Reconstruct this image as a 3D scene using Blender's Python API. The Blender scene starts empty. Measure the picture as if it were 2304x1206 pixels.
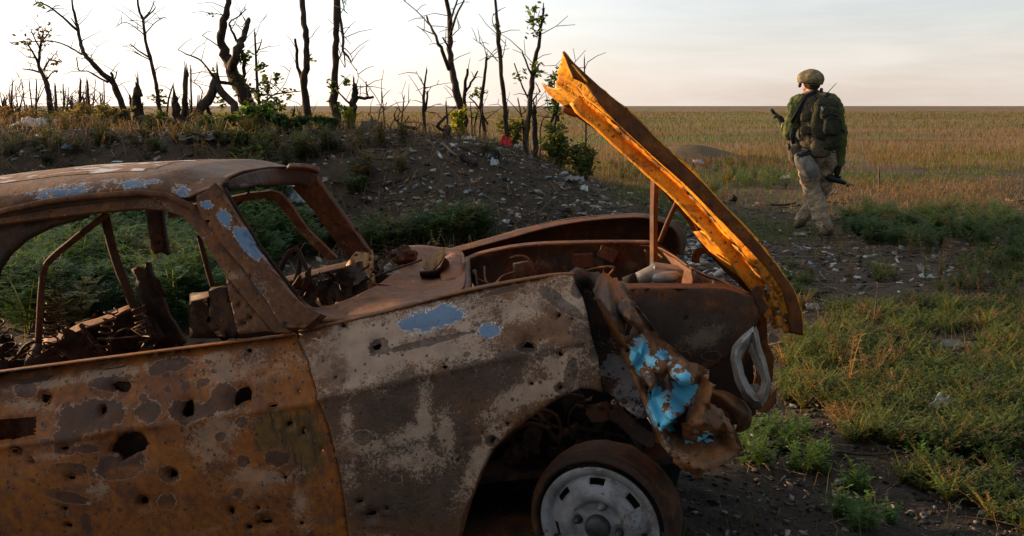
import bpy, bmesh, math, random
import numpy as np
from mathutils import Vector, Matrix, Euler
from mathutils.geometry import delaunay_2d_cdt

random.seed(7)
RNG = np.random.default_rng(11)
scene = bpy.context.scene
COL = scene.collection
PI = math.pi

# ------------------------------------------------------------------ camera, sky, sun, exposure
CAMZ = 1.45
FPX, PW, PH, HORIZON = 2240.0, 2304.0, 1206.0, 238.0
PITCH = math.atan((PH / 2 - HORIZON) / FPX)
cam_d = bpy.data.cameras.new('camera')
cam_d.sensor_width = 36.0
cam_d.lens = 36.0 * FPX / PW
cam_d.clip_end = 9000.0
cam_d.clip_start = 0.05
cam_d.dof.use_dof = False
cam = bpy.data.objects.new('camera', cam_d)
cam.location = (0, 0, CAMZ)
cam.rotation_euler = (PI / 2 - PITCH, 0, 0)
COL.objects.link(cam)
scene.camera = cam

SUN_AZ = math.radians(-60.0)      # from the forward axis, negative is to the left
SUN_EL = math.radians(7.5)
SKY_STRENGTH = 0.075
SUN_STRENGTH = 5.0
scene.view_settings.view_transform = 'Standard'
scene.view_settings.look = 'None'
scene.view_settings.gamma = 1.0
scene.view_settings.use_curve_mapping = False
scene.view_settings.exposure = 1.2

world = bpy.data.worlds.new('World')
scene.world = world
world.use_nodes = True


def build_sky():
    nt = world.node_tree
    nt.nodes.clear()
    N = nt.nodes.new
    out = N('ShaderNodeOutputWorld')
    bg = N('ShaderNodeBackground')
    sky = N('ShaderNodeTexSky')
    sky.sky_type = 'NISHITA'
    sky.sun_disc = False
    sky.sun_elevation = SUN_EL
    sky.sun_rotation = SUN_AZ
    sky.altitude = 100
    sky.air_density = 0.8
    sky.dust_density = 1.6
    sky.ozone_density = 1.0
    # thin high cloud drawn on the dome: lifts and whitens the clear sky in streaks
    tc = N('ShaderNodeTexCoord')
    mp = N('ShaderNodeMapping')
    mp.inputs['Scale'].default_value = (1.6, 1.6, 11.0)
    mp.inputs['Rotation'].default_value = (0.10, 0.06, 0.3)
    no = N('ShaderNodeTexNoise')
    no.inputs['Scale'].default_value = 2.3
    no.inputs['Detail'].default_value = 7
    no.inputs['Roughness'].default_value = 0.58
    no.inputs['Distortion'].default_value = 0.35
    ra = N('ShaderNodeMapRange')
    ra.inputs[1].default_value = 0.42
    ra.inputs[2].default_value = 0.75
    ra.inputs[3].default_value = 0.0
    ra.inputs[4].default_value = 0.45
    # thin bright haze layer: strongest towards the sun, fading behind the viewer (forward scatter)
    geo = N('ShaderNodeVectorMath'); geo.operation = 'DOT_PRODUCT'
    geo.inputs[1].default_value = (math.sin(SUN_AZ), math.cos(SUN_AZ), 0.0)
    fw = N('ShaderNodeMapRange'); fw.interpolation_type = 'SMOOTHSTEP'
    fw.inputs[1].default_value = -0.45; fw.inputs[2].default_value = 0.10
    fw.inputs[3].default_value = 0.10; fw.inputs[4].default_value = SKY_VEIL
    sep = N('ShaderNodeSeparateXYZ')
    el = N('ShaderNodeMapRange'); el.interpolation_type = 'SMOOTHSTEP'
    el.inputs[1].default_value = 0.0; el.inputs[2].default_value = 0.13
    hz = N('ShaderNodeMix'); hz.data_type = 'RGBA'
    hz.inputs[6].default_value = (HAZE * 1.07, HAZE * 0.91, HAZE * 0.82, 1)
    hz.inputs[7].default_value = (HAZE * 0.92, HAZE * 1.0, HAZE * 1.03, 1)
    veil = N('ShaderNodeMix'); veil.data_type = 'RGBA'
    cl = N('ShaderNodeMix'); cl.data_type = 'RGBA'
    cl.inputs[7].default_value = (HAZE * 1.45, HAZE * 1.36, HAZE * 1.30, 1)
    cm = N('ShaderNodeMath'); cm.operation = 'MULTIPLY'
    L = nt.links.new
    L(tc.outputs['Generated'], mp.inputs[0])
    L(mp.outputs[0], no.inputs['Vector'])
    L(no.outputs[0], ra.inputs[0])
    L(tc.outputs['Generated'], geo.inputs[0]); L(geo.outputs['Value'], fw.inputs[0])
    L(tc.outputs['Generated'], sep.inputs[0]); L(sep.outputs[2], el.inputs[0])
    L(el.outputs[0], hz.inputs[0])
    L(fw.outputs[0], veil.inputs[0])
    gl = N('ShaderNodeMapRange'); gl.interpolation_type = 'SMOOTHSTEP'
    gl.inputs[1].default_value = 0.25; gl.inputs[2].default_value = 0.95
    gl.inputs[3].default_value = 1.0; gl.inputs[4].default_value = 2.2
    gm = N('ShaderNodeMix'); gm.data_type = 'RGBA'; gm.blend_type = 'MULTIPLY'; gm.inputs[0].default_value = 1.0
    L(geo.outputs['Value'], gl.inputs[0]); L(hz.outputs[2], gm.inputs[6]); L(gl.outputs[0], gm.inputs[7])
    L(sky.outputs[0], veil.inputs[6]); L(gm.outputs[2], veil.inputs[7])
    L(ra.outputs[0], cm.inputs[0]); L(fw.outputs[0], cm.inputs[1])
    L(cm.outputs[0], cl.inputs[0]); L(veil.outputs[2], cl.inputs[6])
    L(cl.outputs[2], bg.inputs[0])
    bg.inputs[1].default_value = SKY_STRENGTH
    L(bg.outputs[0], out.inputs[0])


HAZE = 5.1
SKY_VEIL = 0.72
build_sky()
sun_d = bpy.data.lights.new('sun', 'SUN')
sun_d.energy = SUN_STRENGTH
sun_d.angle = math.radians(0.6)
sun_d.color = (1.0, 0.64, 0.33)
sun = bpy.data.objects.new('sun', sun_d)
SUN_DIR = Vector((math.sin(SUN_AZ) * math.cos(SUN_EL), math.cos(SUN_AZ) * math.cos(SUN_EL), math.sin(SUN_EL)))
sun.rotation_euler = SUN_DIR.to_track_quat('Z', 'Y').to_euler()
COL.objects.link(sun)

# ------------------------------------------------------------------ measuring helpers
CP, SP = math.cos(PITCH), math.sin(PITCH)


def ray(px, py):
    a = (px - PW / 2) / FPX
    b = -(py - PH / 2) / FPX
    return Vector((a, CP + b * SP, -SP + b * CP))


def wpt(px, py, Y):
    d = ray(px, py)
    t = Y / d.y
    return Vector((d.x * t, Y, CAMZ + d.z * t))


def to_px(p):
    x, y, z = p[0], p[1], p[2] - CAMZ
    yy = y * CP - z * SP
    zz = y * SP + z * CP
    return PW / 2 + FPX * x / yy, PH / 2 - FPX * zz / yy


# value noise, vectorised
_perm = RNG.permutation(4096)


def vnoise(x, y, seed=0):
    x = np.asarray(x, float); y = np.asarray(y, float)
    xi = np.floor(x).astype(int); yi = np.floor(y).astype(int)
    fx = x - xi; fy = y - yi
    fx = fx * fx * (3 - 2 * fx); fy = fy * fy * (3 - 2 * fy)

    def h(a, b):
        return _perm[(_perm[(a + seed * 131) & 4095] + b) & 4095] / 4095.0
    return (h(xi, yi) * (1 - fx) + h(xi + 1, yi) * fx) * (1 - fy) + (h(xi, yi + 1) * (1 - fx) + h(xi + 1, yi + 1) * fx) * fy


def fbm(x, y, octv=4, seed=0):
    s = 0; a = 0.5; f = 1.0
    for i in range(octv):
        s = s + a * (vnoise(x * f, y * f, seed + i) - 0.5)
        a *= 0.5; f *= 2.03
    return s


BX = np.array([-60, -14, -6.4, -4.5, -2.0, -1.1, -0.3, 0.27, 0.83, 1.6, 2.5, 3.2])
BH = np.array([1.0, 1.1, 1.16, 1.13, 1.16, 1.10, 1.02, 0.80, 0.55, 0.33, 0.12, 0.0])


def ground_z(x, y, fine=True):
    x = np.asarray(x, float); y = np.asarray(y, float)
    H = np.interp(x, BX, BH)
    wob = fbm(x * 0.5, y * 0.5, 3, 3)
    yy = y + wob * 1.6

    def ss(a, b, v):
        t = np.clip((v - a) / (b - a), 0, 1)
        return t * t * (3 - 2 * t)
    prof = ss(8.6, 12.3, yy) * (1 - 0.75 * ss(13.0, 17.5, yy)) * (1 - ss(20, 34, y))
    z = H * prof
    z = z + 0.42 * np.exp(-(((x - 4.8) / 1.3) ** 2 + ((y - 27) / 1.6) ** 2) ** 1.0)
    near = np.exp(-((y / 22.0) ** 2))
    z = z + near * (0.16 * fbm(x * 0.7 + 5, y * 0.7, 3, 9) + 0.07 * fbm(x * 2.6, y * 2.6, 3, 12) * (0.5 + prof))
    if fine:
        z = z + near * 0.045 * fbm(x * 9, y * 9, 3, 20)
    # car stands nose up: a low heap under the front wheel, a dip under the rear
    z = z + 0.13 * np.exp(-(((x - 0.35) / 0.9) ** 2 + ((y - 2.9) / 1.0) ** 2))
    z = z - 0.30 * np.exp(-(((x + 2.3) / 1.1) ** 2 + ((y - 3.2) / 1.2) ** 2))
    # trodden flat where the soldier walks
    w = np.exp(-(((x - 3.45) / 1.1) ** 2 + ((y - 11.2) / 1.2) ** 2) ** 2)
    z = z * (1 - w) - 0.035 * w
    z = z + 0.15 * fbm(x * 0.02, y * 0.02, 3, 30) * ss(40, 120, y)
    return z


def gz(x, y):
    return float(ground_z(np.array([x]), np.array([y]))[0])


def gpt(px, py):
    """the ground point that shows at a pixel: march the ray"""
    d = ray(px, py)
    t = 1.2
    ts = np.linspace(1.5, 60, 4000)
    X = d.x * ts; Y = d.y * ts; Z = CAMZ + d.z * ts
    below = Z <= ground_z(X, Y, False)
    i = int(np.argmax(below)) if below.any() else len(ts) - 1
    return Vector((X[i], Y[i], gz(X[i], Y[i])))


# car frame
YAW, CPITCH, CROLL = math.radians(-6.3), math.radians(-8.7), math.radians(-2.0)
CAR_T = Vector((0.22, 3.30, CAMZ - 1.11))
CAR_M = Matrix.Translation(CAR_T) @ Matrix.Rotation(YAW, 4, 'Z') @ Matrix.Rotation(CPITCH, 4, 'Y') @ Matrix.Rotation(CROLL, 4, 'X')
CAR_I = CAR_M.inverted()
CAM_C = CAR_I @ Vector((0, 0, CAMZ))


def cpt(px, py, y):
    """pixel to car coordinates on the car plane y (a number or a function of x, z)"""
    d = CAR_I.to_3x3() @ ray(px, py)
    yv = y if not callable(y) else -0.75
    for _ in range(1 if not callable(y) else 5):
        t = (yv - CAM_C.y) / d.y
        p = CAM_C + d * t
        if callable(y):
            yv = float(np.ravel(y(np.array([p.x]), np.array([p.z])))[0])
    p.y = yv
    return p


def car_px(P):
    P = np.asarray(P)
    M = np.array(CAR_M)
    W = P @ M[:3, :3].T + M[:3, 3]
    z = W[:, 2] - CAMZ
    yy = W[:, 1] * CP - z * SP
    zz = W[:, 1] * SP + z * CP
    return np.stack([PW / 2 + FPX * W[:, 0] / yy, PH / 2 - FPX * zz / yy], 1)


# ------------------------------------------------------------------ object helpers
def tag(o, label=None, cat=None, group=None, kind=None):
    if label: o['label'] = label
    if cat: o['category'] = cat
    if group: o['group'] = group
    if kind: o['kind'] = kind
    return o


def empty(name, loc=(0, 0, 0), label=None, cat=None, group=None, mat=None):
    o = bpy.data.objects.new(name, None)
    o.empty_display_size = 0.1
    if mat is not None: o.matrix_world = mat
    else: o.location = loc
    COL.objects.link(o)
    return tag(o, label, cat, group)


def mesh_obj(name, verts, faces, mat, parent=None, smooth=True, attrs=None):
    me = bpy.data.meshes.new(name)
    me.from_pydata([tuple(v) for v in verts], [], [tuple(f) for f in faces])
    if attrs:
        for k, v in attrs.items():
            a = me.attributes.new(k, 'FLOAT', 'POINT')
            a.data.foreach_set('value', np.asarray(v, dtype=np.float32))
    me.materials.append(mat)
    if smooth:
        me.polygons.foreach_set('use_smooth', [True] * len(me.polygons))
    me.update()
    o = bpy.data.objects.new(name, me)
    COL.objects.link(o)
    if parent: o.parent = parent
    return o


def np_mesh(name, V, F, mat, parent=None, smooth=False, attrs=None, cattr=None):
    """fast mesh from arrays; F is an (n,3) or (n,4) array"""
    me = bpy.data.meshes.new(name)
    V = np.asarray(V, np.float32); F = np.asarray(F, np.int32)
    k = F.shape[1]
    me.vertices.add(len(V)); me.vertices.foreach_set('co', V.ravel())
    me.loops.add(F.size); me.loops.foreach_set('vertex_index', F.ravel())
    me.polygons.add(len(F))
    me.polygons.foreach_set('loop_start', np.arange(0, F.size, k, dtype=np.int32))
    if smooth: me.polygons.foreach_set('use_smooth', np.ones(len(F), bool))
    me.update(calc_edges=True)
    if attrs:
        for kk, v in attrs.items():
            a = me.attributes.new(kk, 'FLOAT', 'POINT')
            a.data.foreach_set('value', np.asarray(v, np.float32))
    if cattr is not None:
        a = me.attributes.new('tint', 'FLOAT_COLOR', 'POINT')
        c = np.concatenate([np.asarray(cattr, np.float32), np.ones((len(V), 1), np.float32)], 1)
        a.data.foreach_set('color', c.ravel())
    me.materials.append(mat)
    o = bpy.data.objects.new(name, me)
    COL.objects.link(o)
    if parent: o.parent = parent
    return o


class MB:
    def __init__(s):
        s.v = []; s.f = []

    def add(s, V, F):
        n = len(s.v)
        s.v += [Vector(q) for q in V]
        s.f += [tuple(i + n for i in f) for f in F]
        return s

    def tube(s, path, radii, sides=7, rough=0.0, cap=True, flat=1.0):
        path = [Vector(p) for p in path]
        n = len(path)
        if not hasattr(radii, '__len__'): radii = [radii] * n
        up = Vector((0, 0, 1))
        t0 = (path[1] - path[0]).normalized()
        if abs(t0.dot(up)) > 0.9: up = Vector((1, 0, 0))
        nrm = (up - t0 * up.dot(t0)).normalized()
        V = []; F = []
        for i in range(n):
            t = (path[min(i + 1, n - 1)] - path[max(i - 1, 0)]).normalized()
            nrm = nrm - t * nrm.dot(t)
            nrm = nrm.normalized() if nrm.length > 1e-6 else t.orthogonal().normalized()
            b = t.cross(nrm)
            for k in range(sides):
                a = 2 * PI * k / sides
                r = radii[i] * (1 + rough * (random.random() - 0.5) * 2)
                V.append(path[i] + nrm * math.cos(a) * r + b * math.sin(a) * r * flat)
        for i in range(n - 1):
            for k in range(sides):
                k2 = (k + 1) % sides
                F.append((i * sides + k, i * sides + k2, (i + 1) * sides + k2, (i + 1) * sides + k))
        if cap:
            F.append(tuple(range(sides - 1, -1, -1)))
            F.append(tuple((n - 1) * sides + k for k in range(sides)))
        return s.add(V, F)

    def box(s, c, size, rot=(0, 0, 0), jit=0.0):
        R = Euler(rot).to_matrix()
        V = []
        for dx in (-.5, .5):
            for dy in (-.5, .5):
                for dz in (-.5, .5):
                    q = Vector((dx * size[0], dy * size[1], dz * size[2]))
                    if jit: q = Vector([a * (1 + random.uniform(-jit, jit)) for a in q])
                    V.append(Vector(c) + R @ q)
        return s.add(V, [(0, 1, 3, 2), (4, 6, 7, 5), (0, 4, 5, 1), (2, 3, 7, 6), (0, 2, 6, 4), (1, 5, 7, 3)])

    def lathe(s, prof, M, seg=48, close=False):
        """prof: (radius, axial) pairs; M maps local (axis = -y) into place"""
        V = []; F = []
        n = len(prof)
        for k in range(seg):
            a = 2 * PI * k / seg
            for (r, h) in prof:
                V.append(M @ Vector((r * math.cos(a), h, r * math.sin(a))))
        for k in range(seg):
            k2 = (k + 1) % seg
            for i in range(n - 1):
                F.append((k * n + i, k * n + i + 1, k2 * n + i + 1, k2 * n + i))
        return s.add(V, F)

    def blob(s, c, r, rot=(0, 0, 0), seed=0, amp=0.3, freq=2.0, sub=2):
        bm = bmesh.new()
        bmesh.ops.create_icosphere(bm, subdivisions=sub, radius=1)
        R = Euler(rot).to_matrix()
        from mathutils import noise
        off = Vector((seed * 3.7, seed * 1.3, seed * 2.1))
        V = []
        for v in bm.verts:
            d = 1 + amp * noise.noise(v.co * freq + off)
            q = Vector((v.co.x * r[0] * d, v.co.y * r[1] * d, v.co.z * r[2] * d))
            V.append(Vector(c) + R @ q)
        F = [[v.index for v in f.verts] for f in bm.faces]
        bm.free()
        return s.add(V, F)

    def build(s, name, mat, parent=None, smooth=True):
        return mesh_obj(name, s.v, s.f, mat, parent, smooth)


def bevel(o, w=0.004, seg=2):
    m = o.modifiers.new('bevel', 'BEVEL'); m.width = w; m.segments = seg; m.limit_method = 'ANGLE'
    return o


def solid(o, t, off=0.0):
    m = o.modifiers.new('thickness', 'SOLIDIFY'); m.thickness = t; m.offset = off
    return o


def in_poly(P, poly):
    P = np.asarray(P); x, y = P[:, 0], P[:, 1]
    ins = np.zeros(len(P), bool)
    n = len(poly)
    j = n - 1
    for i in range(n):
        xi, yi = poly[i]; xj, yj = poly[j]
        c = ((yi > y) != (yj > y)) & (x < (xj - xi) * (y - yi) / ((yj - yi) if yj != yi else 1e-12) + xi)
        ins ^= c
        j = i
    return ins


def resample(poly, sp, closed=True):
    out = []
    n = len(poly)
    for i in range(n if closed else n - 1):
        a = np.array(poly[i], float); b = np.array(poly[(i + 1) % n], float)
        k = max(1, int(math.ceil(np.linalg.norm(b - a) / sp)))
        for q in range(k):
            out.append(tuple(a + (b - a) * q / k))
    if not closed: out.append(tuple(poly[-1]))
    return out


def tri2d(outline, holes, sp):
    """triangulated polygon with holes and an inner point grid; all in the plane"""
    ol = resample(outline, sp)
    loops = [ol] + [resample(h, max(sp * 0.6, 1e-4)) for h in holes]
    pts = []; edges = []
    for lp in loops:
        n0 = len(pts)
        pts += lp
        edges += [(n0 + i, n0 + (i + 1) % len(lp)) for i in range(len(lp))]
    A = np.array(ol)
    mn, mx = A.min(0), A.max(0)
    gx, gy = np.meshgrid(np.arange(mn[0], mx[0], sp), np.arange(mn[1], mx[1], sp * 0.87))
    gx = gx + (np.arange(gx.shape[0]) % 2)[:, None] * sp * 0.5
    G = np.stack([gx.ravel(), gy.ravel()], 1)
    G = G + RNG.uniform(-.12, .12, G.shape) * sp
    keep = in_poly(G, ol)
    for lp in loops[1:]:
        keep &= ~in_poly(G, lp)
    G = G[keep]
    B = np.array(pts)
    if len(G):
        d = np.full(len(G), 9e9)
        for i in range(0, len(B), 200):
            d = np.minimum(d, ((G[:, None, :] - B[None, i:i + 200]) ** 2).sum(2).min(1))
        G = G[d > (0.45 * sp) ** 2]
    allp = [Vector(p) for p in pts] + [Vector(p) for p in G]
    r = delaunay_2d_cdt(allp, edges, [], 0, 1e-6)
    V = np.array([tuple(v) for v in r[0]]); F = np.array([f for f in r[2] if len(f) == 3])
    C = V[F].mean(1)
    k = in_poly(C, ol)
    for lp in loops[1:]:
        k &= ~in_poly(C, lp)
    F = F[k]
    used = np.unique(F)
    mp = -np.ones(len(V), int); mp[used] = np.arange(len(used))
    return V[used], mp[F]


def ragged(cx, cy, rx, ry, n=9, ang=0.0, j=0.25):
    out = []
    for k in range(n):
        a = 2 * PI * k / n + random.uniform(-.2, .2)
        r = 1 + random.uniform(-j, j)
        x, y = rx * r * math.cos(a), ry * r * math.sin(a)
        out.append((cx + x * math.cos(ang) - y * math.sin(ang), cy + x * math.sin(ang) + y * math.cos(ang)))
    return out


def patch_attr(PX, patches):
    """stains: ellipses measured on the panel -> 1 at the centre, .5 at the rim"""
    out = np.zeros(len(PX))
    for p in patches:
        cx, cy, rx, ry = p[:4]; a = math.radians(p[4]) if len(p) > 4 else 0
        dx = PX[:, 0] - cx; dy = PX[:, 1] - cy
        u = (dx * math.cos(a) + dy * math.sin(a)) / rx
        v = (-dx * math.sin(a) + dy * math.cos(a)) / ry
        out = np.maximum(out, np.clip(1 - 0.5 * np.sqrt(u * u + v * v), 0, 1))
    return out


def sheet(name, outline, mat, parent, y=-0.75, holes=(), sp=0.012, t=0.003, off=0.0, warp=None, patches=None, dent=0.012, jag=0.0, lips=True):
    if jag:
        outline = [(a + random.gauss(0, jag), b + random.gauss(0, jag)) for a, b in resample(outline, 9)]
    """a pressed metal sheet of the car: outline and holes are measured in the photograph on the panel's own surface"""
    o3 = [cpt(a, b, y) for a, b in outline]
    h3 = [[cpt(a, b, y) for a, b in h] for h in holes]
    V, F = tri2d([(p.x, p.z) for p in o3], [[(p.x, p.z) for p in h] for h in h3], sp)
    Y = np.full(len(V), float(y)) if not callable(y) else np.asarray(y(V[:, 0], V[:, 1]), float)
    for h in h3:
        c = np.mean([(p.x, p.z) for p in h], 0)
        r = np.mean([math.hypot(p.x - c[0], p.z - c[1]) for p in h])
        d = np.hypot(V[:, 0] - c[0], V[:, 1] - c[1]) / r
        Y = Y + min(dent, r * 0.8) * np.exp(-np.clip(d - 1, 0, 9) ** 2 * 2.5)
    if warp is not None:
        Y = Y + warp(V[:, 0], V[:, 1])
    P = np.stack([V[:, 0], Y, V[:, 1]], 1)
    # the metal curls inward round every hole
    tF = [tuple(reversed(f)) for f in F]
    if lips and len(holes):
        P = list(map(tuple, P))
        for h in h3:
            lp = resample([(p.x, p.z) for p in h], max(sp * 0.6, 1e-4))
            c = np.mean(lp, 0); r = np.mean(np.hypot(*(np.array(lp) - c).T)); n0 = len(P); k = len(lp)
            yy = (np.asarray(y(np.array([q[0] for q in lp]), np.array([q[1] for q in lp]))) if callable(y) else np.full(k, float(y))) + min(dent, r * .8)
            if warp is not None: yy = yy + warp(np.array([q[0] for q in lp]), np.array([q[1] for q in lp]))
            P += [(q[0], float(v), q[1]) for q, v in zip(lp, yy)]
            for q, v in zip(lp, yy):
                s_ = random.uniform(.66, 1.0) if r < .018 else random.uniform(.84, .98)
                P.append((c[0] + (q[0] - c[0]) * s_, float(v) + random.uniform(.25, .9) * min(r, .02), c[1] + (q[1] - c[1]) * s_))
            tF += [(n0 + i, n0 + (i + 1) % k, n0 + k + (i + 1) % k, n0 + k + i) for i in range(k)]
        P = np.array(P)
    PX = car_px(P)
    at = {}
    if patches:
        for k, pl in patches.items(): at[k] = patch_attr(PX, pl)
    o = mesh_obj(name, P, tF, mat, parent, True, at)
    if t: solid(o, t, off)
    return o


def loft(name, rows, mat, parent, nu=6, nv=6, t=0.003, warp=0.0, car=True, off=0.0, wf=8.0):
    """smooth surface through rows of (px, py, y) measured points"""
    R = [[cpt(*p) if car else Vector(p) for p in r] for r in rows]
    A = np.array([[tuple(p) for p in r] for r in R])

    def cr(A, n):
        m = A.shape[0]; out = []
        for i in range(m - 1):
            p0 = A[max(i - 1, 0)]; p1 = A[i]; p2 = A[i + 1]; p3 = A[min(i + 2, m - 1)]
            for k in range(n):
                u = k / n
                out.append(0.5 * ((2 * p1) + (-p0 + p2) * u + (2 * p0 - 5 * p1 + 4 * p2 - p3) * u * u + (-p0 + 3 * p1 - 3 * p2 + p3) * u ** 3))
        out.append(A[-1])
        return np.array(out)
    A = cr(A, nu)
    A = np.swapaxes(cr(np.swapaxes(A, 0, 1), nv), 0, 1)
    a, b = A.shape[:2]
    if warp:
        n1 = fbm(A[:, :, 0] * wf, A[:, :, 1] * wf + A[:, :, 2] * wf, 3, 40)
        A = A + n1[:, :, None] * warp * np.array([0.3, 0.8, 1.0])
    F = [(i * b + j, i * b + j + 1, (i + 1) * b + j + 1, (i + 1) * b + j) for i in range(a - 1) for j in range(b - 1)]
    o = mesh_obj(name, A.reshape(-1, 3), F, mat, parent)
    if t: solid(o, t, off)
    return o


def tubes(name, paths, mat, parent, sides=8):
    """one tube object per measured path: (list of (px, py, y), radius)"""
    for pts, r in paths:
        m = MB()
        P, R = [cpt(*p) for p in pts], [r] * len(pts)
        if len(P) > 2:
            Q = []
            for i in range(len(P) - 1):
                p0, p1, p2, p3 = P[max(i - 1, 0)], P[i], P[i + 1], P[min(i + 2, len(P) - 1)]
                for k in range(4):
                    u = k / 4
                    Q.append(0.5 * ((2 * p1) + (-p0 + p2) * u + (2 * p0 - 5 * p1 + 4 * p2 - p3) * u * u + (-p0 + 3 * p1 - 3 * p2 + p3) * u ** 3))
            P = Q + [P[-1]]; R = [r] * len(P)
        m.tube(P, R, sides, 0.04)
        o = m.build(name, mat, parent)
    return o


def fine(pts, rr, k=3, wob=0.5, seed=0):
    """finer, slightly crooked path"""
    rnd = random.Random(seed)
    P = []; R = []
    n = len(pts)
    for i in range(n - 1):
        p0, p1, p2, p3 = pts[max(i - 1, 0)], pts[i], pts[i + 1], pts[min(i + 2, n - 1)]
        for q in range(k):
            u = q / k
            v = 0.5 * ((2 * p1) + (-p0 + p2) * u + (2 * p0 - 5 * p1 + 4 * p2 - p3) * u * u + (-p0 + 3 * p1 - 3 * p2 + p3) * u ** 3)
            r = rr[i] * (1 - u) + rr[i + 1] * u
            if i or q: v = v + Vector((rnd.uniform(-1, 1), rnd.uniform(-1, 1), rnd.uniform(-.5, .5))) * r * wob
            P.append(v); R.append(r)
    P.append(pts[-1]); R.append(rr[-1])
    return P, R



# ------------------------------------------------------------------ materials
class NT:
    def __init__(s, name):
        s.m = bpy.data.materials.new(name)
        s.m.use_nodes = True
        s.t = s.m.node_tree
        s.t.nodes.clear()
        s.out = s.t.nodes.new('ShaderNodeOutputMaterial')
        s.b = s.t.nodes.new('ShaderNodeBsdfPrincipled')
        s.t.links.new(s.b.outputs[0], s.out.inputs[0])
        tc = s.t.nodes.new('ShaderNodeTexCoord')
        s.obj = tc.outputs['Object']

    def n(s, t): return s.t.nodes.new(t)

    def L(s, a, b): s.t.links.new(a, b)

    def noise(s, scale, detail=4, rough=0.55, dist=0.0, vec=None, stretch=None):
        q = s.n('ShaderNodeTexNoise')
        q.inputs['Scale'].default_value = scale; q.inputs['Detail'].default_value = detail
        q.inputs['Roughness'].default_value = rough; q.inputs['Distortion'].default_value = dist
        v = vec or s.obj
        if stretch:
            mp = s.n('ShaderNodeMapping'); mp.inputs['Scale'].default_value = stretch
            s.L(v, mp.inputs[0]); v = mp.outputs[0]
        s.L(v, q.inputs['Vector'])
        return q.outputs[0]

    def voro(s, scale, feat='F1', rand=1.0, out=0, vec=None):
        q = s.n('ShaderNodeTexVoronoi'); q.feature = feat
        q.inputs['Scale'].default_value = scale; q.inputs['Randomness'].default_value = rand
        s.L(vec or s.obj, q.inputs['Vector'])
        return q.outputs[out]

    def ramp(s, v, a, b, lo=0.0, hi=1.0, smooth=True):
        q = s.n('ShaderNodeMapRange')
        q.interpolation_type = 'SMOOTHSTEP' if smooth else 'LINEAR'
        q.inputs[1].default_value = a; q.inputs[2].default_value = b
        q.inputs[3].default_value = lo; q.inputs[4].default_value = hi
        s.L(v, q.inputs[0])
        return q.outputs[0]

    def math(s, op, a, b=None, c=None):
        q = s.n('ShaderNodeMath'); q.operation = op
        for i, x in enumerate((a, b, c)):
            if x is None: continue
            if isinstance(x, (int, float)): q.inputs[i].default_value = x
            else: s.L(x, q.inputs[i])
        return q.outputs[0]

    def mix(s, f, a, b, mode='MIX'):
        q = s.n('ShaderNodeMix'); q.data_type = 'RGBA'; q.blend_type = mode
        for i, x in ((0, f), (6, a), (7, b)):
            if isinstance(x, (int, float)): q.inputs[i].default_value = x
            elif isinstance(x, tuple): q.inputs[i].default_value = (x[0], x[1], x[2], 1)
            else: s.L(x, q.inputs[i])
        return q.outputs[2]

    def attr(s, name, color=False):
        q = s.n('ShaderNodeAttribute'); q.attribute_name = name
        return q.outputs['Color'] if color else q.outputs['Fac']

    def color(s, c):
        if isinstance(c, tuple): s.b.inputs['Base Color'].default_value = (c[0], c[1], c[2], 1)
        else: s.L(c, s.b.inputs['Base Color'])

    def rough(s, r):
        if isinstance(r, (int, float)): s.b.inputs['Roughness'].default_value = r
        else: s.L(r, s.b.inputs['Roughness'])

    def spec(s, v): s.b.inputs['Specular IOR Level'].default_value = v

    def bump(s, h, strength=0.4, dist=0.01):
        q = s.n('ShaderNodeBump'); q.inputs['Strength'].default_value = strength; q.inputs['Distance'].default_value = dist
        s.L(h, q.inputs['Height']); s.L(q.outputs[0], s.b.inputs['Normal'])


BROWN = (0.115, 0.046, 0.021); ORANGE = (0.25, 0.085, 0.018); SCALE = (0.40, 0.275, 0.195)
CHAR = (0.030, 0.020, 0.016); PLUM = (0.044, 0.019, 0.014); BLUE = (0.085, 0.135, 0.215); CYAN = (0.10, 0.42, 0.60)


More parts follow.
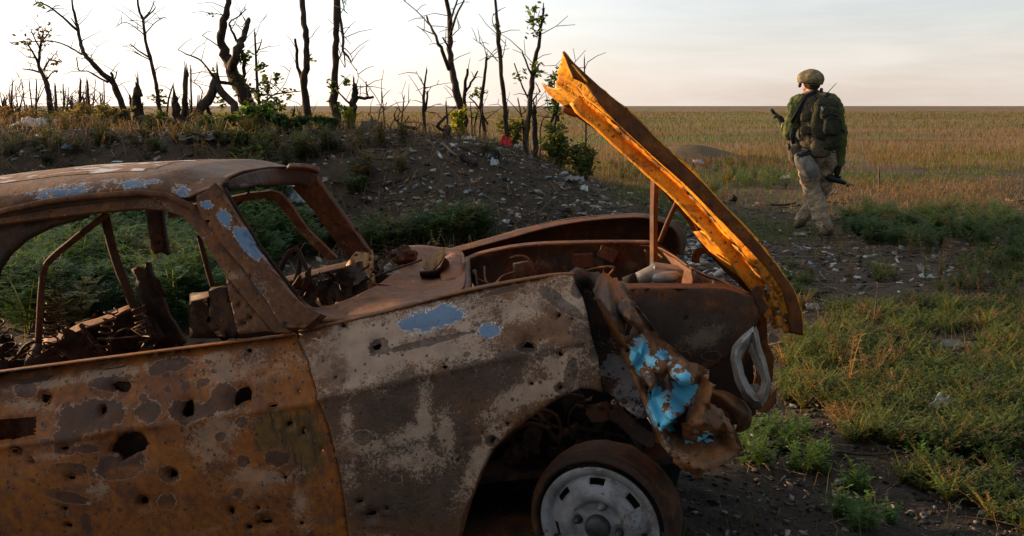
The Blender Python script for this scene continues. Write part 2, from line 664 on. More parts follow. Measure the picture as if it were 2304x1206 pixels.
def rust(name, base=BROWN, alt=ORANGE, alt_lo=0.45, alt_hi=0.7, scale_amt=0.35, scale_lo=0.45, scale_hi=0.7, spots=0.0,
         char_shade=0.0, blue=0.0, white=0.0, rough=0.74, spec=0.16, bump=0.35, scalecol=SCALE, metallic=0.0, soft=0.0):
    s = NT(name)
    big = s.noise(4.6, 9, 0.68, 0.7)
    c = s.mix(s.ramp(big, alt_lo, alt_lo + (alt_hi - alt_lo) * 0.6), base, alt)
    mid = s.noise(14, 7, 0.68)
    fine = s.noise(210, 3, 0.7)
    mott = s.noise(42, 7, 0.75)
    runs = s.noise(26, 5, 0.65, 0.2, stretch=(1.6, 1.0, 0.10))
    c = s.mix(s.ramp(mid, 0.42, 0.70, 0.0, 0.65), c, s.mix(0.5, c, (0.26, 0.100, 0.030)))
    c = s.mix(s.ramp(s.noise(7.5, 8, 0.72, 0.8), 0.50, 0.60, 0, 0.70), c, s.mix(0.75, c, PLUM))
    c = s.mix(s.ramp(mott, 0.48, 0.64, 0, 0.60), c, s.mix(0.75, c, CHAR))
    c = s.mix(s.ramp(mott, 0.46, 0.34, 0, 0.40), c, s.mix(0.5, c, (0.30, 0.13, 0.045)))
    c = s.mix(s.ramp(runs, 0.56, 0.66, 0, 0.45), c, s.mix(0.8, c, CHAR))
    eat = s.math('ADD', s.math('MULTIPLY', s.noise(20, 6, 0.66, 0.5), 0.55), s.math('MULTIPLY', s.noise(64, 6, 0.72), 0.45))
    eatm = s.math('MULTIPLY', s.math('SUBTRACT', eat, 0.5), 1.5)

    def at_(nm, k=1.0): return s.math('ADD', s.attr(nm), s.math('MULTIPLY', s.math('MULTIPLY', eatm, k), s.ramp(s.attr(nm), 0.02, 0.3)))
    ch = s.ramp(at_('char', 1.0 - 0.3 * soft), 0.40 - 0.12 * soft, 0.58 + 0.10 * soft)
    c = s.mix(s.math('MULTIPLY', ch, s.ramp(mott, 0.62, 0.40, 0.55 - 0.25 * soft, 0.95 - 0.12 * soft)), c, s.mix(s.ramp(mid, 0.4, 0.6), CHAR, (0.050, 0.037, 0.031)))
    # fine pale scale: speckle that clusters in patches
    clus = s.noise(5.2, 8, 0.68, 0.8, stretch=(1, 1, 1.6))
    pale = s.attr('pale')
    palen = s.math('MULTIPLY', pale, s.ramp(s.noise(11, 7, 0.7, 0.4), 0.30, 0.62, 0.15, 1.35))
    dens = s.math('ADD', s.math('MULTIPLY', s.ramp(clus, scale_lo, scale_hi), s.ramp(ch, 0, 1, 1.0, 0.35)), s.math('MULTIPLY', palen, 1.3))
    grit = s.math('ADD', s.math('MULTIPLY', fine, 0.55), s.math('MULTIPLY', s.noise(95, 5, 0.75), 0.45))
    thr = s.math('SUBTRACT', 0.66, s.math('MULTIPLY', dens, 0.22))
    sp = s.ramp(s.math('SUBTRACT', grit, thr), -0.015 - 0.05 * soft, 0.03 + 0.05 * soft)
    film = s.math('MULTIPLY', s.ramp(dens, 0.2, 2.0), 0.35)
    c = s.mix(s.math('MULTIPLY', s.math('MAXIMUM', sp, film), scale_amt), c, s.mix(s.ramp(mid, 0.35, 0.65), tuple(x * 0.72 for x in scalecol), scalecol))
    # burnt blotches measured on the panel (attr) with eaten edges and a thin pale rim
    dv = at_('dark', 0.72)
    rimm = s.math('MULTIPLY', s.ramp(dv, 0.42, 0.46), s.ramp(dv, 0.52, 0.48))
    c = s.mix(s.math('MULTIPLY', rimm, s.ramp(mott, 0.4, 0.6, 0.0, 0.55)), c, scalecol)
    dk = s.ramp(dv, 0.475, 0.505)
    c = s.mix(s.math('MULTIPLY', dk, s.ramp(mott, 0.35, 0.6, 0.88, 0.62)), c, s.mix(s.ramp(mid, 0.35, 0.65), PLUM, CHAR))
    og = s.ramp(at_('orange'), 0.30, 0.62)
    c = s.mix(s.math('MULTIPLY', og, s.ramp(mid, 0.35, 0.65, 0.85, 0.3)), c, s.mix(s.ramp(mott, 0.4, 0.62), alt, s.mix(0.6, alt, CHAR)))
    ol = s.ramp(at_('olive'), 0.40, 0.60)
    strk = s.noise(14, 6, 0.65, 0.4, stretch=(5, 1, 0.6))
    c = s.mix(s.math('MULTIPLY', ol, 0.85), c, s.mix(s.ramp(strk, 0.46, 0.62), s.mix(s.ramp(mott, 0.4, 0.6), (0.115, 0.062, 0.012), (0.070, 0.040, 0.010)), (0.020, 0.018, 0.012)))
    pit = s.voro(75)
    pc = s.voro(75, out=1)
    sx0 = s.n('ShaderNodeSeparateColor'); s.L(pc, sx0.inputs[0])
    pd = s.math('SUBTRACT', s.ramp(sx0.outputs[0], 0.72, 1.0, 0.0, 0.45, False), pit)
    c = s.mix(s.math('MULTIPLY', s.ramp(pd, -0.02, 0.05), 0.8), c, CHAR)
    if spots:
        vec = s.mix(0.06, s.obj, s.noise(10, 3))
        v = s.voro(17, vec=s.obj)
        vc = s.voro(17, out=1)
        sx = s.n('ShaderNodeSeparateColor'); s.L(vc, sx.inputs[0])
        rad = s.ramp(sx.outputs[0], 0.62, 1.0, 0.0, 0.42 * spots, False)
        d = s.math('SUBTRACT', rad, s.math('ADD', v, s.math('MULTIPLY', eatm, 0.5)))
        c = s.mix(s.math('MULTIPLY', s.ramp(d, -0.01, 0.03), 0.75), c, PLUM)
    if char_shade:
        cf = s.ramp(s.noise(2.4, 6, 0.62, 0.5), 0.62 - 0.25 * char_shade, 0.70 - 0.15 * char_shade)
        c = s.mix(s.math('MULTIPLY', cf, 0.85), c, CHAR)
    nb = s.math('ADD', s.math('MULTIPLY', s.math('SUBTRACT', s.noise(70, 4, 0.75), 0.5), 0.7), s.math('MULTIPLY', s.math('SUBTRACT', s.noise(16, 5, 0.7, 0.6), 0.5), 1.1))
    bl = s.math('ADD', s.attr('blue'), s.math('MULTIPLY', nb, s.ramp(s.attr('blue'), 0.02, 0.3)))
    rim = s.ramp(bl, 0.30, 0.40)
    c = s.mix(s.math('MULTIPLY', rim, s.math('MULTIPLY', s.ramp(fine, 0.4, 0.6), 0.75)), c, (0.50, 0.47, 0.47))
    bm = s.ramp(bl, 0.44, 0.48)
    c = s.mix(bm, c, s.mix(s.ramp(mid, 0.35, 0.7), BLUE, (0.12, 0.175, 0.255)))
    cy = s.math('ADD', s.attr('cyan'), s.math('MULTIPLY', s.math('MULTIPLY', s.math('SUBTRACT', s.math('ADD', s.math('MULTIPLY', s.noise(24, 6, 0.72, 0.5), 0.5), s.math('MULTIPLY', s.noise(38, 6, 0.75, 0.6, stretch=(1, 1, 0.35)), 0.5)), 0.5), 2.2), s.ramp(s.attr('cyan'), 0.02, 0.3)))
    c = s.mix(s.ramp(cy, 0.42, 0.47), c, (0.42, 0.45, 0.45))
    c = s.mix(s.ramp(cy, 0.46, 0.50), c, CYAN)
    if blue:
        b2 = s.noise(5.5, 6, 0.7, 0.5)
        c = s.mix(s.ramp(b2, 0.66 - 0.22 * blue, 0.68 - 0.2 * blue), c, BLUE)
    if white:
        w2 = s.noise(6.5, 7, 0.72, 0.8, stretch=(0.7, 1.3, 1))
        c = s.mix(s.math('MULTIPLY', s.ramp(w2, 0.70 - 0.22 * white, 0.715 - 0.2 * white), s.ramp(fine, 0.36, 0.46)), c, (0.50, 0.48, 0.47))
    s.color(c)
    s.rough(s.ramp(mid, 0.3, 0.8, rough - 0.12, min(1, rough + 0.15)))
    s.spec(spec)
    s.b.inputs['Metallic'].default_value = metallic
    h = s.math('ADD', s.math('MULTIPLY', fine, 0.30), s.math('ADD', mid, s.math('MULTIPLY', mott, 0.7)))
    h = s.math('SUBTRACT', h, s.math('MULTIPLY', s.ramp(pd, -0.02, 0.1), 0.5))
    s.bump(h, bump * 1.5, 0.006)
    return s.m


def plain(name, col, rough=0.7, var=0.25, scale=8.0, spec=0.3, bump=0.0, col2=None, metallic=0.0, stretch=None):
    s = NT(name)
    no = s.noise(scale, 5, 0.65, 0.2, stretch=stretch)
    c2 = col2 or tuple(x * (1 - var) for x in col)
    s.color(s.mix(s.ramp(no, 0.35, 0.68), c2, col))
    s.rough(rough); s.spec(spec)
    s.b.inputs['Metallic'].default_value = metallic
    if bump: s.bump(s.noise(scale * 6, 4, 0.6), bump, 0.01)
    return s.m


def leafy(name, transl=0.45, rough=0.6):
    """leaves and blades: colour from the per-plant tint, light comes through them"""
    s = NT(name)
    col = s.attr('tint', True)
    s.color(col); s.rough(rough); s.spec(0.15)
    tr = s.n('ShaderNodeBsdfTranslucent'); s.L(s.mix(1.0, col, (1.5, 1.35, 0.7), 'MULTIPLY'), tr.inputs[0])
    mx = s.n('ShaderNodeMixShader'); mx.inputs[0].default_value = transl
    s.L(s.b.outputs[0], mx.inputs[1]); s.L(tr.outputs[0], mx.inputs[2])
    s.L(mx.outputs[0], s.out.inputs[0])
    return s.m


def tinted(name, rough=0.85):
    s = NT(name)
    s.color(s.mix(s.ramp(s.noise(40, 3), 0.3, 0.7, 0.0, 0.35), s.attr('tint', True), (0.02, 0.017, 0.015)))
    s.rough(rough); s.spec(0.2)
    return s.m


def ground_mat():
    s = NT('soil')
    f = s.attr('field'); bk = s.attr('ash')
    n1 = s.noise(0.9, 6, 0.62, 0.3); n2 = s.noise(7, 6, 0.65); n3 = s.noise(70, 4, 0.7)
    soil = s.mix(s.ramp(n1, 0.35, 0.65), (0.040, 0.027, 0.018), (0.080, 0.054, 0.035))
    soil = s.mix(s.ramp(n2, 0.40, 0.72, 0, 0.7), soil, (0.105, 0.072, 0.048))
    soil = s.mix(s.math('MULTIPLY', bk, 0.85), soil, s.mix(s.ramp(n2, 0.4, 0.7), (0.016, 0.014, 0.013), (0.038, 0.033, 0.030)))
    soil = s.mix(s.ramp(n3, 0.60, 0.70, 0, 0.55), soil, (0.20, 0.165, 0.135))
    soil = s.mix(s.ramp(n3, 0.42, 0.30, 0, 0.6), soil, (0.014, 0.011, 0.009))
    # the field beyond: dry steppe in long bands
    b1 = s.noise(0.035, 6, 0.6, 0.2, stretch=(0.35, 1, 1)); b2 = s.noise(0.5, 5, 0.7, stretch=(0.3, 1, 1))
    fld = s.mix(s.ramp(b1, 0.42, 0.62), (0.165, 0.108, 0.055), (0.125, 0.10, 0.045))
    fld = s.mix(s.ramp(b2, 0.35, 0.7, 0, 0.5), fld, (0.23, 0.145, 0.075))
    s.color(s.mix(f, soil, fld))
    s.rough(0.95); s.spec(0.1)
    h = s.math('ADD', n2, s.math('MULTIPLY', n3, 0.4))
    s.bump(h, 0.7, 0.03)
    return s.m


M = {}
M['ground'] = ground_mat()
M['door'] = rust('door rust', (0.125, 0.037, 0.008), (0.225, 0.066, 0.006), 0.42, 0.68, 0.45, 0.48, 0.78, spots=0.8, bump=0.3, rough=0.66, spec=0.26)
M['fender'] = rust('fender rust', (0.075, 0.036, 0.019), (0.12, 0.048, 0.016), 0.42, 0.66, 0.66, 0.40, 0.72, spots=0.45, bump=0.45, rough=0.60, spec=0.32, scalecol=(0.43, 0.30, 0.22), soft=1.0)
M['roof'] = rust('roof rust', (0.10, 0.036, 0.014), (0.14, 0.052, 0.017), 0.4, 0.7, 0.2, 0.5, 0.8, bump=0.3, rough=0.68, spec=0.18)
M['pillar'] = rust('pillar rust', (0.070, 0.026, 0.013), (0.13, 0.048, 0.014), 0.45, 0.72, 0.35, 0.48, 0.75, bump=0.3)
M['frame'] = rust('frame rust', (0.080, 0.034, 0.018), (0.13, 0.050, 0.018), 0.45, 0.7, 0.45, 0.42, 0.72, bump=0.25)
M['inner'] = rust('inner rust', (0.036, 0.014, 0.007), (0.075, 0.024, 0.007), 0.5, 0.75, 0.2, 0.55, 0.8, char_shade=0.5, bump=0.35)
M['deep'] = rust('charred metal', (0.018, 0.010, 0.007), (0.04, 0.017, 0.008), 0.5, 0.75, 0.1, 0.6, 0.85, char_shade=0.7, bump=0.4)
M['wing'] = rust('inner wing rust', (0.060, 0.021, 0.009), (0.10, 0.031, 0.008), 0.45, 0.7, 0.25, 0.55, 0.8, char_shade=0.35, spots=0.3, bump=0.3)
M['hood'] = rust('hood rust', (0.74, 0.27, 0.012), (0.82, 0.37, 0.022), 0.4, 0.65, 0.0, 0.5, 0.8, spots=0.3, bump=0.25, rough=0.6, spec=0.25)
M['hoodflange'] = rust('hood edge rust', (0.075, 0.022, 0.004), (0.12, 0.036, 0.005), 0.4, 0.65, 0.06, 0.5, 0.8, bump=0.35, rough=0.6)  # darker copy of the hood rust, the flange's shade put into its colour
M['cowl'] = rust('cowl rust', (0.12, 0.046, 0.018), (0.16, 0.058, 0.018), 0.45, 0.7, 0.4, 0.45, 0.7, bump=0.3, white=0.12)
M['crumple'] = rust('torn fender rust', (0.095, 0.036, 0.011), (0.16, 0.056, 0.010), 0.4, 0.7, 0.45, 0.5, 0.78, char_shade=0.18, bump=0.35, spots=0.3, rough=0.58, spec=0.35)
M['ashgrey'] = rust('scaled metal', (0.024, 0.018, 0.016), (0.05, 0.03, 0.02), 0.5, 0.75, 0.8, 0.40, 0.62, spots=0.5, bump=0.4, scalecol=(0.27, 0.25, 0.27))
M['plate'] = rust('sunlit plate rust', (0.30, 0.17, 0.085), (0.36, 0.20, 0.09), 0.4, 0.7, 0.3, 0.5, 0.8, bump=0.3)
M['engine'] = plain('dull alloy', (0.24, 0.22, 0.20), 0.5, 0.5, 14, metallic=0.3)
M['dark_void'] = plain('soot', (0.008, 0.006, 0.005), 0.95, 0.4, 9)  # near black, the dark of hollows put into the colour
_s = NT('wheel paint')
_n = _s.noise(9, 6, 0.65); _n2 = _s.noise(55, 4, 0.7)
_c = _s.mix(_s.ramp(_n, 0.35, 0.65), (0.085, 0.083, 0.088), (0.20, 0.20, 0.215))
_c = _s.mix(_s.ramp(_n2, 0.60, 0.66), _c, (0.06, 0.04, 0.03))
_c = _s.mix(_s.ramp(_s.noise(11, 7, 0.75, 0.5), 0.54, 0.64, 0, 0.85), _c, (0.07, 0.055, 0.05))
_s.color(_c); _s.rough(0.55); _s.bump(_n2, 0.25, 0.004)
M['wheel'] = _s.m
M['bezel'] = rust('bezel paint', (0.26, 0.24, 0.22), (0.36, 0.34, 0.32), 0.35, 0.6, 0.3, 0.4, 0.7, spots=0.4, bump=0.3, rough=0.5)
M['bark'] = plain('bark', (0.075, 0.050, 0.036), 0.9, 0.6, 7, 0.1, 0.6, (0.026, 0.018, 0.014), stretch=(2.5, 2.5, 0.5))
M['twig'] = plain('dry twig', (0.16, 0.115, 0.080), 0.9, 0.5, 6, 0.1, 0.3, (0.07, 0.048, 0.034))
M['wood'] = plain('grey wood', (0.22, 0.165, 0.12), 0.85, 0.5, 9, 0.15, 0.4, (0.10, 0.075, 0.056), stretch=(6, 1, 1))
M['burnt_wood'] = plain('burnt wood', (0.030, 0.024, 0.021), 0.9, 0.5, 9, 0.15, 0.5)
M['leaf'] = leafy('leaf', 0.45)
M['grass'] = leafy('dry grass', 0.40)
M['litter'] = tinted('litter')

# ------------------------------------------------------------------ ground
def build_ground():
    ang = np.radians(np.linspace(-66, 66, 430))
    ang = np.sign(ang) * (np.abs(ang) / np.radians(66)) ** 1.25 * np.radians(66)
    dist = np.concatenate([np.geomspace(0.9, 45, 520), np.geomspace(47, 6000, 70)])
    A, D = np.meshgrid(ang, dist)
    X = D * np.tan(A); Y = D
    Z = ground_z(X, Y)
    a, b = X.shape
    V = np.stack([X, Y, Z], 2).reshape(-1, 3)
    i, j = np.meshgrid(np.arange(a - 1), np.arange(b - 1), indexing='ij')
    F = np.stack([i * b + j, i * b + j + 1, (i + 1) * b + j + 1, (i + 1) * b + j], -1).reshape(-1, 4)
    x, y = V[:, 0], V[:, 1]
    edge = 15.5 + 9.0 * np.clip((x - 0.5) / 4.0, 0, 1) + 6 * fbm(x * 0.25, y * 0.2, 4, 50)
    field = np.clip((y - edge) / 3.0, 0, 1)
    field = field * (1 - 0.9 * np.clip(1 - np.hypot((x - 4.8) / 1.9, (y - 27) / 2.2), 0, 1))
    # bare dark strip across the field to the right of the soldier
    field = field * (1 - 0.75 * np.exp(-(((y - 21.5 - 0.1 * x) / 0.8) ** 2)) * (x > 3) * np.clip(0.6 + fbm(x, y, 3, 60) * 2, 0, 1))
    field = field * (1 - 0.6 * (fbm(x * .12, y * .35, 4, 66) > .14))
    dark_soil = np.exp(-(((x - 0.4) / 2.6) ** 2 + ((y - 9.8) / 2.2) ** 2)) + np.exp(-(((x - 1.4) / 1.4) ** 2 + ((y - 3.2) / 1.1) ** 2))  # darker soil on the mound face and right of the front wheel
    o = np_mesh('ground', V, F, M['ground'], None, True, {'field': field, 'ash': np.clip(dark_soil, 0, 1)})
    tag(o, kind='structure')
    return o


build_ground()

# ------------------------------------------------------------------ the burnt car
car = empty('burnt_car', label='rusted burnt-out saloon car with raised orange bonnet and shrapnel holes', cat='car', mat=CAR_M)

_sw = [cpt(a, b, -0.79) for a, b in ((-900, 1130), (0, 1007), (700, 905), (730, 888), (1300, 765), (1500, 725))]
_swx = np.array([p.x for p in _sw]); _swz = np.array([p.z for p in _sw])


def yside(x, z):
    x = np.asarray(x, float); z = np.asarray(z, float)
    d = z - np.interp(x, _swx, _swz)
    up = np.clip(d, 0, 1); dn = np.clip(-d, 0, 1)
    y = -0.79 + 0.006 * (d > 0) - 0.008 * np.exp(-(d / 0.012) ** 2)
    y = y + 0.30 * up + 0.030 * (up / 0.15) ** 2 + 0.9 * np.clip(up - 0.155, 0, 1) ** 1.3
    y = y + 0.16 * dn ** 2
    # faint pressed shoulder above the swage
    y = y + 0.006 * np.exp(-((d - 0.105) / 0.01) ** 2)
    return y


def ydoor(x, z): return yside(x, z) + 0.012 + 0.010 * fbm(np.asarray(x) * 4, np.asarray(z) * 4, 3, 70)


def yfend(x, z): return yside(x, z) + 0.012 * fbm(np.asarray(x) * 3.5 + 9, np.asarray(z) * 3.5, 3, 71)


def ytum(x, z): return -0.735 + 0.34 * (np.asarray(z, float) - 0.56) + 0 * np.asarray(x, float)


def ytumf(x, z): return 0.735 - 0.34 * (np.asarray(z, float) - 0.56) + 0 * np.asarray(x, float)


R_ = ragged


def bent_bit(m, c, w, h):
    """a torn curl of sheet metal"""
    n = 5; cu = random.uniform(-2.2, 2.2); R = Euler([random.uniform(-1.2, 1.2) for _ in range(3)]).to_matrix()
    V = []
    for i in range(n):
        for j in range(n):
            u, v = i / (n - 1) - .5, j / (n - 1) - .5
            V.append(Vector(c) + R @ Vector((u * w * random.uniform(.75, 1.1), v * h * random.uniform(.7, 1.15), cu * w * u * u + random.uniform(-.06, .06) * h)))
    m.add(V, [(i * n + j, (i + 1) * n + j, (i + 1) * n + j + 1, i * n + j + 1) for i in range(n - 1) for j in range(n - 1)])

door_holes = [R_(97, 900, 14, 13), [(246, 868), (262, 860), (288, 862), (291, 874), (283, 886), (266, 888), (250, 880)],
              R_(230, 927, 7, 13, 7, .3), [(404, 930), (414, 908), (430, 900), (433, 920), (431, 938), (415, 944), (404, 940)],
              [(524, 895), (533, 878), (557, 871), (564, 884), (561, 906), (545, 907), (532, 915), (526, 924), (521, 915)],
              R_(560, 790, 8, 5, 7), R_(614, 915, 9, 4, 7, -.2),
              [(240, 1018), (256, 990), (275, 977), (303, 974), (322, 981), (330, 1000), (322, 1018), (299, 1026), (270, 1042), (254, 1026)],
              R_(388, 1069, 9, 9), R_(321, 1131, 11, 9), R_(145, 1146, 5, 5, 7), R_(153, 1184, 8, 4, 7), R_(520, 1152, 7, 10),
              R_(580, 1144, 4, 5, 7), R_(597, 1177, 15, 5, 9), R_(560, 1188, 6, 5, 7), R_(684, 974, 6, 7, 7), R_(725, 1015, 4, 4, 7),
              R_(678, 1178, 5, 4, 7), R_(29, 1018, 8, 6, 7), R_(143, 1010, 10, 4, 7, -.1), R_(158, 1077, 10, 5, 7), R_(674, 883, 4, 3, 7),
              R_(641, 1076, 5, 4, 7), R_(650, 955, 8, 4, 7, -.3), R_(66, 1040, 4, 4, 7),
              [(-60, 952), (0, 946), (78, 940), (76, 962), (75, 985), (30, 993), (-60, 1003)]]
door_out = [(-170, 862), (0, 838), (220, 809), (450, 780), (668, 752), (676, 775), (690, 806), (708, 865), (722, 915), (738, 955), (752, 1010),
            (764, 1060), (774, 1120), (782, 1180), (790, 1260), (800, 1420), (-170, 1440)]
door_stain = {'dark': [(60, 875, 26, 20), (250, 862, 48, 16), (205, 935, 75, 36, -8), (170, 945, 40, 28), (150, 985, 30, 20), (335, 925, 30, 25), (420, 925, 42, 26),
                       (505, 893, 32, 32), (470, 920, 20, 18), (385, 820, 48, 14, -6), (350, 836, 20, 10), (455, 860, 19, 10, -20), (377, 877, 11, 8), (322, 893, 11, 9),
                       (545, 950, 14, 13), (497, 983, 14, 12), (547, 1037, 14, 12), (625, 1030, 28, 20), (380, 1065, 26, 20), (270, 1050, 60, 28, -12), (150, 1008, 26, 17),
                       (155, 1055, 45, 15), (140, 1115, 65, 12, 12), (680, 1082, 11, 18), (100, 955, 12, 10), (100, 995, 12, 8), (375, 1128, 21, 18),
                       (600, 1170, 36, 20), (470, 813, 12, 5), (590, 815, 8, 4), (480, 835, 10, 5), (650, 1137, 9, 8), (470, 1088, 8, 7), (195, 1010, 30, 10)],
              'char': [(712, 930, 5, 18), (735, 1170, 26, 14), (650, 957, 10, 4), (232, 1060, 34, 12), (690, 1040, 9, 30)],
              'olive': [(640, 970, 66, 52), (690, 1000, 40, 70)],
              'pale': [(470, 990, 50, 40, -40), (225, 1092, 22, 26), (580, 1085, 75, 26, -5), (200, 850, 160, 9, -9), (560, 825, 110, 30, -8), (60, 915, 50, 14),
                       (680, 1120, 20, 60), (110, 1028, 24, 6), (480, 1190, 60, 10, -10), (430, 810, 200, 8, -8)],
              'orange': [(620, 860, 60, 40), (730, 1080, 40, 140), (60, 1080, 80, 60), (300, 1070, 60, 20), (430, 1180, 260, 40), (520, 1100, 200, 16), (10, 955, 90, 40)]}
door = sheet('door', door_out, M['door'], car, ydoor, door_holes, 0.0105, 0.0025, 1.0, patches=door_stain)
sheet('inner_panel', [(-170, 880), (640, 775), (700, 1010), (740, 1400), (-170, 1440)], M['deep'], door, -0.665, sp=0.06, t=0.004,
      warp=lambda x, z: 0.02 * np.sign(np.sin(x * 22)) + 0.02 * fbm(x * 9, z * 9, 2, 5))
# rolled window sill of the door
loft('window_sill', [[(-170, 862, -0.70), (0, 838, -0.70), (220, 809, -0.70), (450, 780, -0.70), (668, 752, -0.70)],
                     [(-170, 858, -0.64), (0, 834, -0.64), (220, 805, -0.64), (450, 776, -0.64), (660, 750, -0.64)]], M['door'], door, 3, 4, 0.004)
# window frame of the near door
fr_out = [(-170, 500), (0, 481), (112, 463), (220, 451), (330, 443), (375, 445), (405, 455), (440, 480), (478, 520), (525, 583), (585, 660), (655, 748)]
fr_in = [(618, 748), (560, 682), (505, 612), (462, 548), (435, 510), (410, 487), (370, 472), (320, 469), (220, 477), (90, 493), (0, 505), (-170, 524)]
bevel(sheet('window_frame', fr_out + fr_in, M['frame'], door, ytum, sp=0.014, t=0.022, off=0.6), 0.004)
sheet('frame_corner', [(-170, 516), (0, 502), (150, 486), (200, 480), (196, 488), (120, 508), (60, 538), (22, 572), (0, 606), (-12, 650), (-20, 862), (-170, 880)], M['deep'], door,
      lambda x, z: ytum(x, z) + 0.035, sp=0.03, t=0.02)
sheet('quarter_plate', [(506, 612), (534, 650), (576, 700), (618, 748), (600, 745), (537, 752), (520, 682)], M['frame'], door, lambda x, z: ytum(x, z) + 0.02,
      [R_(538, 687, 4.5, 4, 8, 0, .08), R_(563, 716, 5.5, 5, 8, 0, .08), R_(548, 728, 5.5, 4.5, 8, 0, .08)], 0.012, 0.003)

fend_holes = [R_(848, 783, 13, 8, 9, -.5), [(1172, 785), (1186, 769), (1198, 776), (1204, 786)], R_(1262, 797, 6, 6, 7), R_(1258, 710, 5, 5, 7), R_(772, 732, 7, 6, 7),
              R_(1002, 827, 7, 4, 7), R_(1196, 864, 5, 4, 7), R_(1262, 872, 6, 5, 7), R_(1143, 954, 5, 5, 7), R_(1108, 991, 6, 9, 8, .4), R_(834, 1157, 14, 6, 8, -.2),
              R_(1030, 1035, 4, 3, 6), R_(871, 1145, 4, 4, 6), R_(756, 849, 3, 3, 6), R_(1288, 716, 3, 3, 6), R_(810, 1128, 10, 4, 7, -.3)]
fend_out = [(672, 745), (760, 727), (850, 706), (950, 680), (1050, 655), (1140, 637), (1230, 622), (1262, 617), (1290, 618), (1296, 640), (1312, 668), (1322, 705), (1330, 750),
            (1345, 800), (1352, 850), (1356, 878), (1330, 872), (1308, 870), (1295, 876), (1272, 885), (1250, 896), (1203, 928), (1148, 968), (1111, 1005), (1083, 1058), (1060, 1118),
            (1044, 1172), (1034, 1210), (1022, 1300), (1016, 1420), (806, 1420), (792, 1260), (784, 1180), (776, 1120), (766, 1060), (754, 1010), (740, 955), (724, 915), (710, 862), (692, 800)]
fend_tones = {'blue': [(977, 717, 62, 21, -14), (930, 728, 30, 14, -14), (1098, 744, 24, 14, -10)], 'char': [(1080, 742, 26, 17), (840, 925, 105, 52, -4), (770, 935, 45, 60), (900, 900, 50, 40), (990, 880, 200, 44, -13), (900, 1020, 120, 80), (1000, 1010, 70, 130, 15), (870, 1130, 110, 70), (960, 1160, 70, 70), (1190, 800, 110, 20, -14),  # broad dark ellipses below the swage paint in shade; the rest are burns
                                                                                 (1120, 830, 80, 22, -14), (1075, 870, 60, 40), (830, 790, 36, 10, -50), (1030, 1090, 30, 70, 20),
                                                                                 (905, 1010, 30, 26), (780, 1060, 20, 40), (860, 1140, 80, 26)],
              'dark': [(850, 780, 26, 16, -30), (1262, 872, 16, 14), (1105, 992, 16, 14), (1285, 840, 14, 40, 10), (1305, 775, 12, 10), (1270, 690, 60, 12, 30), (1335, 800, 12, 20), (1187, 782, 26, 12),
                       (890, 1078, 14, 9), (752, 825, 9, 7), (1050, 798, 10, 7), (815, 985, 22, 16), (1240, 660, 30, 12, 30), (960, 770, 120, 8, -13), (1300, 650, 16, 20), (1130, 655, 60, 6, -14)],
              'pale': [(800, 800, 120, 60, -12), (960, 790, 120, 30, -14), (880, 750, 220, 30, -14), (1200, 880, 110, 20, -28), (1260, 840, 50, 40), (955, 930, 14, 60), (925, 975, 70, 16, -20),
                       (820, 1000, 60, 20), (920, 1040, 80, 30), (1130, 700, 140, 30, -12), (790, 1050, 16, 30), (1000, 980, 16, 50), (1085, 1030, 20, 90, 30), (780, 940, 10, 30), (1095, 752, 34, 16)],
              'orange': [(745, 830, 40, 40), (780, 1010, 30, 20), (1230, 690, 20, 14), (700, 760, 14, 10), (900, 1190, 160, 20)]}
fender = sheet('front_fender', fend_out, M['fender'], car, yfend, fend_holes, 0.0105, 0.003, 1.0, patches=fend_tones,
               warp=lambda x, z: -0.004 - 0.01 * np.exp(-((x - _swx[4]) / 0.05) ** 2))
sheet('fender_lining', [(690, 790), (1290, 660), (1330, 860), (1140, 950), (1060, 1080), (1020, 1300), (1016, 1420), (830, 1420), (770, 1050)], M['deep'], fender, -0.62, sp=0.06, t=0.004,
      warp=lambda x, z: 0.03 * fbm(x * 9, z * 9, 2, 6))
# rolled top edge that carried the bonnet
loft('fender_lip', [[(672, 747, -0.70), (850, 707, -0.70), (1050, 656, -0.70), (1230, 622, -0.70), (1292, 619, -0.70)],
                    [(676, 738, -0.66), (850, 700, -0.66), (1050, 650, -0.66), (1230, 618, -0.66), (1290, 616, -0.66)],
                    [(700, 742, -0.60), (855, 712, -0.60), (1050, 664, -0.60), (1225, 636, -0.60), (1280, 640, -0.60)]], M['cowl'], fender, 3, 6, 0.004)
# rolled arch edge
m = MB(); m.tube([cpt(a, b, yfend) + Vector((0, 0.004, 0)) for a, b in [(1356, 880), (1330, 872), (1308, 870), (1295, 876), (1250, 896), (1203, 928), (1148, 968), (1111, 1005), (1083, 1058), (1060, 1118), (1044, 1172), (1034, 1210), (1022, 1300)]], 0.0055, 8)
m.build('arch_edge', M['frame'], fender)
# second flange of the crumple between fender and torn strip
sheet('torn_flange', [(1294, 640), (1312, 650), (1340, 664), (1352, 692), (1376, 752), (1401, 792), (1418, 822), (1448, 892), (1462, 948), (1440, 946), (1410, 928), (1384, 900), (1358, 880),
                      (1350, 845), (1342, 800), (1328, 750), (1320, 705)], M['ashgrey'], fender, -0.66, [R_(1407, 914, 11, 8), R_(1424, 905, 5, 4, 6), R_(1381, 912, 6, 4, 6), R_(1432, 880, 5, 4, 6)], 0.012, 0.004,
      warp=lambda x, z: 0.05 * fbm(x * 6, z * 6, 3, 80) + 0.02, patches={'char': [(1335, 700, 26, 60), (1350, 760, 22, 60), (1452, 930, 24, 18)], 'pale': [(1410, 880, 40, 50)]})

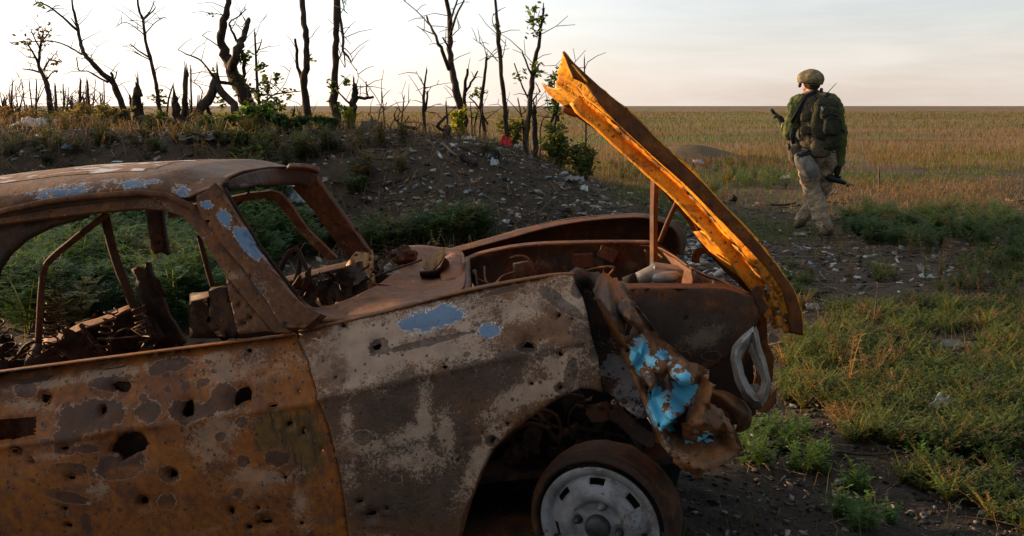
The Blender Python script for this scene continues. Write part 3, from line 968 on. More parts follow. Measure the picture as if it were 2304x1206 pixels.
# roof skin with its side rail, lofted across the car
gut = [(-420, 540), (0, 473), (112, 449), (209, 438), (317, 430), (373, 436), (429, 456), (455, 452)]
crown = [(-420, 470), (0, 402), (130, 384), (260, 371), (420, 364), (520, 363), (600, 368)]
gp = [cpt(a, b, -0.60) for a, b in gut]; cpn = [cpt(a, b, -0.10) for a, b in crown]
hd = [cpt(500, 420, -0.555), cpt(520, 398, -0.50), cpt(548, 386, -0.36), cpt(606, 377, 0.0), cpt(660, 376, 0.30), cpt(700, 381, 0.50), cpt(711, 390, 0.56)]
NS, NTT = 41, 40
V = []
gx = np.array([p.x for p in gp]); gzz = np.array([p.z for p in gp]); cx_ = np.array([p.x for p in cpn]); cz_ = np.array([p.z for p in cpn])
hy = np.array([p.y for p in hd]); hx = np.array([p.x for p in hd]); hz = np.array([p.z for p in hd])
for i in range(NS):
    s_ = -1 + 2 * i / (NS - 1)
    s_ = math.copysign(1 - (1 - abs(s_)) ** 1.35, s_)
    yb = 0.60 * s_
    xe = float(np.interp(yb, hy, hx)); ze = float(np.interp(yb, hy, hz))
    for j in range(NTT + 1):
        t_ = j / NTT
        x = gx[0] + (xe - gx[0]) * (1 - (1 - t_) ** 1.2)
        g = float(np.interp(x, gx, gzz)); c = float(np.interp(x, cx_, cz_))
        z = g + (c - g) * (1 - abs(s_) ** 3.6) ** 0.62
        k = max(0, (t_ - 0.82) / 0.18); k = k * k * (3 - 2 * k)
        V.append((x, yb, z * (1 - k) + ze * k))
P = np.array(V)
F = [(i * (NTT + 1) + j, (i + 1) * (NTT + 1) + j, (i + 1) * (NTT + 1) + j + 1, i * (NTT + 1) + j + 1) for i in range(NS - 1) for j in range(NTT)]
PX = car_px(P)
near = (P[:, 1] < 0.1).astype(float)
at = {'blue': patch_attr(PX, [(150, 432, 110, 16, -6), (300, 415, 70, 12, -4), (408, 432, 22, 14, 20), (230, 440, 60, 8), (452, 410, 8, 6)]) * near * 0.60,
      'pale': patch_attr(PX, [(230, 392, 260, 12, -3), (60, 405, 120, 14, -5), (470, 377, 60, 6)]) * near}
roof = mesh_obj('roof', P, F, M['roof'], car, True, at)
solid(roof, 0.004, -1)
# flaking white paint on the roof top
M['flake'] = rust('flaking roof', (0.15, 0.062, 0.028), (0.19, 0.08, 0.03), 0.4, 0.7, 0.2, 0.5, 0.8, white=0.85, bump=0.25)
sel = [f for f in F if abs(P[list(f), 1].mean() + 0.20) < 0.27 and P[list(f), 0].mean() < hd[3].x - 0.2]
bot = [cpt(-420, 486, -.60)]
mesh_obj('roof_paint', P + np.array([0, -0.001, 0.0052]), sel, M['flake'], roof)
# gutter channel along the near edge
m = MB()
m.tube([cpt(a, b + 3, -0.612) for a, b in gut[:6] + [(429, 460), (466, 498), (504, 550), (560, 614), (615, 690), (652, 748)]], 0.009, 8)
m.build('gutter', M['pillar'], roof)
m = MB()
m.tube([cpt(a, b + 14, -0.575) for a, b in gut[:6] + [(420, 462), (455, 498), (494, 550), (550, 614), (606, 690), (640, 748)]], 0.016, 8)
m.build('door_seal_channel', M['deep'], roof)
# windscreen header (underside, dark) and its torn front corner
loft('windscreen_header', [[(506, 410, -.55), (548, 392, -.36), (603, 380, 0), (655, 378, .3), (712, 390, .56)],
                           [(512, 424, -.54), (560, 418, -.36), (612, 413, 0), (652, 411, .3), (700, 420, .54)],
                           [(540, 420, -.50), (570, 412, -.30), (615, 406, 0.1), (650, 405, .35), (690, 415, .5)]], M['inner'], roof, 4, 6, 0.012)
bevel(loft('header_cap', [[(648, 371, .18), (690, 370, .42), (716, 379, .58)], [(646, 379, .12), (690, 380, .40), (715, 390, .56)]], M['cowl'], roof, 3, 4, 0.02), 0.004)
# pillars
ap = [(455, 452), (476, 440), (500, 421), (526, 469), (555, 512), (582, 557), (608, 594), (634, 626), (655, 654), (672, 674), (696, 694), (735, 712), (700, 742), (670, 742), (649, 742), (615, 684), (560, 608), (504, 545), (466, 492)]
apst = {'blue': [(566, 545, 26, 13, 55), (520, 500, 12, 18, -30), (585, 575, 10, 18, -30), (480, 470, 12, 8)], 'pale': [(600, 660, 20, 40, -35)], 'orange': [(650, 690, 40, 40)], 'dark': [(548, 545, 10, 10), (570, 585, 6, 6)]}
bevel(sheet('windscreen_pillar', ap, M['pillar'], car, lambda x, z: ytum(x, z) + 0.012, [R_(567, 576, 4, 4, 7)], 0.012, 0.045, -1, patches=apst), 0.008, 3)
bevel(sheet('windscreen_pillar', [(659, 417), (690, 405), (711, 395), (748, 447), (786, 499), (831, 563), (840, 580), (790, 585), (748, 525), (711, 473)], M['pillar'], car, ytumf, [R_(757, 503, 5, 4, 6)], 0.02, 0.04), 0.008, 2)
m = MB(); m.tube([cpt(a, b, -0.56) for a, b in [(504, 424), (530, 470), (585, 556), (636, 624), (674, 672)]], 0.008, 8); m.build('windscreen_rubber', M['deep'], car)
# far door frame, pillars
far_door = sheet('door', [(430, 660), (700, 640), (1000, 600), (1000, 760), (430, 760)], M['deep'], car, 0.74, sp=0.05, t=0.03)
bevel(sheet('window_frame', [(380, 470), (506, 445), (562, 433), (612, 428), (632, 434), (650, 452), (694, 516), (760, 580), (738, 584), (672, 516), (634, 466), (618, 448), (600, 444), (562, 449), (506, 462), (380, 490)],
            M['frame'], far_door, ytumf, sp=0.02, t=0.022), 0.004)
sheet('broken_pillar', [(300, 440), (330, 462), (366, 466), (372, 520), (380, 574), (366, 566), (352, 572), (342, 556), (337, 510), (330, 470)], M['deep'], car, 0.62, [R_(360, 548, 4, 3, 6)], 0.02, 0.03)
sheet('roof_rail', [(-170, 470), (300, 445), (420, 440), (510, 432), (512, 445), (430, 452), (330, 460), (-170, 500)], M['deep'], car, 0.57, sp=0.05, t=0.03)
tubes('window_channel', [([(447, 529, .35), (463, 590, .35), (480, 650, .35)], 0.011)], M['inner'], far_door)
tubes('window_channel', [([(560, 434, .5), (545, 452, .42), (526, 466, .38)], 0.006)], M['inner'], far_door)

# bent window channels standing in the cabin
o = tubes('bent_window_channel', [([(240, 482, -.30), (178, 530, -.30), (120, 578, -.30), (100, 604, -.30), (94, 640, -.30), (90, 700, -.30), (86, 770, -.30)], 0.011)], M['frame'], car)
o = tubes('bent_window_channel', [([(236, 482, -.28), (248, 540, -.28), (266, 600, -.28), (284, 645, -.28), (302, 690, -.26), (335, 740, -.24)], 0.015)], M['inner'], car)
# seats: only frames and charred shells are left
seat = sheet('seat', [(80, 790), (95, 765), (150, 738), (185, 722), (250, 700), (290, 690), (318, 700), (345, 722), (372, 760), (420, 800), (300, 830), (60, 840)], M['deep'], car, -0.12, sp=0.03, t=0.05,
             warp=lambda x, z: 0.08 * fbm(x * 8, z * 8, 3, 90))
sheet('seat_back', [(297, 607), (312, 600), (330, 606), (333, 590), (340, 612), (358, 648), (374, 680), (384, 712), (410, 756), (418, 772), (400, 780), (360, 772), (340, 720), (322, 672), (310, 640), (312, 625)], M['deep'], seat,
      -0.05, [R_(346, 642, 5, 5, 6), R_(358, 660, 4, 4, 6)], 0.02, 0.03, warp=lambda x, z: 0.05 * fbm(x * 9, z * 9, 3, 91))
loft('seat_rail', [[(90, 772, -.2), (180, 728, -.2), (250, 705, -.2), (292, 688, -.2), (320, 702, -.2)], [(100, 786, -.26), (184, 742, -.26), (252, 716, -.26), (290, 700, -.26), (312, 712, -.26)]], M['cowl'], seat, 3, 4, 0.006, 0.02)
tubes('seat_spring', [([(250, 795, -.3), (252, 770, -.3), (262, 750, -.3), (285, 740, -.3), (300, 742, -.3)], 0.005), ([(40, 800, -.3), (60, 776, -.3), (90, 770, -.3), (120, 800, -.3)], 0.006),
                      ([(180, 730, -.3), (205, 760, -.3), (230, 790, -.3), (250, 812, -.3)], 0.008)], M['inner'], seat)
m = MB()
for k in range(26):
    c = cpt(random.uniform(-60, 400), random.uniform(772, 840), random.uniform(-.4, .2))
    bent_bit(m, c, random.uniform(.05, .18), random.uniform(.04, .12))
tag(m.build('seat_debris', M['deep'], seat, False), kind='stuff')
for (a, b, y_, L, rr_) in ((40, 812, -.35, .20, .022), (110, 800, -.30, .22, .022), (170, 795, -.34, .18, .02), (225, 800, -.36, .16, .02), (330, 790, -.3, .16, .02)):
    q = cpt(a, b, y_); ax = Vector((random.uniform(-.5, .5), random.uniform(-.3, .3), .8)).normalized(); e1 = ax.orthogonal().normalized(); e2 = ax.cross(e1)
    m = MB(); m.tube([q + ax * (L * t / 60) + (e1 * math.cos(t * .75) + e2 * math.sin(t * .75)) * rr_ for t in range(61)], .0028, 5)
    m.build('coil_spring', M['inner'], seat)
for k in range(14):
    q = cpt(random.uniform(-20, 400), random.uniform(730, 830), random.uniform(-.4, .1))
    P_ = [q]
    for _ in range(6): P_.append(P_[-1] + Vector((random.uniform(-.06, .06), random.uniform(-.04, .04), random.uniform(-.035, .03))))
    m = MB(); m.tube(P_, .003, 5); m.build('wire', M['frame'], seat)
# transmission hump and floor
P0 = [cpt(-420, 1150, -0.70), cpt(1020, 1080, -0.70)]
m = MB(); m.box((-1.15, 0, -0.10), (2.4, 1.36, 0.02)); m.build('floor_pan', M['deep'], car, False)
m = MB(); m.box((-0.50, 0.02, 0.14), (0.02, 1.30, 0.62)); m.build('bulkhead', M['inner'], car, False)
# dark box by the near hinge
sheet('kick_panel', [(474, 650), (500, 645), (520, 648), (540, 690), (545, 752), (500, 756), (484, 730), (478, 690)], M['deep'], car, -0.52, [], 0.02, 0.05, warp=lambda x, z: 0.05 * fbm(x * 12, z * 12, 3, 92))

# cowl below the windscreen: swept channel and top panel
loft('cowl', [[(670, 663, -.655), (700, 690, -.63), (740, 688, -.56), (790, 670, -.45), (840, 646, -.28), (880, 619, -.02), (912, 586, .30), (926, 562, .50), (905, 556, .62)],
              [(690, 690, -.665), (715, 704, -.64), (765, 695, -.56), (815, 676, -.45), (865, 650, -.28), (903, 621, -.02), (934, 590, .30), (944, 566, .50), (936, 552, .64)],
              [(690, 722, -.69), (760, 715, -.66), (830, 700, -.58), (890, 682, -.47), (935, 655, -.28), (965, 628, -.02), (978, 596, .30), (985, 574, .50), (980, 556, .66)],
              [(760, 722, -.68), (850, 702, -.66), (930, 684, -.60), (980, 668, -.48), (1012, 640, -.28), (1022, 616, -.02), (1026, 592, .30), (1028, 575, .50), (1020, 560, .66)],
              [(880, 695, -.68), (960, 676, -.66), (1010, 664, -.60), (1036, 652, -.48), (1046, 636, -.28), (1046, 612, -.02), (1046, 590, .30), (1044, 576, .50), (1038, 563, .66)]],
     M['cowl'], car, 6, 5, 0.004, 0.012)
loft('bulkhead_edge', [[(1036, 668, -.5), (1046, 640, -.28), (1046, 612, -.02), (1048, 580, .42)], [(1052, 672, -.5), (1058, 640, -.28), (1056, 612, -.02), (1056, 582, .42)],
                       [(1052, 720, -.5), (1058, 680, -.28), (1056, 645, -.02), (1056, 606, .42)]], M['inner'], car, 3, 4, 0.006)
XD = cpt(790, 600, -.02).x
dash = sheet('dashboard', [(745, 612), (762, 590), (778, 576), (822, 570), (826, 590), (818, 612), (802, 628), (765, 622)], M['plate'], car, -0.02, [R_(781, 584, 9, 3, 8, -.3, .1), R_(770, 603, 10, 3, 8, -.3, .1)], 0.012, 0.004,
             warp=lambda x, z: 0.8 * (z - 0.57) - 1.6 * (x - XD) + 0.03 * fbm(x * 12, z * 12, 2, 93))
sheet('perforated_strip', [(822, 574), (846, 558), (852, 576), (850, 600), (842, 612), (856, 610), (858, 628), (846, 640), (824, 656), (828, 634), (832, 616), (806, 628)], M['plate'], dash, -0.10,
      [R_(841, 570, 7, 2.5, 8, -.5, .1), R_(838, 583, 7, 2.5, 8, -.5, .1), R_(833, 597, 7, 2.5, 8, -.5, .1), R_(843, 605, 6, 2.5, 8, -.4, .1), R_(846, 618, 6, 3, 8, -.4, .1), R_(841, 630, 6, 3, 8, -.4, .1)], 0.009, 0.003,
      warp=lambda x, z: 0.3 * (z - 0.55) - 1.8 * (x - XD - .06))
sheet('glovebox_flap', [(716, 628), (744, 616), (762, 613), (786, 636), (762, 642), (738, 636)], M['inner'], dash, -0.28, [], 0.02, 0.004, warp=lambda x, z: 1.6 * (z - 0.5))
m = MB()
for k in range(40):
    px = random.uniform(640, 880); py = random.uniform(600, 660) + max(0, (720 - px)) * .3
    bent_bit(m, cpt(px, py + 22, random.uniform(-.35, .45)), random.uniform(.04, .15), random.uniform(.03, .10))
for k in range(16):
    px = random.uniform(640, 860); q = cpt(px, random.uniform(620, 690), random.uniform(-.3, .3))
    m.tube([q, q + Vector((random.uniform(-.1, .1), random.uniform(-.1, .1), random.uniform(0, .08))), q + Vector((random.uniform(-.2, .2), random.uniform(-.1, .1), random.uniform(-.06, .08)))], .004, 5)
tag(m.build('dashboard_wreckage', M['deep'], dash, False), kind='stuff')
m = MB(); m.blob(cpt(908, 576, .25), (.05, .04, .035), (.3, .2, .5), 3, .5, 2.0, 3)
m.build('wiper_motor', M['inner'], dash, False)
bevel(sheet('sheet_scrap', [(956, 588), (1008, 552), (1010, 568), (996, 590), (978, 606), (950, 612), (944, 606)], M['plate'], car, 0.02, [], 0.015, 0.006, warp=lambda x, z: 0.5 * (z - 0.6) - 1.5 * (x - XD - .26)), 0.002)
loft('sheet_scrap', [[(944, 612, -.05), (985, 606, -.05), (1002, 580, -.05)], [(946, 620, -.02), (990, 616, -.02), (1008, 586, -.02)], [(952, 626, .05), (994, 624, .05), (1010, 592, .05)]], M['inner'], car, 4, 4, 0.006)
loft('heater_cover', [[(1002, 580, .30), (1020, 570, .30), (1038, 574, .30)], [(990, 606, .05), (1012, 596, .05), (1040, 600, .05)], [(996, 640, -.2), (1020, 630, -.2), (1040, 636, -.2)]], M['cowl'], car, 4, 4, 0.006)
m = MB(); m.tube([cpt(a, b, .35) for a, b in [(629, 612), (640, 585), (652, 566), (664, 560), (673, 566), (676, 585), (672, 612), (664, 634)]], 0.010, 8)
stw = m.build('steering_wheel', M['inner'], car)
tubes('wheel_spoke', [([(674, 566, .34), (684, 592, .30), (696, 622, .30), (700, 645, .30), (690, 655, .30)], .008), ([(656, 650, .1), (666, 636, .1), (676, 620, .1)], .007)], M['inner'], stw)
loft('far_window_sill', [[(430, 665, .72), (640, 625, .72), (740, 600, .72), (850, 577, .72)], [(430, 680, .66), (640, 640, .66), (740, 614, .66), (850, 590, .66)]], M['inner'], far_door, 3, 3, 0.01)

# far fender and the engine bay
loft('front_fender', [[(985, 566, .69), (1049, 550, .69), (1149, 523, .69), (1230, 503, .69), (1310, 491, .69), (1400, 484, .69), (1463, 484, .69), (1524, 503, .69), (1543, 536, .69), (1538, 573, .69)],
                      [(988, 569, .73), (1050, 553, .74), (1149, 526, .75), (1230, 507, .75), (1310, 495, .75), (1400, 488, .75), (1463, 489, .75), (1518, 509, .75), (1533, 538, .75), (1530, 573, .75)],
                      [(995, 580, .74), (1055, 575, .76), (1149, 568, .78), (1230, 560, .78), (1310, 556, .78), (1400, 553, .78), (1463, 552, .78), (1506, 556, .78), (1520, 565, .78), (1520, 582, .78)],
                      [(1000, 680, .74), (1060, 680, .76), (1149, 690, .78), (1230, 690, .78), (1310, 690, .78), (1400, 690, .78), (1463, 690, .78), (1500, 690, .78), (1514, 680, .78), (1514, 670, .78)]],
     M['inner'], car, 5, 4, 0.005, 0.006)
loft('fender_lip', [[(985, 566, .69), (1049, 550, .69), (1149, 523, .69), (1230, 503, .69), (1310, 491, .69), (1400, 484, .69), (1463, 484, .69), (1524, 503, .69), (1543, 536, .69), (1538, 573, .69)],
                    [(1010, 572, .62), (1060, 560, .62), (1149, 536, .62), (1225, 515, .62), (1310, 499, .62), (1400, 491, .62), (1460, 492, .62), (1510, 512, .62), (1528, 540, .62), (1528, 575, .62)]], M['wing'], car, 5, 4, 0.004)
wing = sheet('inner_wing', [(1049, 582), (1090, 564), (1120, 557), (1187, 549), (1300, 544), (1400, 543), (1474, 544), (1500, 560), (1560, 612), (1560, 720), (1049, 720)], M['wing'], car, 0.47,
             [R_(1160, 640, 5, 4, 7)], 0.02, 0.004, warp=lambda x, z: 0.05 * fbm(x * 6, z * 6, 3, 95),
             patches={'pale': [(1215, 597, 34, 14), (1345, 590, 16, 12), (1420, 600, 20, 10)], 'char': [(1100, 610, 40, 40), (1300, 590, 60, 26), (1400, 620, 60, 20)]})
loft('wing_rail', [[(1040, 584, .45), (1090, 565, .45), (1187, 548, .45), (1300, 543, .45), (1400, 542, .45), (1474, 543, .45)], [(1046, 590, .41), (1092, 571, .41), (1187, 554, .41), (1300, 549, .41), (1400, 547, .41), (1474, 549, .41)]], M['frame'], wing, 4, 3, 0.008)
m = MB()
m.box(cpt(1311, 586, .42), (.075, .03, .05), (0.1, .1, .1)); m.build('relay_box', M['frame'], wing, False)
m = MB(); m.box(cpt(1367, 570, .42), (.065, .03, .045), (0.1, .6, .1)); m.build('relay_box', M['frame'], wing, False)
tubes('wire', [([(1148, 583, .2), (1160, 578, .2), (1180, 578, .2), (1192, 590, .2), (1195, 628, .2)], .006), ([(1072, 628, 0), (1110, 640, 0), (1130, 622, .2), (1160, 612, .2)], .005),
               ([(1270, 600, .4), (1276, 620, .4), (1262, 640, .35)], .004), ([(1090, 600, .2), (1100, 640, .1), (1180, 640, .1)], .004)], M['frame'], wing)
loft('battery_tray', [[(1062, 612, .1), (1066, 660, .1)], [(1070, 608, .0), (1076, 656, .0)], [(1073, 650, -.1), (1080, 690, -.1)]], M['inner'], wing, 3, 3, 0.006)
m = MB(); m.lathe([(0.0, .05), (.035, .05), (.04, 0), (.04, -.10), (.03, -.12), (0, -.12)], Matrix.Translation(cpt(1180, 620, .25)) @ Matrix.Rotation(PI / 2, 4, 'X'), 20); m.build('suspension_turret', M['inner'], wing)
m = MB(); m.box((0.02, 0, 0.02), (1.0, 0.96, 0.02)); m.build('bay_floor', M['deep'], car, False)
m = MB()
for k in range(34):
    bent_bit(m, (random.uniform(-.42, .42), random.uniform(-.4, .38), random.uniform(.08, .34)), random.uniform(.06, .22), random.uniform(.04, .14))
for k in range(7):
    m.blob((random.uniform(-.4, .3), random.uniform(-.3, .3), random.uniform(.08, .24)), [random.uniform(.04, .12) for _ in range(3)], [random.uniform(0, 3) for _ in range(3)], k, .45, 2.4, 3)
tag(m.build('engine_remains', M['deep'], car), kind='stuff')
for k in range(16):
    q = Vector((random.uniform(-.44, .44), random.uniform(-.30, .40), random.uniform(.20, .44)))
    P_ = [q]
    for _ in range(6): P_.append(P_[-1] + Vector((random.uniform(-.09, .09), random.uniform(-.05, .05), random.uniform(-.05, .05))))
    Q_, R__ = fine(P_, [random.choice((.004, .005, .009))] * 7, 4, 0, k)
    m = MB(); m.tube(Q_, R__, 6); m.build('burnt_hose', M['inner'] if k % 3 else M['frame'], car)
m = MB()
for k in range(30): bent_bit(m, (random.uniform(-.45, .45), random.uniform(-.35, .42), random.uniform(.24, .40)), random.uniform(.04, .16), random.uniform(.03, .1))
tag(m.build('engine_scrap', M['inner'], car), kind='stuff')
# alloy thermostat housing in the bay
eng = MB()
c0 = cpt(1492, 612, -.05)
eng.tube([c0 + Vector((-.09, 0, -.02)), c0 + Vector((-.03, 0, .0)), c0 + Vector((.03, 0, -.05))], [.028, .034, .05], 14)
eng.box(c0 + Vector((0.0, 0.02, -.03)), (.10, .08, .10), (0.1, .3, .2))
c1 = cpt(1499, 622, -.16)
eng.lathe([(0, .012), (.036, .012), (.045, .004), (.045, -.01), (.03, -.02), (.03, -.09), (.055, -.10)], Matrix.Translation(c1) @ Matrix.Rotation(PI / 2, 4, 'X'), 20)
th = eng.build('thermostat_housing', M['engine'], car); bevel(th, .004)
m = MB(); m.tube([c0 + Vector((-.13, 0, -.03)), c0 + Vector((-.085, 0, -.02))], [.03, .031], 14); m.build('hose_stub', M['dark_void'], th)

# near inner wing: the big dark panel exposed where the fender was torn away
nw = [(1380, 668), (1384, 650), (1466, 645), (1627, 646), (1683, 664), (1698, 684), (1702, 700), (1698, 722), (1684, 742), (1664, 768), (1640, 796), (1612, 816), (1582, 828), (1540, 820), (1500, 806), (1440, 780),
      (1380, 780), (1330, 760)]
nwp = sheet('inner_wing', nw, M['wing'], car, -0.50, [R_(1541, 710, 3.5, 3.5, 7)], 0.014, 0.005,
            warp=lambda x, z: -0.06 * np.exp(-((z - 0.42) / .18) ** 2) + 0.02 * fbm(x * 6, z * 6, 3, 97),
            patches={'char': [(1500, 720, 90, 36), (1560, 770, 90, 40), (1600, 740, 50, 40), (1460, 690, 40, 20)], 'pale': [(1590, 760, 60, 20, -20)], 'dark': [(1500, 780, 10, 8), (1540, 800, 14, 10), (1600, 800, 20, 10), (1520, 790, 8, 8)]})
loft('wing_rail', [[(1384, 640, -.40), (1466, 639, -.40), (1560, 640, -.40), (1627, 641, -.40), (1683, 660, -.40)], [(1384, 646, -.45), (1466, 645, -.45), (1560, 646, -.45), (1627, 647, -.45), (1690, 666, -.45)],
                   [(1384, 652, -.51), (1466, 650, -.51), (1560, 651, -.51), (1627, 652, -.51), (1694, 672, -.51)], [(1384, 664, -.52), (1466, 662, -.52), (1560, 662, -.52), (1627, 664, -.52), (1698, 684, -.52)]], M['wing'], nwp, 4, 3, 0.006)
# radiator support across the front
loft('radiator_support', [[(1440, 552, .40), (1478, 556, .36), (1522, 580, .18), (1567, 608, -.04), (1627, 634, -.28), (1684, 660, -.46)],
                          [(1446, 556, .40), (1482, 562, .36), (1530, 588, .18), (1578, 616, -.04), (1638, 640, -.28), (1692, 666, -.46)],
                          [(1452, 575, .40), (1486, 580, .36), (1530, 606, .18), (1576, 636, -.04), (1636, 660, -.28), (1690, 690, -.46)],
                          [(1470, 700, .40), (1500, 720, .36), (1540, 740, .18), (1580, 760, -.04), (1640, 790, -.28), (1680, 820, -.46)]], M['hoodflange'], car, 4, 4, 0.006, 0.015)
tubes('bonnet_prop', [([(1526, 448, .38), (1504, 496, .38), (1484, 545, .38)], .009)], M['wing'], car)
m = MB()
a, b = cpt(1466, 366, .38), cpt(1471, 690, .0)
m.tube([a, cpt(1474, 392, .3), cpt(1471, 470, .2), b], [.015, .016, .014, .013], 4); m.build('bonnet_prop', M['wing'], car, False)

# front end: lower valance scraps, bumper remains, hinge arms
loft('bonnet_hinge', [[(1694, 648, -.47), (1690, 670, -.47), (1700, 700, -.47), (1716, 712, -.47)], [(1706, 642, -.47), (1704, 668, -.47), (1712, 690, -.47), (1724, 700, -.47)],
                      [(1714, 655, -.45), (1713, 668, -.45), (1720, 682, -.45), (1730, 692, -.45)]], M['wing'], car, 4, 4, .006)
loft('bonnet_hinge', [[(1556, 590, .3), (1560, 565, .3), (1580, 556, .3), (1596, 570, .3)], [(1574, 592, .3), (1576, 576, .3), (1586, 570, .3), (1596, 580, .3)]], M['inner'], car, 4, 4, .006)
sheet('front_panel', [(1700, 700), (1724, 716), (1726, 770), (1740, 800), (1738, 850), (1730, 900), (1748, 880), (1748, 912), (1724, 930), (1700, 920), (1690, 880), (1706, 800)], M['hoodflange'], car, -0.30, [], .02, .005,
      warp=lambda x, z: 0.08 * fbm(x * 9, z * 9, 3, 98))
sheet('front_panel', [(1600, 800), (1690, 740), (1700, 930), (1640, 960), (1590, 900)], M['deep'], car, -0.25, [], .03, .005, warp=lambda x, z: 0.08 * fbm(x * 7, z * 7, 3, 99))
loft('bumper_scrap', [[(1574, 868, -.62), (1606, 884, -.62), (1640, 900, -.60), (1676, 922, -.55)], [(1590, 884, -.66), (1620, 898, -.66), (1652, 920, -.64), (1684, 944, -.58)],
                      [(1596, 906, -.62), (1628, 922, -.62), (1650, 950, -.60), (1672, 972, -.55)]], M['crumple'], car, 5, 5, .005, .05)
loft('bumper_scrap', [[(1650, 915, -.56), (1672, 905, -.5), (1690, 930, -.45)], [(1660, 950, -.60), (1680, 945, -.54), (1688, 960, -.48)], [(1655, 974, -.56), (1670, 975, -.5), (1680, 972, -.45)]], M['hoodflange'], car, 5, 5, .005, .03)

# torn, crumpled front part of the near fender
strip = [(1358, 613), (1374, 626), (1391, 640), (1408, 648), (1419, 675), (1426, 695), (1446, 712), (1461, 736), (1478, 764), (1496, 791), (1520, 798), (1547, 806), (1570, 820), (1594, 829), (1586, 848), (1580, 868), (1600, 892),
         (1627, 922), (1650, 962), (1656, 988), (1682, 997), (1650, 1006), (1622, 1027), (1606, 1046), (1592, 1062), (1567, 1067), (1540, 1050), (1522, 1037), (1500, 1020), (1481, 1007), (1470, 980), (1461, 947), (1452, 915), (1446, 891), (1430, 850),
         (1416, 821), (1401, 791), (1385, 770), (1376, 751), (1362, 715), (1351, 690), (1338, 668), (1335, 650), (1342, 632)]
ctrl = [(1358, 613, .03), (1391, 640, .05), (1345, 660, -.02), (1380, 690, -.06), (1420, 690, .04), (1410, 760, -.05), (1455, 740, .05), (1385, 770, 0), (1440, 770, -.10), (1478, 800, -.03), (1430, 820, -.02), (1460, 830, -.11), (1500, 830, .02),
        (1500, 790, .06), (1545, 815, .0), (1594, 829, -.09), (1530, 860, .03), (1470, 880, -.04), (1500, 890, -.12), (1545, 900, -.05), (1580, 868, -.10), (1480, 930, -.08), (1520, 950, .0), (1560, 930, -.10), (1600, 940, -.03), (1500, 975, -.10), (1560, 985, -.14),
        (1610, 985, -.12), (1650, 985, -.08), (1682, 997, -.05), (1540, 1020, .0), (1600, 1020, .02), (1567, 1067, .06), (1481, 1007, .02)]
cq = [(cpt(a, b, -.74), w) for a, b, w in ctrl]


_xz = [(p.x, p.z) for p, w in cq]
_wv = [w for p, w in cq]
for _ in range(30):
    k = random.randrange(len(cq)); l = random.randrange(len(cq))
    if math.hypot(_xz[k][0] - _xz[l][0], _xz[k][1] - _xz[l][1]) < .2:
        t_ = random.uniform(.25, .75)
        _xz.append((_xz[k][0] * t_ + _xz[l][0] * (1 - t_) + random.uniform(-.01, .01), _xz[k][1] * t_ + _xz[l][1] * (1 - t_) + random.uniform(-.01, .01)))
        _wv.append((_wv[k] + _wv[l]) / 2 + random.uniform(-.06, .06))
for q in ((-.9, -.9), (1.6, -.9), (1.6, 1.4), (-.9, 1.4)): _xz.append(q); _wv.append(0.0)
_r = delaunay_2d_cdt([Vector(q) for q in _xz], [], [], 0, 1e-7)
_tv = np.array([tuple(v) for v in _r[0]]); _tf = [f for f in _r[2] if len(f) == 3]
_tw = np.array([_wv[o[0]] if o else 0.0 for o in _r[3]])


def crease(x, z):
    """folded sheet: flat facets meeting in sharp creases"""
    x = np.asarray(x, float); z = np.asarray(z, float)
    out = np.zeros_like(x)
    wx = x + 0.003 * fbm(x * 14, z * 14, 2, 100); wz = z + 0.003 * fbm(x * 14 + 7, z * 14, 2, 101)
    for a, b, c in _tf:
        A, B, Cc = _tv[a], _tv[b], _tv[c]
        d = (B[1] - Cc[1]) * (A[0] - Cc[0]) + (Cc[0] - B[0]) * (A[1] - Cc[1])
        if abs(d) < 1e-9: continue
        u = ((B[1] - Cc[1]) * (wx - Cc[0]) + (Cc[0] - B[0]) * (wz - Cc[1])) / d
        v = ((Cc[1] - A[1]) * (wx - Cc[0]) + (A[0] - Cc[0]) * (wz - Cc[1])) / d
        w = 1 - u - v
        k = (u >= -1e-6) & (v >= -1e-6) & (w >= -1e-6)
        out[k] = (u * _tw[a] + v * _tw[b] + w * _tw[c])[k]
    return out * 2.1 + 0.004 * fbm(x * 18, z * 18, 3, 102)


cr_st = {'cyan': [(1441, 800, 19, 34, -8), (1482, 812, 22, 20, -20), (1462, 826, 10, 8), (1475, 905, 18, 34, 6), (1538, 880, 26, 44, 34), (1490, 945, 26, 18, 30), (1560, 990, 44, 5, 4), (1520, 915, 18, 12, 30)],
         'char': [(1560, 965, 66, 26, 14), (1412, 735, 18, 16), (1500, 860, 16, 16), (1458, 850, 12, 20)], 'pale': [(1400, 650, 20, 30), (1445, 720, 12, 36, -40), (1500, 840, 40, 14), (1500, 1005, 20, 16), (1560, 1030, 30, 10)],
         'orange': [(1390, 700, 30, 40), (1450, 770, 20, 30), (1550, 950, 50, 20), (1580, 1040, 50, 20), (1520, 830, 50, 16)]}
torn = sheet('torn_fender_front', strip, M['crumple'], car, -0.72, [[(1402, 740), (1410, 722), (1426, 718), (1428, 734), (1418, 748), (1406, 750)], R_(1411, 779, 6, 6, 7), R_(1397, 777, 4, 5, 7), [(1470, 806), (1482, 800), (1480, 812)],
                                                                      [(1458, 846), (1466, 842), (1468, 870), (1462, 880), (1454, 866)], R_(1418, 756, 4, 8, 6, .5), R_(1477, 922, 7, 6, 7)], .008, .003, jag=2.2, patches=cr_st, warp=crease)
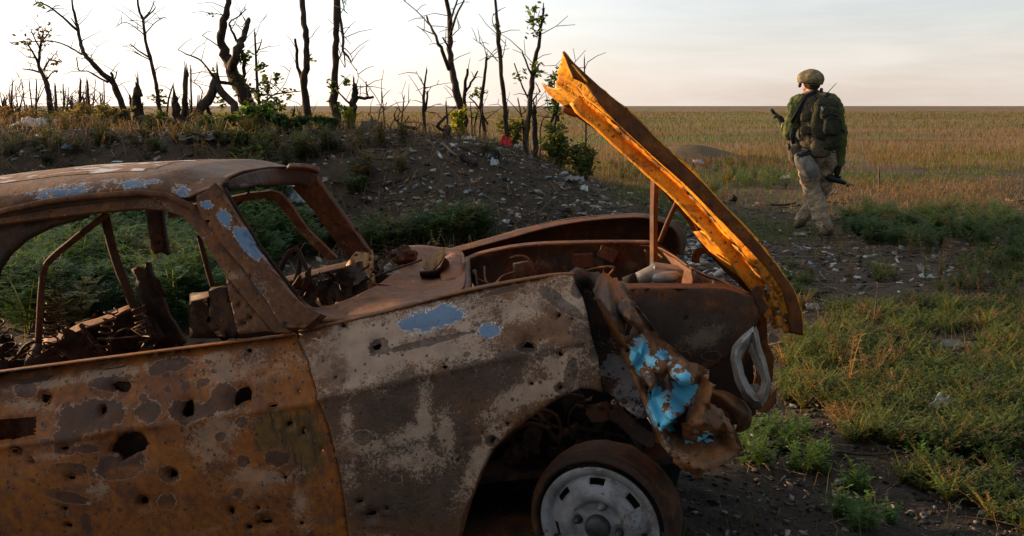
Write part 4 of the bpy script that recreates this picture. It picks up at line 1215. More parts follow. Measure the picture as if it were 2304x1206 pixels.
def flap(pts, mat):
    """a stiff folded piece: each row of measured points is one fold line"""
    R = [[cpt(*p) for p in r] for r in pts]
    V = []; F = []; n = len(R[0])
    for r in R: V += [tuple(p) for p in r]
    for i in range(len(R) - 1):
        for j in range(n - 1): F.append((i * n + j, i * n + j + 1, (i + 1) * n + j + 1, (i + 1) * n + j))
    px = car_px(np.array(V))
    o = mesh_obj('torn_flap', V, F, mat, torn, True, {'cyan': patch_attr(px, [(1545, 862, 20, 34, 34), (1482, 808, 18, 16, -20), (1446, 800, 10, 22), (1575, 985, 40, 6)]) * .95})
    q = o.modifiers.new('curl', 'SUBSURF'); q.subdivision_type = 'SIMPLE'; q.levels = 3; q.render_levels = 4
    tx = bpy.data.textures.new('dents', 'CLOUDS'); tx.noise_scale = .05
    q = o.modifiers.new('dents', 'DISPLACE'); q.texture = tx; q.strength = .045
    solid(o, .0025)


flap([[(1500, 800, -.80), (1545, 812, -.86), (1592, 832, -.80)], [(1496, 832, -.86), (1540, 850, -.92), (1580, 868, -.84)], [(1516, 850, -.80), (1545, 866, -.82), (1572, 876, -.78)]], M['crumple'])
flap([[(1470, 770, -.78), (1484, 790, -.82), (1500, 806, -.80)], [(1452, 800, -.84), (1470, 826, -.90), (1504, 828, -.86)], [(1440, 836, -.80), (1462, 842, -.84), (1490, 846, -.80)]], M['crumple'])
flap([[(1560, 890, -.84), (1590, 900, -.88), (1628, 924, -.80)], [(1530, 955, -.88), (1580, 950, -.93), (1650, 975, -.84)], [(1540, 990, -.82), (1600, 985, -.86), (1660, 992, -.80)]], M['crumple'])
flap([[(1400, 660, -.72), (1420, 680, -.78), (1436, 705, -.74)], [(1390, 690, -.78), (1416, 720, -.86), (1450, 735, -.80)], [(1400, 712, -.74), (1424, 740, -.78), (1448, 752, -.74)]], M['crumple'])
flap([[(1500, 1010, -.72), (1560, 1020, -.80), (1640, 1008, -.78)], [(1520, 1036, -.76), (1566, 1050, -.84), (1622, 1026, -.80)], [(1548, 1060, -.70), (1572, 1068, -.74), (1596, 1058, -.70)]], M['crumple'])
# bunched metal where the fender tore
loft('torn_fender_edge', [[(1266, 622, -.66), (1300, 612, -.60), (1335, 614, -.60), (1362, 612, -.66)], [(1280, 640, -.70), (1306, 630, -.66), (1330, 634, -.62), (1354, 630, -.70)],
                          [(1296, 660, -.68), (1318, 655, -.62), (1334, 660, -.62), (1348, 660, -.68)], [(1310, 690, -.62), (1326, 690, -.58), (1338, 690, -.6), (1350, 695, -.62)]], M['inner'], car, 6, 6, .005, .05, wf=16)

# headlight ring
hc = cpt(1696, 826, -.52)
ring_px_o = [(1695, 728), (1704, 746), (1709, 775), (1722, 812), (1733, 862), (1726, 892), (1714, 918), (1696, 916), (1672, 892), (1655, 856), (1645, 806), (1649, 782), (1668, 756)]
ring_px_i = [(1693, 764), (1696, 778), (1699, 796), (1708, 824), (1716, 858), (1712, 876), (1705, 888), (1697, 884), (1684, 866), (1673, 842), (1666, 808), (1669, 798), (1682, 780)]
bz = MB()
n = len(ring_px_o)
ys = [-.56 - .05 * ((1735 - a) / 90) + .0 for a, _ in ring_px_o]
ro = [cpt(a, b, y + .05) for (a, b), y in zip(ring_px_o, ys)]
rm = [cpt((a + c) / 2, (b + d) / 2, y - .015) for (a, b), (c, d), y in zip(ring_px_o, ring_px_i, ys)]
ri = [cpt(a, b, y + .03) for (a, b), y in zip(ring_px_i, ys)]
rk = [p + Vector((-.05, .06, 0)) for p in ri]
bz.add(ro + rm + ri, [(q * n + i, q * n + (i + 1) % n, (q + 1) * n + (i + 1) % n, (q + 1) * n + i) for q in range(2) for i in range(n)])
o = bz.build('headlight_ring', M['bezel'], car); solid(o, .006); bevel(o, .003)
hl = o
sheet('reflector_bowl', [(1690, 770), (1704, 790), (1716, 826), (1708, 846), (1694, 812), (1684, 790)], M['bezel'], hl, -.50, [R_(1701, 812, 4, 5, 6)], .015, .003, warp=lambda x, z: .02 * fbm(x * 14, z * 14, 2, 103))
sheet('reflector_bowl', [(1680, 868), (1704, 862), (1716, 880), (1706, 900), (1692, 892)], M['bezel'], hl, -.50, [], .015, .003, warp=lambda x, z: .02 * fbm(x * 14, z * 14, 2, 104))

# bonnet, front hinged and standing open
hf = [(1266, 117), (1310, 160), (1360, 205), (1409, 245), (1488, 323), (1560, 390), (1629, 463), (1693, 531), (1745, 595), (1786, 651), (1803, 700), (1806, 755)]
hf2 = [(1290, 176), (1318, 190), (1345, 230), (1384, 272), (1464, 346), (1537, 410), (1606, 480), (1668, 543), (1722, 600), (1757, 648), (1772, 700), (1775, 748)]
hn = [(1250, 206), (1290, 224), (1318, 252), (1360, 290), (1438, 354), (1500, 412), (1560, 478), (1610, 548), (1658, 600), (1698, 644), (1712, 690), (1722, 722)]
hnf = [(1219, 187), (1262, 232), (1296, 262), (1343, 294), (1420, 354), (1482, 420), (1540, 490), (1582, 558), (1634, 614), (1681, 656), (1698, 694), (1706, 706)]
YN, YF = 0.42, -0.44   # far edge is the lower left one, the near edge the upper right one
hd_n = np.array([tuple(cpt(a, b, YN)) for a, b in hn]); hd_f = np.array([tuple(cpt(a, b, YF)) for a, b in hf])
hd_f2 = np.array([tuple(cpt(a, b, YF + .01)) for a, b in hf2]); hd_nf = np.array([tuple(cpt(a, b, YN + .01)) for a, b in hnf])


def along(A, v):
    k = np.arange(len(A))
    return np.stack([np.interp(v, k, A[:, i]) for i in range(3)], 1)


def hood_pt(U, Vv):
    """U across 0..1 near to far, V along in stations"""
    a = along(hd_n, Vv); b = along(hd_f, Vv)
    p = a * (1 - U[:, None]) + b * U[:, None]
    nrm = np.array([0.62, 0.0, 0.78])
    bow = -0.004 * np.sin(np.pi * U) + 0.012 * fbm(U * 5, Vv * 1.2, 3, 105) * 1.5
    rib = -0.012 * (np.abs(U - 0.33) < 0.07) - 0.012 * (np.abs(U - 0.66) < 0.07)
    return p + nrm * (bow + rib)[:, None]


hh = []
for (u, v, r) in [(.3, 4.15, .10), (.5, 4.4, .10), (.22, 5.2, .10), (.45, 5.5, .08), (.2, 6.3, .12), (.5, 6.2, .10), (.3, 6.9, .13), (.55, 7.2, .10), (.35, 7.6, .07), (.6, 8.0, .12), (.3, 8.2, .10), (.45, 8.9, .13), (.6, 9.4, .10), (.3, 9.3, .07),
                  (.5, 10.1, .07), (.7, 10.3, .06), (.3, 10.6, .06), (.4, 3.4, .08), (.6, 3.1, .07), (.35, 2.6, .05), (.55, 1.2, .07)]:
    hh.append([(a * .55, b) for a, b in R_(u / .55 * 1.0, v, r * .9, r, 8, random.uniform(0, 3), .35)])
# the triangulation runs in (u scaled, v) space
TV, TF = tri2d([(0, 0), (1 * 2.2, 0), (2.2, 11), (0, 11)], [[(a / .55 * .55 * 2.2, b) for a, b in h] for h in hh], .12)
HP = hood_pt(TV[:, 0] / 2.2, TV[:, 1])
hch = np.zeros(len(TV))
for h in hh:
    hc_ = np.mean([(a * 2.2, b) for a, b in h], 0)
    hch = np.maximum(hch, np.clip(1 - .5 * np.hypot((TV[:, 0] - hc_[0]) / .28, (TV[:, 1] - hc_[1]) / .26), 0, 1))
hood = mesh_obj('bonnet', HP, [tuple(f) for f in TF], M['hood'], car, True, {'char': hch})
solid(hood, .004, 1)
for nm, A, B in (('bonnet_edge', hd_f, hd_f2), ('bonnet_edge', hd_n, hd_nf)):
    vv = np.linspace(0, 11, 90)
    a = along(A, vv); b = along(B, vv)
    rows = [a * (1 - k) + b * k for k in (0, .35, .7, 1.0)]
    jag = 0.010 * fbm(vv * 2.3, vv * 0, 3, 106) * 2
    rows[3] = rows[3] + (b - a) * jag[:, None] * 4
    V = np.concatenate(rows); n = len(vv)
    F = [(q * n + i, q * n + i + 1, (q + 1) * n + i + 1, (q + 1) * n + i) for q in range(3) for i in range(n - 1)]
    e = mesh_obj(nm, V, F, M['hoodflange'], hood); solid(e, .006)
# inner frame ribs
for u in (.60,):
    vv = np.linspace(1.2, 8.6, 40)
    mm = MB(); pts = hood_pt(np.full(40, u), vv) - np.array([0.62, 0, 0.78]) * .03
    mm.tube([Vector(p) for p in pts], .022, 6, flat=.5); mm.build('bonnet_rib', M['hood'], hood)
loft('rear_lip', [[(1219, 187, YN), (1252, 200, YN - .1), (1288, 182, -.02), (1294, 158, .2), (1266, 117, YF)], [(1236, 212, YN), (1268, 214, YN - .1), (1300, 192, -.02), (1312, 172, .2), (1290, 146, YF)],
                  [(1270, 238, YN), (1294, 232, YN - .1), (1322, 212, -.02), (1334, 200, .2), (1322, 184, YF - .02)]], M['hood'], hood, 5, 5, .005, .01)
tubes('bonnet_latch', [([(1268, 246, .3), (1284, 254, .3), (1300, 256, .3), (1312, 246, .3), (1316, 230, .3)], .011), ([(1262, 250, .35), (1300, 250, .35)], .008)], M['hoodflange'], hood)
loft('bonnet_brace', [[(1560, 530, .40), (1600, 566, .40), (1650, 606, .40), (1700, 646, .40)], [(1578, 520, .30), (1640, 558, .25), (1690, 598, -.02), (1730, 632, -.02)],
                      [(1600, 510, .10), (1660, 560, -.06), (1704, 590, -.10), (1742, 634, -.10)]], M['hood'], hood, 5, 5, .005, .04)
loft('bonnet_brace', [[(1490, 404, .46), (1514, 440, .46), (1540, 480, .46), (1560, 516, .46)], [(1500, 402, .40), (1530, 444, .40), (1556, 486, .40), (1580, 520, .40)], [(1506, 412, .38), (1528, 450, .38), (1550, 490, .38), (1572, 530, .38)]], M['hoodflange'], hood, 4, 4, .005, .03)

M['hubblack'] = plain('sooty steel', (.028, .027, .028), .45, .5, 30, .4, .2)
# wheel without its tyre
wc = cpt(1355, 1172, -.70)
WM = Matrix.Translation(wc) @ Matrix.Rotation(math.radians(-17), 4, 'Z') @ Matrix.Rotation(math.radians(3), 4, 'X')
wheel = MB()
R0 = 0.166
wheel.lathe([(.197, .02), (.201, -.015), (.196, -.030), (.187, -.030), (.182, -.018), (.181, .04), (.172, .07), (.172, .09)], WM, 64)
wh = wheel.build('wheel', M['deep'], car); solid(wh, .006)

outl = [(R0 * 1.02 * math.cos(2 * PI * k / 72), R0 * 1.02 * math.sin(2 * PI * k / 72)) for k in range(72)]
slots = []
for a0 in (84, 135, 186, 237, 288, 339, 33):
    pts = []
    a0 = math.radians(a0)
    for k in range(7): pts.append((.132, a0 - .17 + .34 * k / 6))
    for k in range(7): pts.append((.117, a0 + .17 - .34 * k / 6))
    slots.append([(r * math.cos(a), r * math.sin(a)) for r, a in pts])
DV, DF = tri2d(outl, slots, .008)
rr = np.hypot(DV[:, 0], DV[:, 1])
prof = np.interp(rr, [0, .036, .040, .070, .078, .098, .108, .128, .142, .148, .153], [-.030, -.030, -.026, -.024, -.036, -.036, -.030, -.018, -.006, -.020, -.026])
for k in range(4):
    a = math.radians(72 + 90 * k); d = np.hypot(DV[:, 0] - .060 * math.cos(a), DV[:, 1] - .060 * math.sin(a))
    prof = prof + .010 * np.clip(1 - d / .02, 0, 1)
W4 = np.array(WM)
DP = np.stack([DV[:, 0], prof, DV[:, 1]], 1) @ W4[:3, :3].T + W4[:3, 3]
rim = mesh_obj('rim', DP, [tuple(f) for f in DF], M['wheel'], wh); solid(rim, .005, 1)
hub = MB(); hub.lathe([(0, -.058), (.026, -.057), (.034, -.050), (.036, -.03), (.037, .01)], WM, 32)
hb = hub.build('hub', M['hubblack'], wh)
for k in range(4):
    a = math.radians(72 + 90 * k); q = WM @ Matrix.Translation(Vector((.060 * math.cos(a), -.02, .060 * math.sin(a))))
    nn = MB(); nn.lathe([(0, -.032), (.006, -.030), (.010, -.022), (.013, -.014), (.013, .0)], q, 6 if k % 2 else 14); nn.build('lug_nut', M['wheel'] if k == 0 else M['hubblack'], wh)
tyre = MB(); tyre.lathe([(.202, .08), (.206, .06), (.207, .03), (.205, .0), (.201, -.012)], WM, 64)
from mathutils import noise as _mn
_c0 = WM.translation
for v in tyre.v:
    d_ = (v - _c0); k_ = 1 + .020 * _mn.noise(v * 26) + .016 * _mn.noise(v * 70)
    v.x = _c0.x + d_.x * k_; v.z = _c0.z + d_.z * k_
ty = tyre.build('burnt_tyre_wire', M['inner'], wh); solid(ty, .006)
# wheel well sheet, the shade under the arch put into its near-black colour
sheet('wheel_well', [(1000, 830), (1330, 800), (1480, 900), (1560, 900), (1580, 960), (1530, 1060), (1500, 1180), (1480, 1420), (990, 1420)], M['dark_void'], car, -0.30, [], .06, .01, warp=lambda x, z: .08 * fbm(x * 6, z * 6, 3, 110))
tubes('brake_hose', [([(1120, 975, -.45), (1170, 930, -.45), (1215, 922, -.45), (1250, 935, -.45), (1262, 965, -.45), (1258, 1000, -.45)], .006), ([(1110, 1010, -.45), (1180, 955, -.45), (1240, 965, -.45)], .007)], M['inner'], car)
m = MB()
for k in range(26):
    bent_bit(m, cpt(random.uniform(1130, 1440), random.uniform(900, 1020), random.uniform(-.46, -.33)), random.uniform(.05, .16), random.uniform(.03, .09))
for k in range(9):
    q = cpt(random.uniform(1130, 1420), random.uniform(900, 1010), -.42)
    m.tube([q, q + Vector((random.uniform(-.08, .08), 0, random.uniform(-.05, .05))), q + Vector((random.uniform(-.18, .18), random.uniform(0, .05), random.uniform(-.09, .06)))], random.choice((.005, .008, .014)), 7)
tag(m.build('suspension_remains', M['deep'], car), kind='stuff')
# hidden far front wheel hub and rear body so the car stays whole from the side
sheet('rear_door', [(-180, 866), (-180, 1440), (-900, 1540), (-900, 980)], M['door'], car, ydoor, [R_(-300, 1000, 14, 12), R_(-480, 1090, 12, 12)], .04, .003, 1.0)
bevel(sheet('door_pillar', [(-150, 500), (-210, 506), (-250, 870), (-165, 858)], M['pillar'], car, ytum, [], .03, .05), .006)
bevel(sheet('rear_pillar', [(-420, 545), (-560, 600), (-900, 980), (-640, 930), (-480, 700)], M['pillar'], car, ytum, [], .04, .05), .006)
bevel(sheet('rear_pillar', [(-270, 450), (-330, 480), (-560, 700), (-430, 690), (-300, 540)], M['pillar'], car, ytumf, [], .04, .05), .006)
loft('rear_window_bar', [[(-420, 480, -.5), (-330, 440, .5)], [(-440, 500, -.5), (-345, 455, .5)]], M['pillar'], car, 2, 4, .02)

# ------------------------------------------------------------------ vegetation builders
def leaf_quads(C, size, up=0.3, aspect=0.45):
    """one diamond leaf at every centre; C (n,3), size (n,)"""
    n = len(C)
    a = RNG.uniform(0, 2 * PI, n); e = RNG.uniform(-0.6, 0.9, n)
    d = np.stack([np.cos(a) * np.cos(e), np.sin(a) * np.cos(e), np.sin(e)], 1)
    r = RNG.normal(0, 1, (n, 3)); s = np.cross(d, r); s /= np.linalg.norm(s, axis=1)[:, None] + 1e-9
    size = np.asarray(size)[:, None]
    V = np.stack([C - d * size * .5, C + s * size * aspect * .5, C + d * size * .5, C - s * size * aspect * .5], 1).reshape(-1, 3)
    F = np.arange(4 * n).reshape(n, 4)
    return V, F


def tints(n, base, var=0.3, per=4):
    c = np.array(base)[None] * (1 + RNG.uniform(-var, var, (n, 1))) * (1 + RNG.uniform(-.12, .12, (n, 3)))
    return np.repeat(np.clip(c, 0.003, 1), per, 0)


def weed_proto(stems=7, height=0.35, nodes=9, leaf=0.05, spread=0.5, fern=True, seed=0):
    """a leafy annual: bending stems with feathered leaves; returns quads"""
    rg = np.random.default_rng(seed)
    V = []; k = []
    for s in range(stems):
        az = rg.uniform(0, 2 * PI); lean = rg.uniform(0.1, 1.0) * spread
        h = height * rg.uniform(0.55, 1.1)
        P = []
        for i in range(nodes + 1):
            t = i / nodes
            P.append(np.array([math.cos(az) * lean * h * t ** 1.5, math.sin(az) * lean * h * t ** 1.5, h * t * (1 - 0.15 * t)]))
        for i in range(nodes):
            a, b = P[i], P[i + 1]; w = 0.0035 * (1 - i / nodes) + 0.001
            sd = np.array([-math.sin(az), math.cos(az), 0]) * w
            V += [a - sd, a + sd, b + sd, b - sd]; k.append(0)
            if i < 1: continue
            for side in range(3):
                la = rg.uniform(0, 2 * PI); ll = leaf * rg.uniform(.6, 1.2) * (1.25 - .6 * i / nodes)
                d = np.array([math.cos(la), math.sin(la), rg.uniform(-.1, .7)]); d /= np.linalg.norm(d)
                sdv = np.cross(d, [0, 0, 1]); sdv /= np.linalg.norm(sdv) + 1e-9
                if fern:
                    for q in range(3):
                        o = b + d * ll * (0.35 + .3 * q)
                        for sg in (-1, 1):
                            e = d * .55 + sdv * sg * .8; e /= np.linalg.norm(e)
                            L = ll * .42 * (1 - .18 * q); wv = np.cross(e, [0.2, 0.1, 1]); wv /= np.linalg.norm(wv); wv *= L * .26
                            V += [o, o + e * L * .5 + wv, o + e * L, o + e * L * .5 - wv]; k.append(1)
                    V += [b, b + d * ll * .6 + sdv * .002, b + d * ll * 1.25, b + d * ll * .6 - sdv * .002]; k.append(1)
                else:
                    w = sdv * ll * .25
                    V += [b, b + d * ll * .5 + w, b + d * ll, b + d * ll * .5 - w]; k.append(1)
    return np.array(V), np.array(k)


def scatter(name, protos, pts, mat, label, cat, scale=(0.7, 1.2), base=(0.06, 0.10, 0.03), dry=(0.16, 0.12, 0.05), drycut=0.1, kind='stuff', group=None, var=.3):
    Vs = []; Cs = []
    for (x, y) in pts:
        P, k = protos[RNG.integers(len(protos))]
        a = RNG.uniform(0, 2 * PI); s = RNG.uniform(*scale)
        ca, sa = math.cos(a) * s, math.sin(a) * s
        Q = np.stack([P[:, 0] * ca - P[:, 1] * sa, P[:, 0] * sa + P[:, 1] * ca, P[:, 2] * s * RNG.uniform(.85, 1.15)], 1)
        Q = Q + np.array([x, y, 0])
        Q[:, 2] += float(ground_z(np.array([x]), np.array([y]))[0]) - 0.02
        Vs.append(Q)
        col = np.array(dry if RNG.random() < drycut else base) * (1 + RNG.uniform(-var, var))
        c = col[None] * (1 + RNG.uniform(-.22, .22, (len(k), 1)))
        c = np.where((k == 0)[:, None], c * np.array([1.3, .85, .8]), c)
        Cs.append(np.repeat(c, 4, 0))
    V = np.concatenate(Vs); C = np.concatenate(Cs)
    o = np_mesh(name, V, np.arange(len(V)).reshape(-1, 4), mat, None, False, None, np.clip(C, .003, 1))
    return tag(o, label, cat, group, kind)


def blades(X, Y, h, w, lean, tint, z=None):
    """bent grass blades: two quads each"""
    n = len(X)
    Z = ground_z(X, Y) - 0.01 if z is None else z
    a = RNG.uniform(0, 2 * PI, n); la = RNG.uniform(0, 2 * PI, n)
    sd = np.stack([np.cos(a), np.sin(a), 0 * a], 1) * (w * .5)[:, None]
    ld = np.stack([np.cos(la), np.sin(la), 0 * la], 1)
    B = np.stack([X, Y, Z], 1)
    m = B + ld * (lean * h * .25)[:, None] + np.stack([0 * h, 0 * h, h * .6], 1)
    t = B + ld * (lean * h)[:, None] + np.stack([0 * h, 0 * h, h * (1 - .25 * lean)], 1)
    V = np.stack([B - sd, B + sd, m + sd * .8, m - sd * .8, t + sd * .15, t - sd * .15], 1).reshape(-1, 3)
    i = np.arange(n)[:, None] * 6
    F = np.concatenate([i + np.array([0, 1, 2, 3]), i + np.array([3, 2, 4, 5])])
    return V, F, np.repeat(tint, 6, 0)


def ell_points(specs):
    """world points inside ellipses measured on the ground (px, py, rx, ry, count)"""
    out = []
    for (cx, cy, rx, ry, n) in specs:
        c = gpt(cx, cy); ex = gpt(cx + rx, cy); ey = gpt(cx, cy - ry); ey2 = gpt(cx, cy + ry)
        for _ in range(n):
            r = math.sqrt(RNG.random()); a = RNG.uniform(0, 2 * PI)
            u, v = r * math.cos(a), r * math.sin(a)
            e = (ey - c) if v > 0 else (c - ey2)
            p = c + (ex - c) * u + e * v
            out.append((p.x, p.y))
    return out


def wpath(pts, Y, jit=0.0, drift=0.0, seed=0):
    out = []; rr = []
    rnd = random.Random(seed)
    ph = rnd.uniform(0, 6)
    for i, p in enumerate(pts):
        yy = Y + drift * math.sin(ph + i * 0.9) * min(1, i * .6) + (rnd.uniform(-jit, jit) if i else 0)
        q = wpt(p[0], p[1], yy)
        out.append(q); rr.append(max(0.0035, p[2] * .5 * yy / FPX))
    return out, rr


def tree(label, Y, trunk, branches=(), leaves=(), twigs=0, name='dead_tree', cat='tree', group='shell-torn trees along the berm', rough=.16, leafcol=(0.07, 0.10, 0.02), broken=True):
    sd = int(trunk[0][0] * 7 + Y)
    path, rr = wpath(trunk, Y, 0, 0.12, sd)
    b = path[0].copy(); g = gz(b.x, b.y)
    base = Vector((b.x, b.y, g - 0.08))
    if path[0].z > g - .05: path = [base] + path; rr = [rr[0] * 1.15] + rr
    root = empty(name, Vector((base.x, base.y, g)), label, cat, group)
    off = root.location.copy()
    T = MB(); P, R = fine(path, rr, 4, .30, sd)
    T.tube([p - off for p in P], R, 9, rough)
    if broken and trunk[-1][1] > 0:
        # splintered end
        e = P[-1] - off
        for q in range(4):
            T.tube([e + Vector((random.uniform(-1, 1), random.uniform(-1, 1), -2)) * R[-1], e + Vector((random.uniform(-.7, .7) * R[-1], random.uniform(-.7, .7) * R[-1], random.uniform(1.5, 6) * R[-1]))], [R[-1] * .5, .002], 4)
    T.build('trunk', M['bark'], root)
    ends = []
    for bi, br in enumerate(branches):
        bp, brr = wpath(br, Y, .10, .25, sd + bi)
        bp, brr = fine(bp, brr, 3, .6, sd + bi)
        m = MB(); m.tube([p - off for p in bp], brr, 6, .12)
        ends.append((bp, brr))
        n = max(1, int(len(bp) * .35)) if twigs else 0
        for _ in range(n):
            i = random.randrange(1, len(bp)); p = bp[i]
            L = random.uniform(.10, .40)
            d = Vector((random.uniform(-1, 1), random.uniform(-.6, .6), random.uniform(-.2, 1))).normalized()
            m.tube([p - off, p - off + d * L * .5 + Vector((0, 0, .02)), p - off + d * L], [.006, .0045, .003], 4)
        m.build('branch', M['bark'], root)
    if twigs:
        for _ in range(twigs):
            i = random.randrange(int(len(P) * .3), len(P)); p = P[i]
            L = random.uniform(.15, .5)
            d = Vector((random.uniform(-1, 1), random.uniform(-.5, .5), random.uniform(-.1, .8))).normalized()
            q = p - off + d * L * .5 + Vector((random.uniform(-.03, .03), 0, random.uniform(0, .06)))
            m = MB(); m.tube([p - off, q, p - off + d * L], [.006, .0045, .003], 4)
            if random.random() < .5: m.tube([q, q + Vector((random.uniform(-.15, .15), 0, random.uniform(0, .2)))], [.004, .003], 4)
            m.build('twig', M['bark'], root)
    if leaves:
        C = []
        for (px, py, r, n) in leaves:
            c = wpt(px, py, Y); rw = r * Y / FPX
            q = RNG.normal(0, .5, (n, 3)) * rw
            C.append(np.array(tuple(c - off))[None] + q)
        C = np.concatenate(C)
        V, F = leaf_quads(C, RNG.uniform(.05, .10, len(C)), aspect=.55)
        np_mesh('foliage', V, F, M['leaf'], root, False, None, tints(len(C), leafcol, .4))
    return root


G1 = 'shell-torn trees along the berm'
tree('small bare tree with a fan of fine twigs at the far left of the berm', 17, [(118, 290, 14), (112, 237, 13), (105, 190, 11), (88, 148, 8), (90, 110, 6), (98, 70, 3)],
     [[(88, 148, 6), (72, 115, 4), (56, 92, 2), (30, 100, 1.5)], [(90, 110, 4), (80, 90, 3), (70, 68, 2)], [(98, 165, 5), (75, 158, 4), (50, 155, 2)], [(100, 158, 5), (110, 135, 4), (135, 140, 2)], [(95, 90, 3.5), (108, 75, 2.5), (117, 62, 1.5)],
      [(104, 180, 4), (116, 165, 3), (128, 160, 2)], [(90, 100, 3), (104, 92, 2), (120, 96, 1.5)], [(80, 130, 3), (62, 128, 2), (40, 112, 1.5)], [(92, 85, 3), (86, 70, 2), (88, 58, 1.5)], [(112, 136, 3), (124, 122, 2), (130, 128, 1.5)]],
     [(95, 75, 25, 40), (60, 95, 25, 25), (125, 140, 20, 26)], 14, leafcol=(.09, .06, .025))
tree('tall bare tree leaning left with a long sagging side branch', 14.5, [(292, 292, 16), (277, 237, 15), (255, 190, 13), (230, 165, 12), (205, 140, 10), (188, 118, 9), (178, 85, 8), (172, 50, 6.5), (165, 20, 5), (158, -25, 3)],
     [[(184, 122, 5), (160, 108, 4), (140, 98, 3), (110, 92, 3), (60, 94, 2), (22, 96, 1.5)], [(174, 68, 6), (140, 38, 5), (118, 20, 4), (95, 8, 3), (80, 4, 2)], [(244, 186, 5), (215, 170, 4), (195, 160, 3), (178, 158, 3), (172, 130, 2.5)],
      [(262, 200, 8), (256, 182, 7), (250, 164, 6)], [(258, 178, 4), (264, 158, 2)], [(120, 22, 3), (104, 28, 2)], [(172, 60, 3), (160, 40, 2)]], [(88, 8, 14, 14)], 6)
tree('slender bare tree with thin crossing side branches left of the forked trunk', 15.5, [(366, 290, 11), (358, 240, 10), (350, 190, 8.5), (340, 140, 8), (328, 90, 6.5), (322, 45, 6), (312, 20, 5), (310, -20, 3.5)],
     [[(340, 134, 4), (318, 118, 3.5), (300, 105, 3), (292, 98, 2)], [(341, 136, 3), (312, 122, 2), (300, 112, 1.5)], [(326, 82, 3), (310, 66, 2.5), (282, 50, 2), (258, 62, 1.5)], [(328, 75, 3), (345, 55, 2.5), (366, 40, 2), (376, 41, 1.5)],
      [(322, 44, 4), (338, 24, 3), (346, 4, 2)], [(324, 42, 3.5), (340, 30, 3), (350, 16, 2)], [(318, 60, 2.5), (300, 48, 1.5), (282, 45, 1)], [(345, 160, 2.5), (360, 150, 1.5)]], [(355, 215, 14, 30), (362, 230, 14, 24)], 6)
tree('thick forked tree trunk broken off at both tops', 14, [(578, 292, 38), (562, 262, 36), (547, 212, 31), (527, 172, 29), (510, 130, 25), (498, 95, 19), (500, 60, 17), (510, 30, 14), (516, -15, 12)],
     [[(520, 152, 22), (535, 112, 18), (545, 85, 15), (556, 52, 11), (558, 42, 9)], [(532, 92, 6), (522, 68, 5), (515, 52, 4), (538, 36, 3), (555, 20, 2)], [(494, 105, 3), (475, 92, 2.5), (455, 80, 1.5)], [(540, 112, 10), (550, 140, 9), (548, 175, 7)],
      [(510, 45, 3), (500, 34, 2), (472, 30, 1.2)], [(545, 60, 2), (552, 50, 1.5)]], [(530, 180, 16, 50), (550, 130, 14, 50), (545, 200, 22, 70), (475, 35, 8, 8)], 6)
tree('fallen trunk propped as a leaning wedge beside the forked tree', 13.8, [(405, 298, 16), (440, 262, 24), (465, 228, 21), (484, 184, 16), (488, 172, 12)],
     [[(486, 186, 15), (510, 222, 18), (545, 268, 20), (560, 290, 20)], [(484, 178, 7), (465, 150, 4.5), (445, 132, 4), (420, 122, 3), (400, 112, 2)], [(488, 182, 9), (505, 186, 8), (528, 192, 6)], [(462, 236, 10), (470, 250, 9), (478, 268, 8)]],
     [(500, 230, 20, 40), (480, 160, 10, 14)], 3, name='fallen_tree')
tree('straight bare pole tree with one broken prong on its left side', 14.5, [(694, 290, 20), (690, 240, 18), (685, 182, 16), (690, 130, 14), (688, 80, 13), (682, 30, 12), (678, -20, 11)], [[(684, 186, 9), (670, 150, 8), (667, 112, 7), (664, 88, 5)], [(692, 90, 2), (702, 82, 1.5)]],
     [(700, 130, 10, 8)], 3)
tree('straight rough-barked tree with a torn branch hanging down its right side', 13.5, [(757, 288, 24), (752, 240, 19), (752, 180, 16), (755, 120, 14), (757, 60, 14), (757, 0, 14), (757, -25, 14)],
     [[(762, -20, 9), (766, 40, 7), (770, 80, 7), (773, 115, 6), (786, 132, 4), (790, 142, 3)], [(772, 112, 4), (776, 135, 3), (776, 152, 2)], [(772, 110, 3), (766, 125, 2), (760, 138, 1.5)], [(775, 108, 2.5), (788, 122, 2), (794, 138, 1.5)],
      [(768, -15, 3), (774, 20, 2), (782, 30, 1.5)], [(770, 78, 2), (780, 88, 1.5), (790, 100, 1.2)]], [(748, 190, 12, 24), (752, 235, 10, 16)], 2)
tree('short torn stump spreading three bare arms behind the mound', 13.2, [(790, 285, 17), (793, 240, 18), (799, 215, 15), (797, 190, 10)], [[(798, 218, 9), (820, 221, 7), (839, 218, 6)], [(828, 220, 4), (825, 200, 3.5), (824, 184, 3)], [(790, 238, 5), (772, 218, 4), (757, 202, 3)],
     [(800, 195, 2.5), (806, 175, 1.5), (802, 155, 1)]], [(782, 185, 10, 14), (784, 250, 16, 40)], 3, name='tree_stump')
tree('thin dead sapling with upright prongs between the stump and the tall tree', 13.5, [(956, 292, 7), (953, 232, 6.5), (955, 190, 5), (960, 156, 3)], [[(957, 250, 5), (962, 205, 4)], [(954, 192, 2.5), (945, 178, 2), (936, 160, 1.2)], [(962, 210, 2), (970, 196, 1.2)]], [], 4)
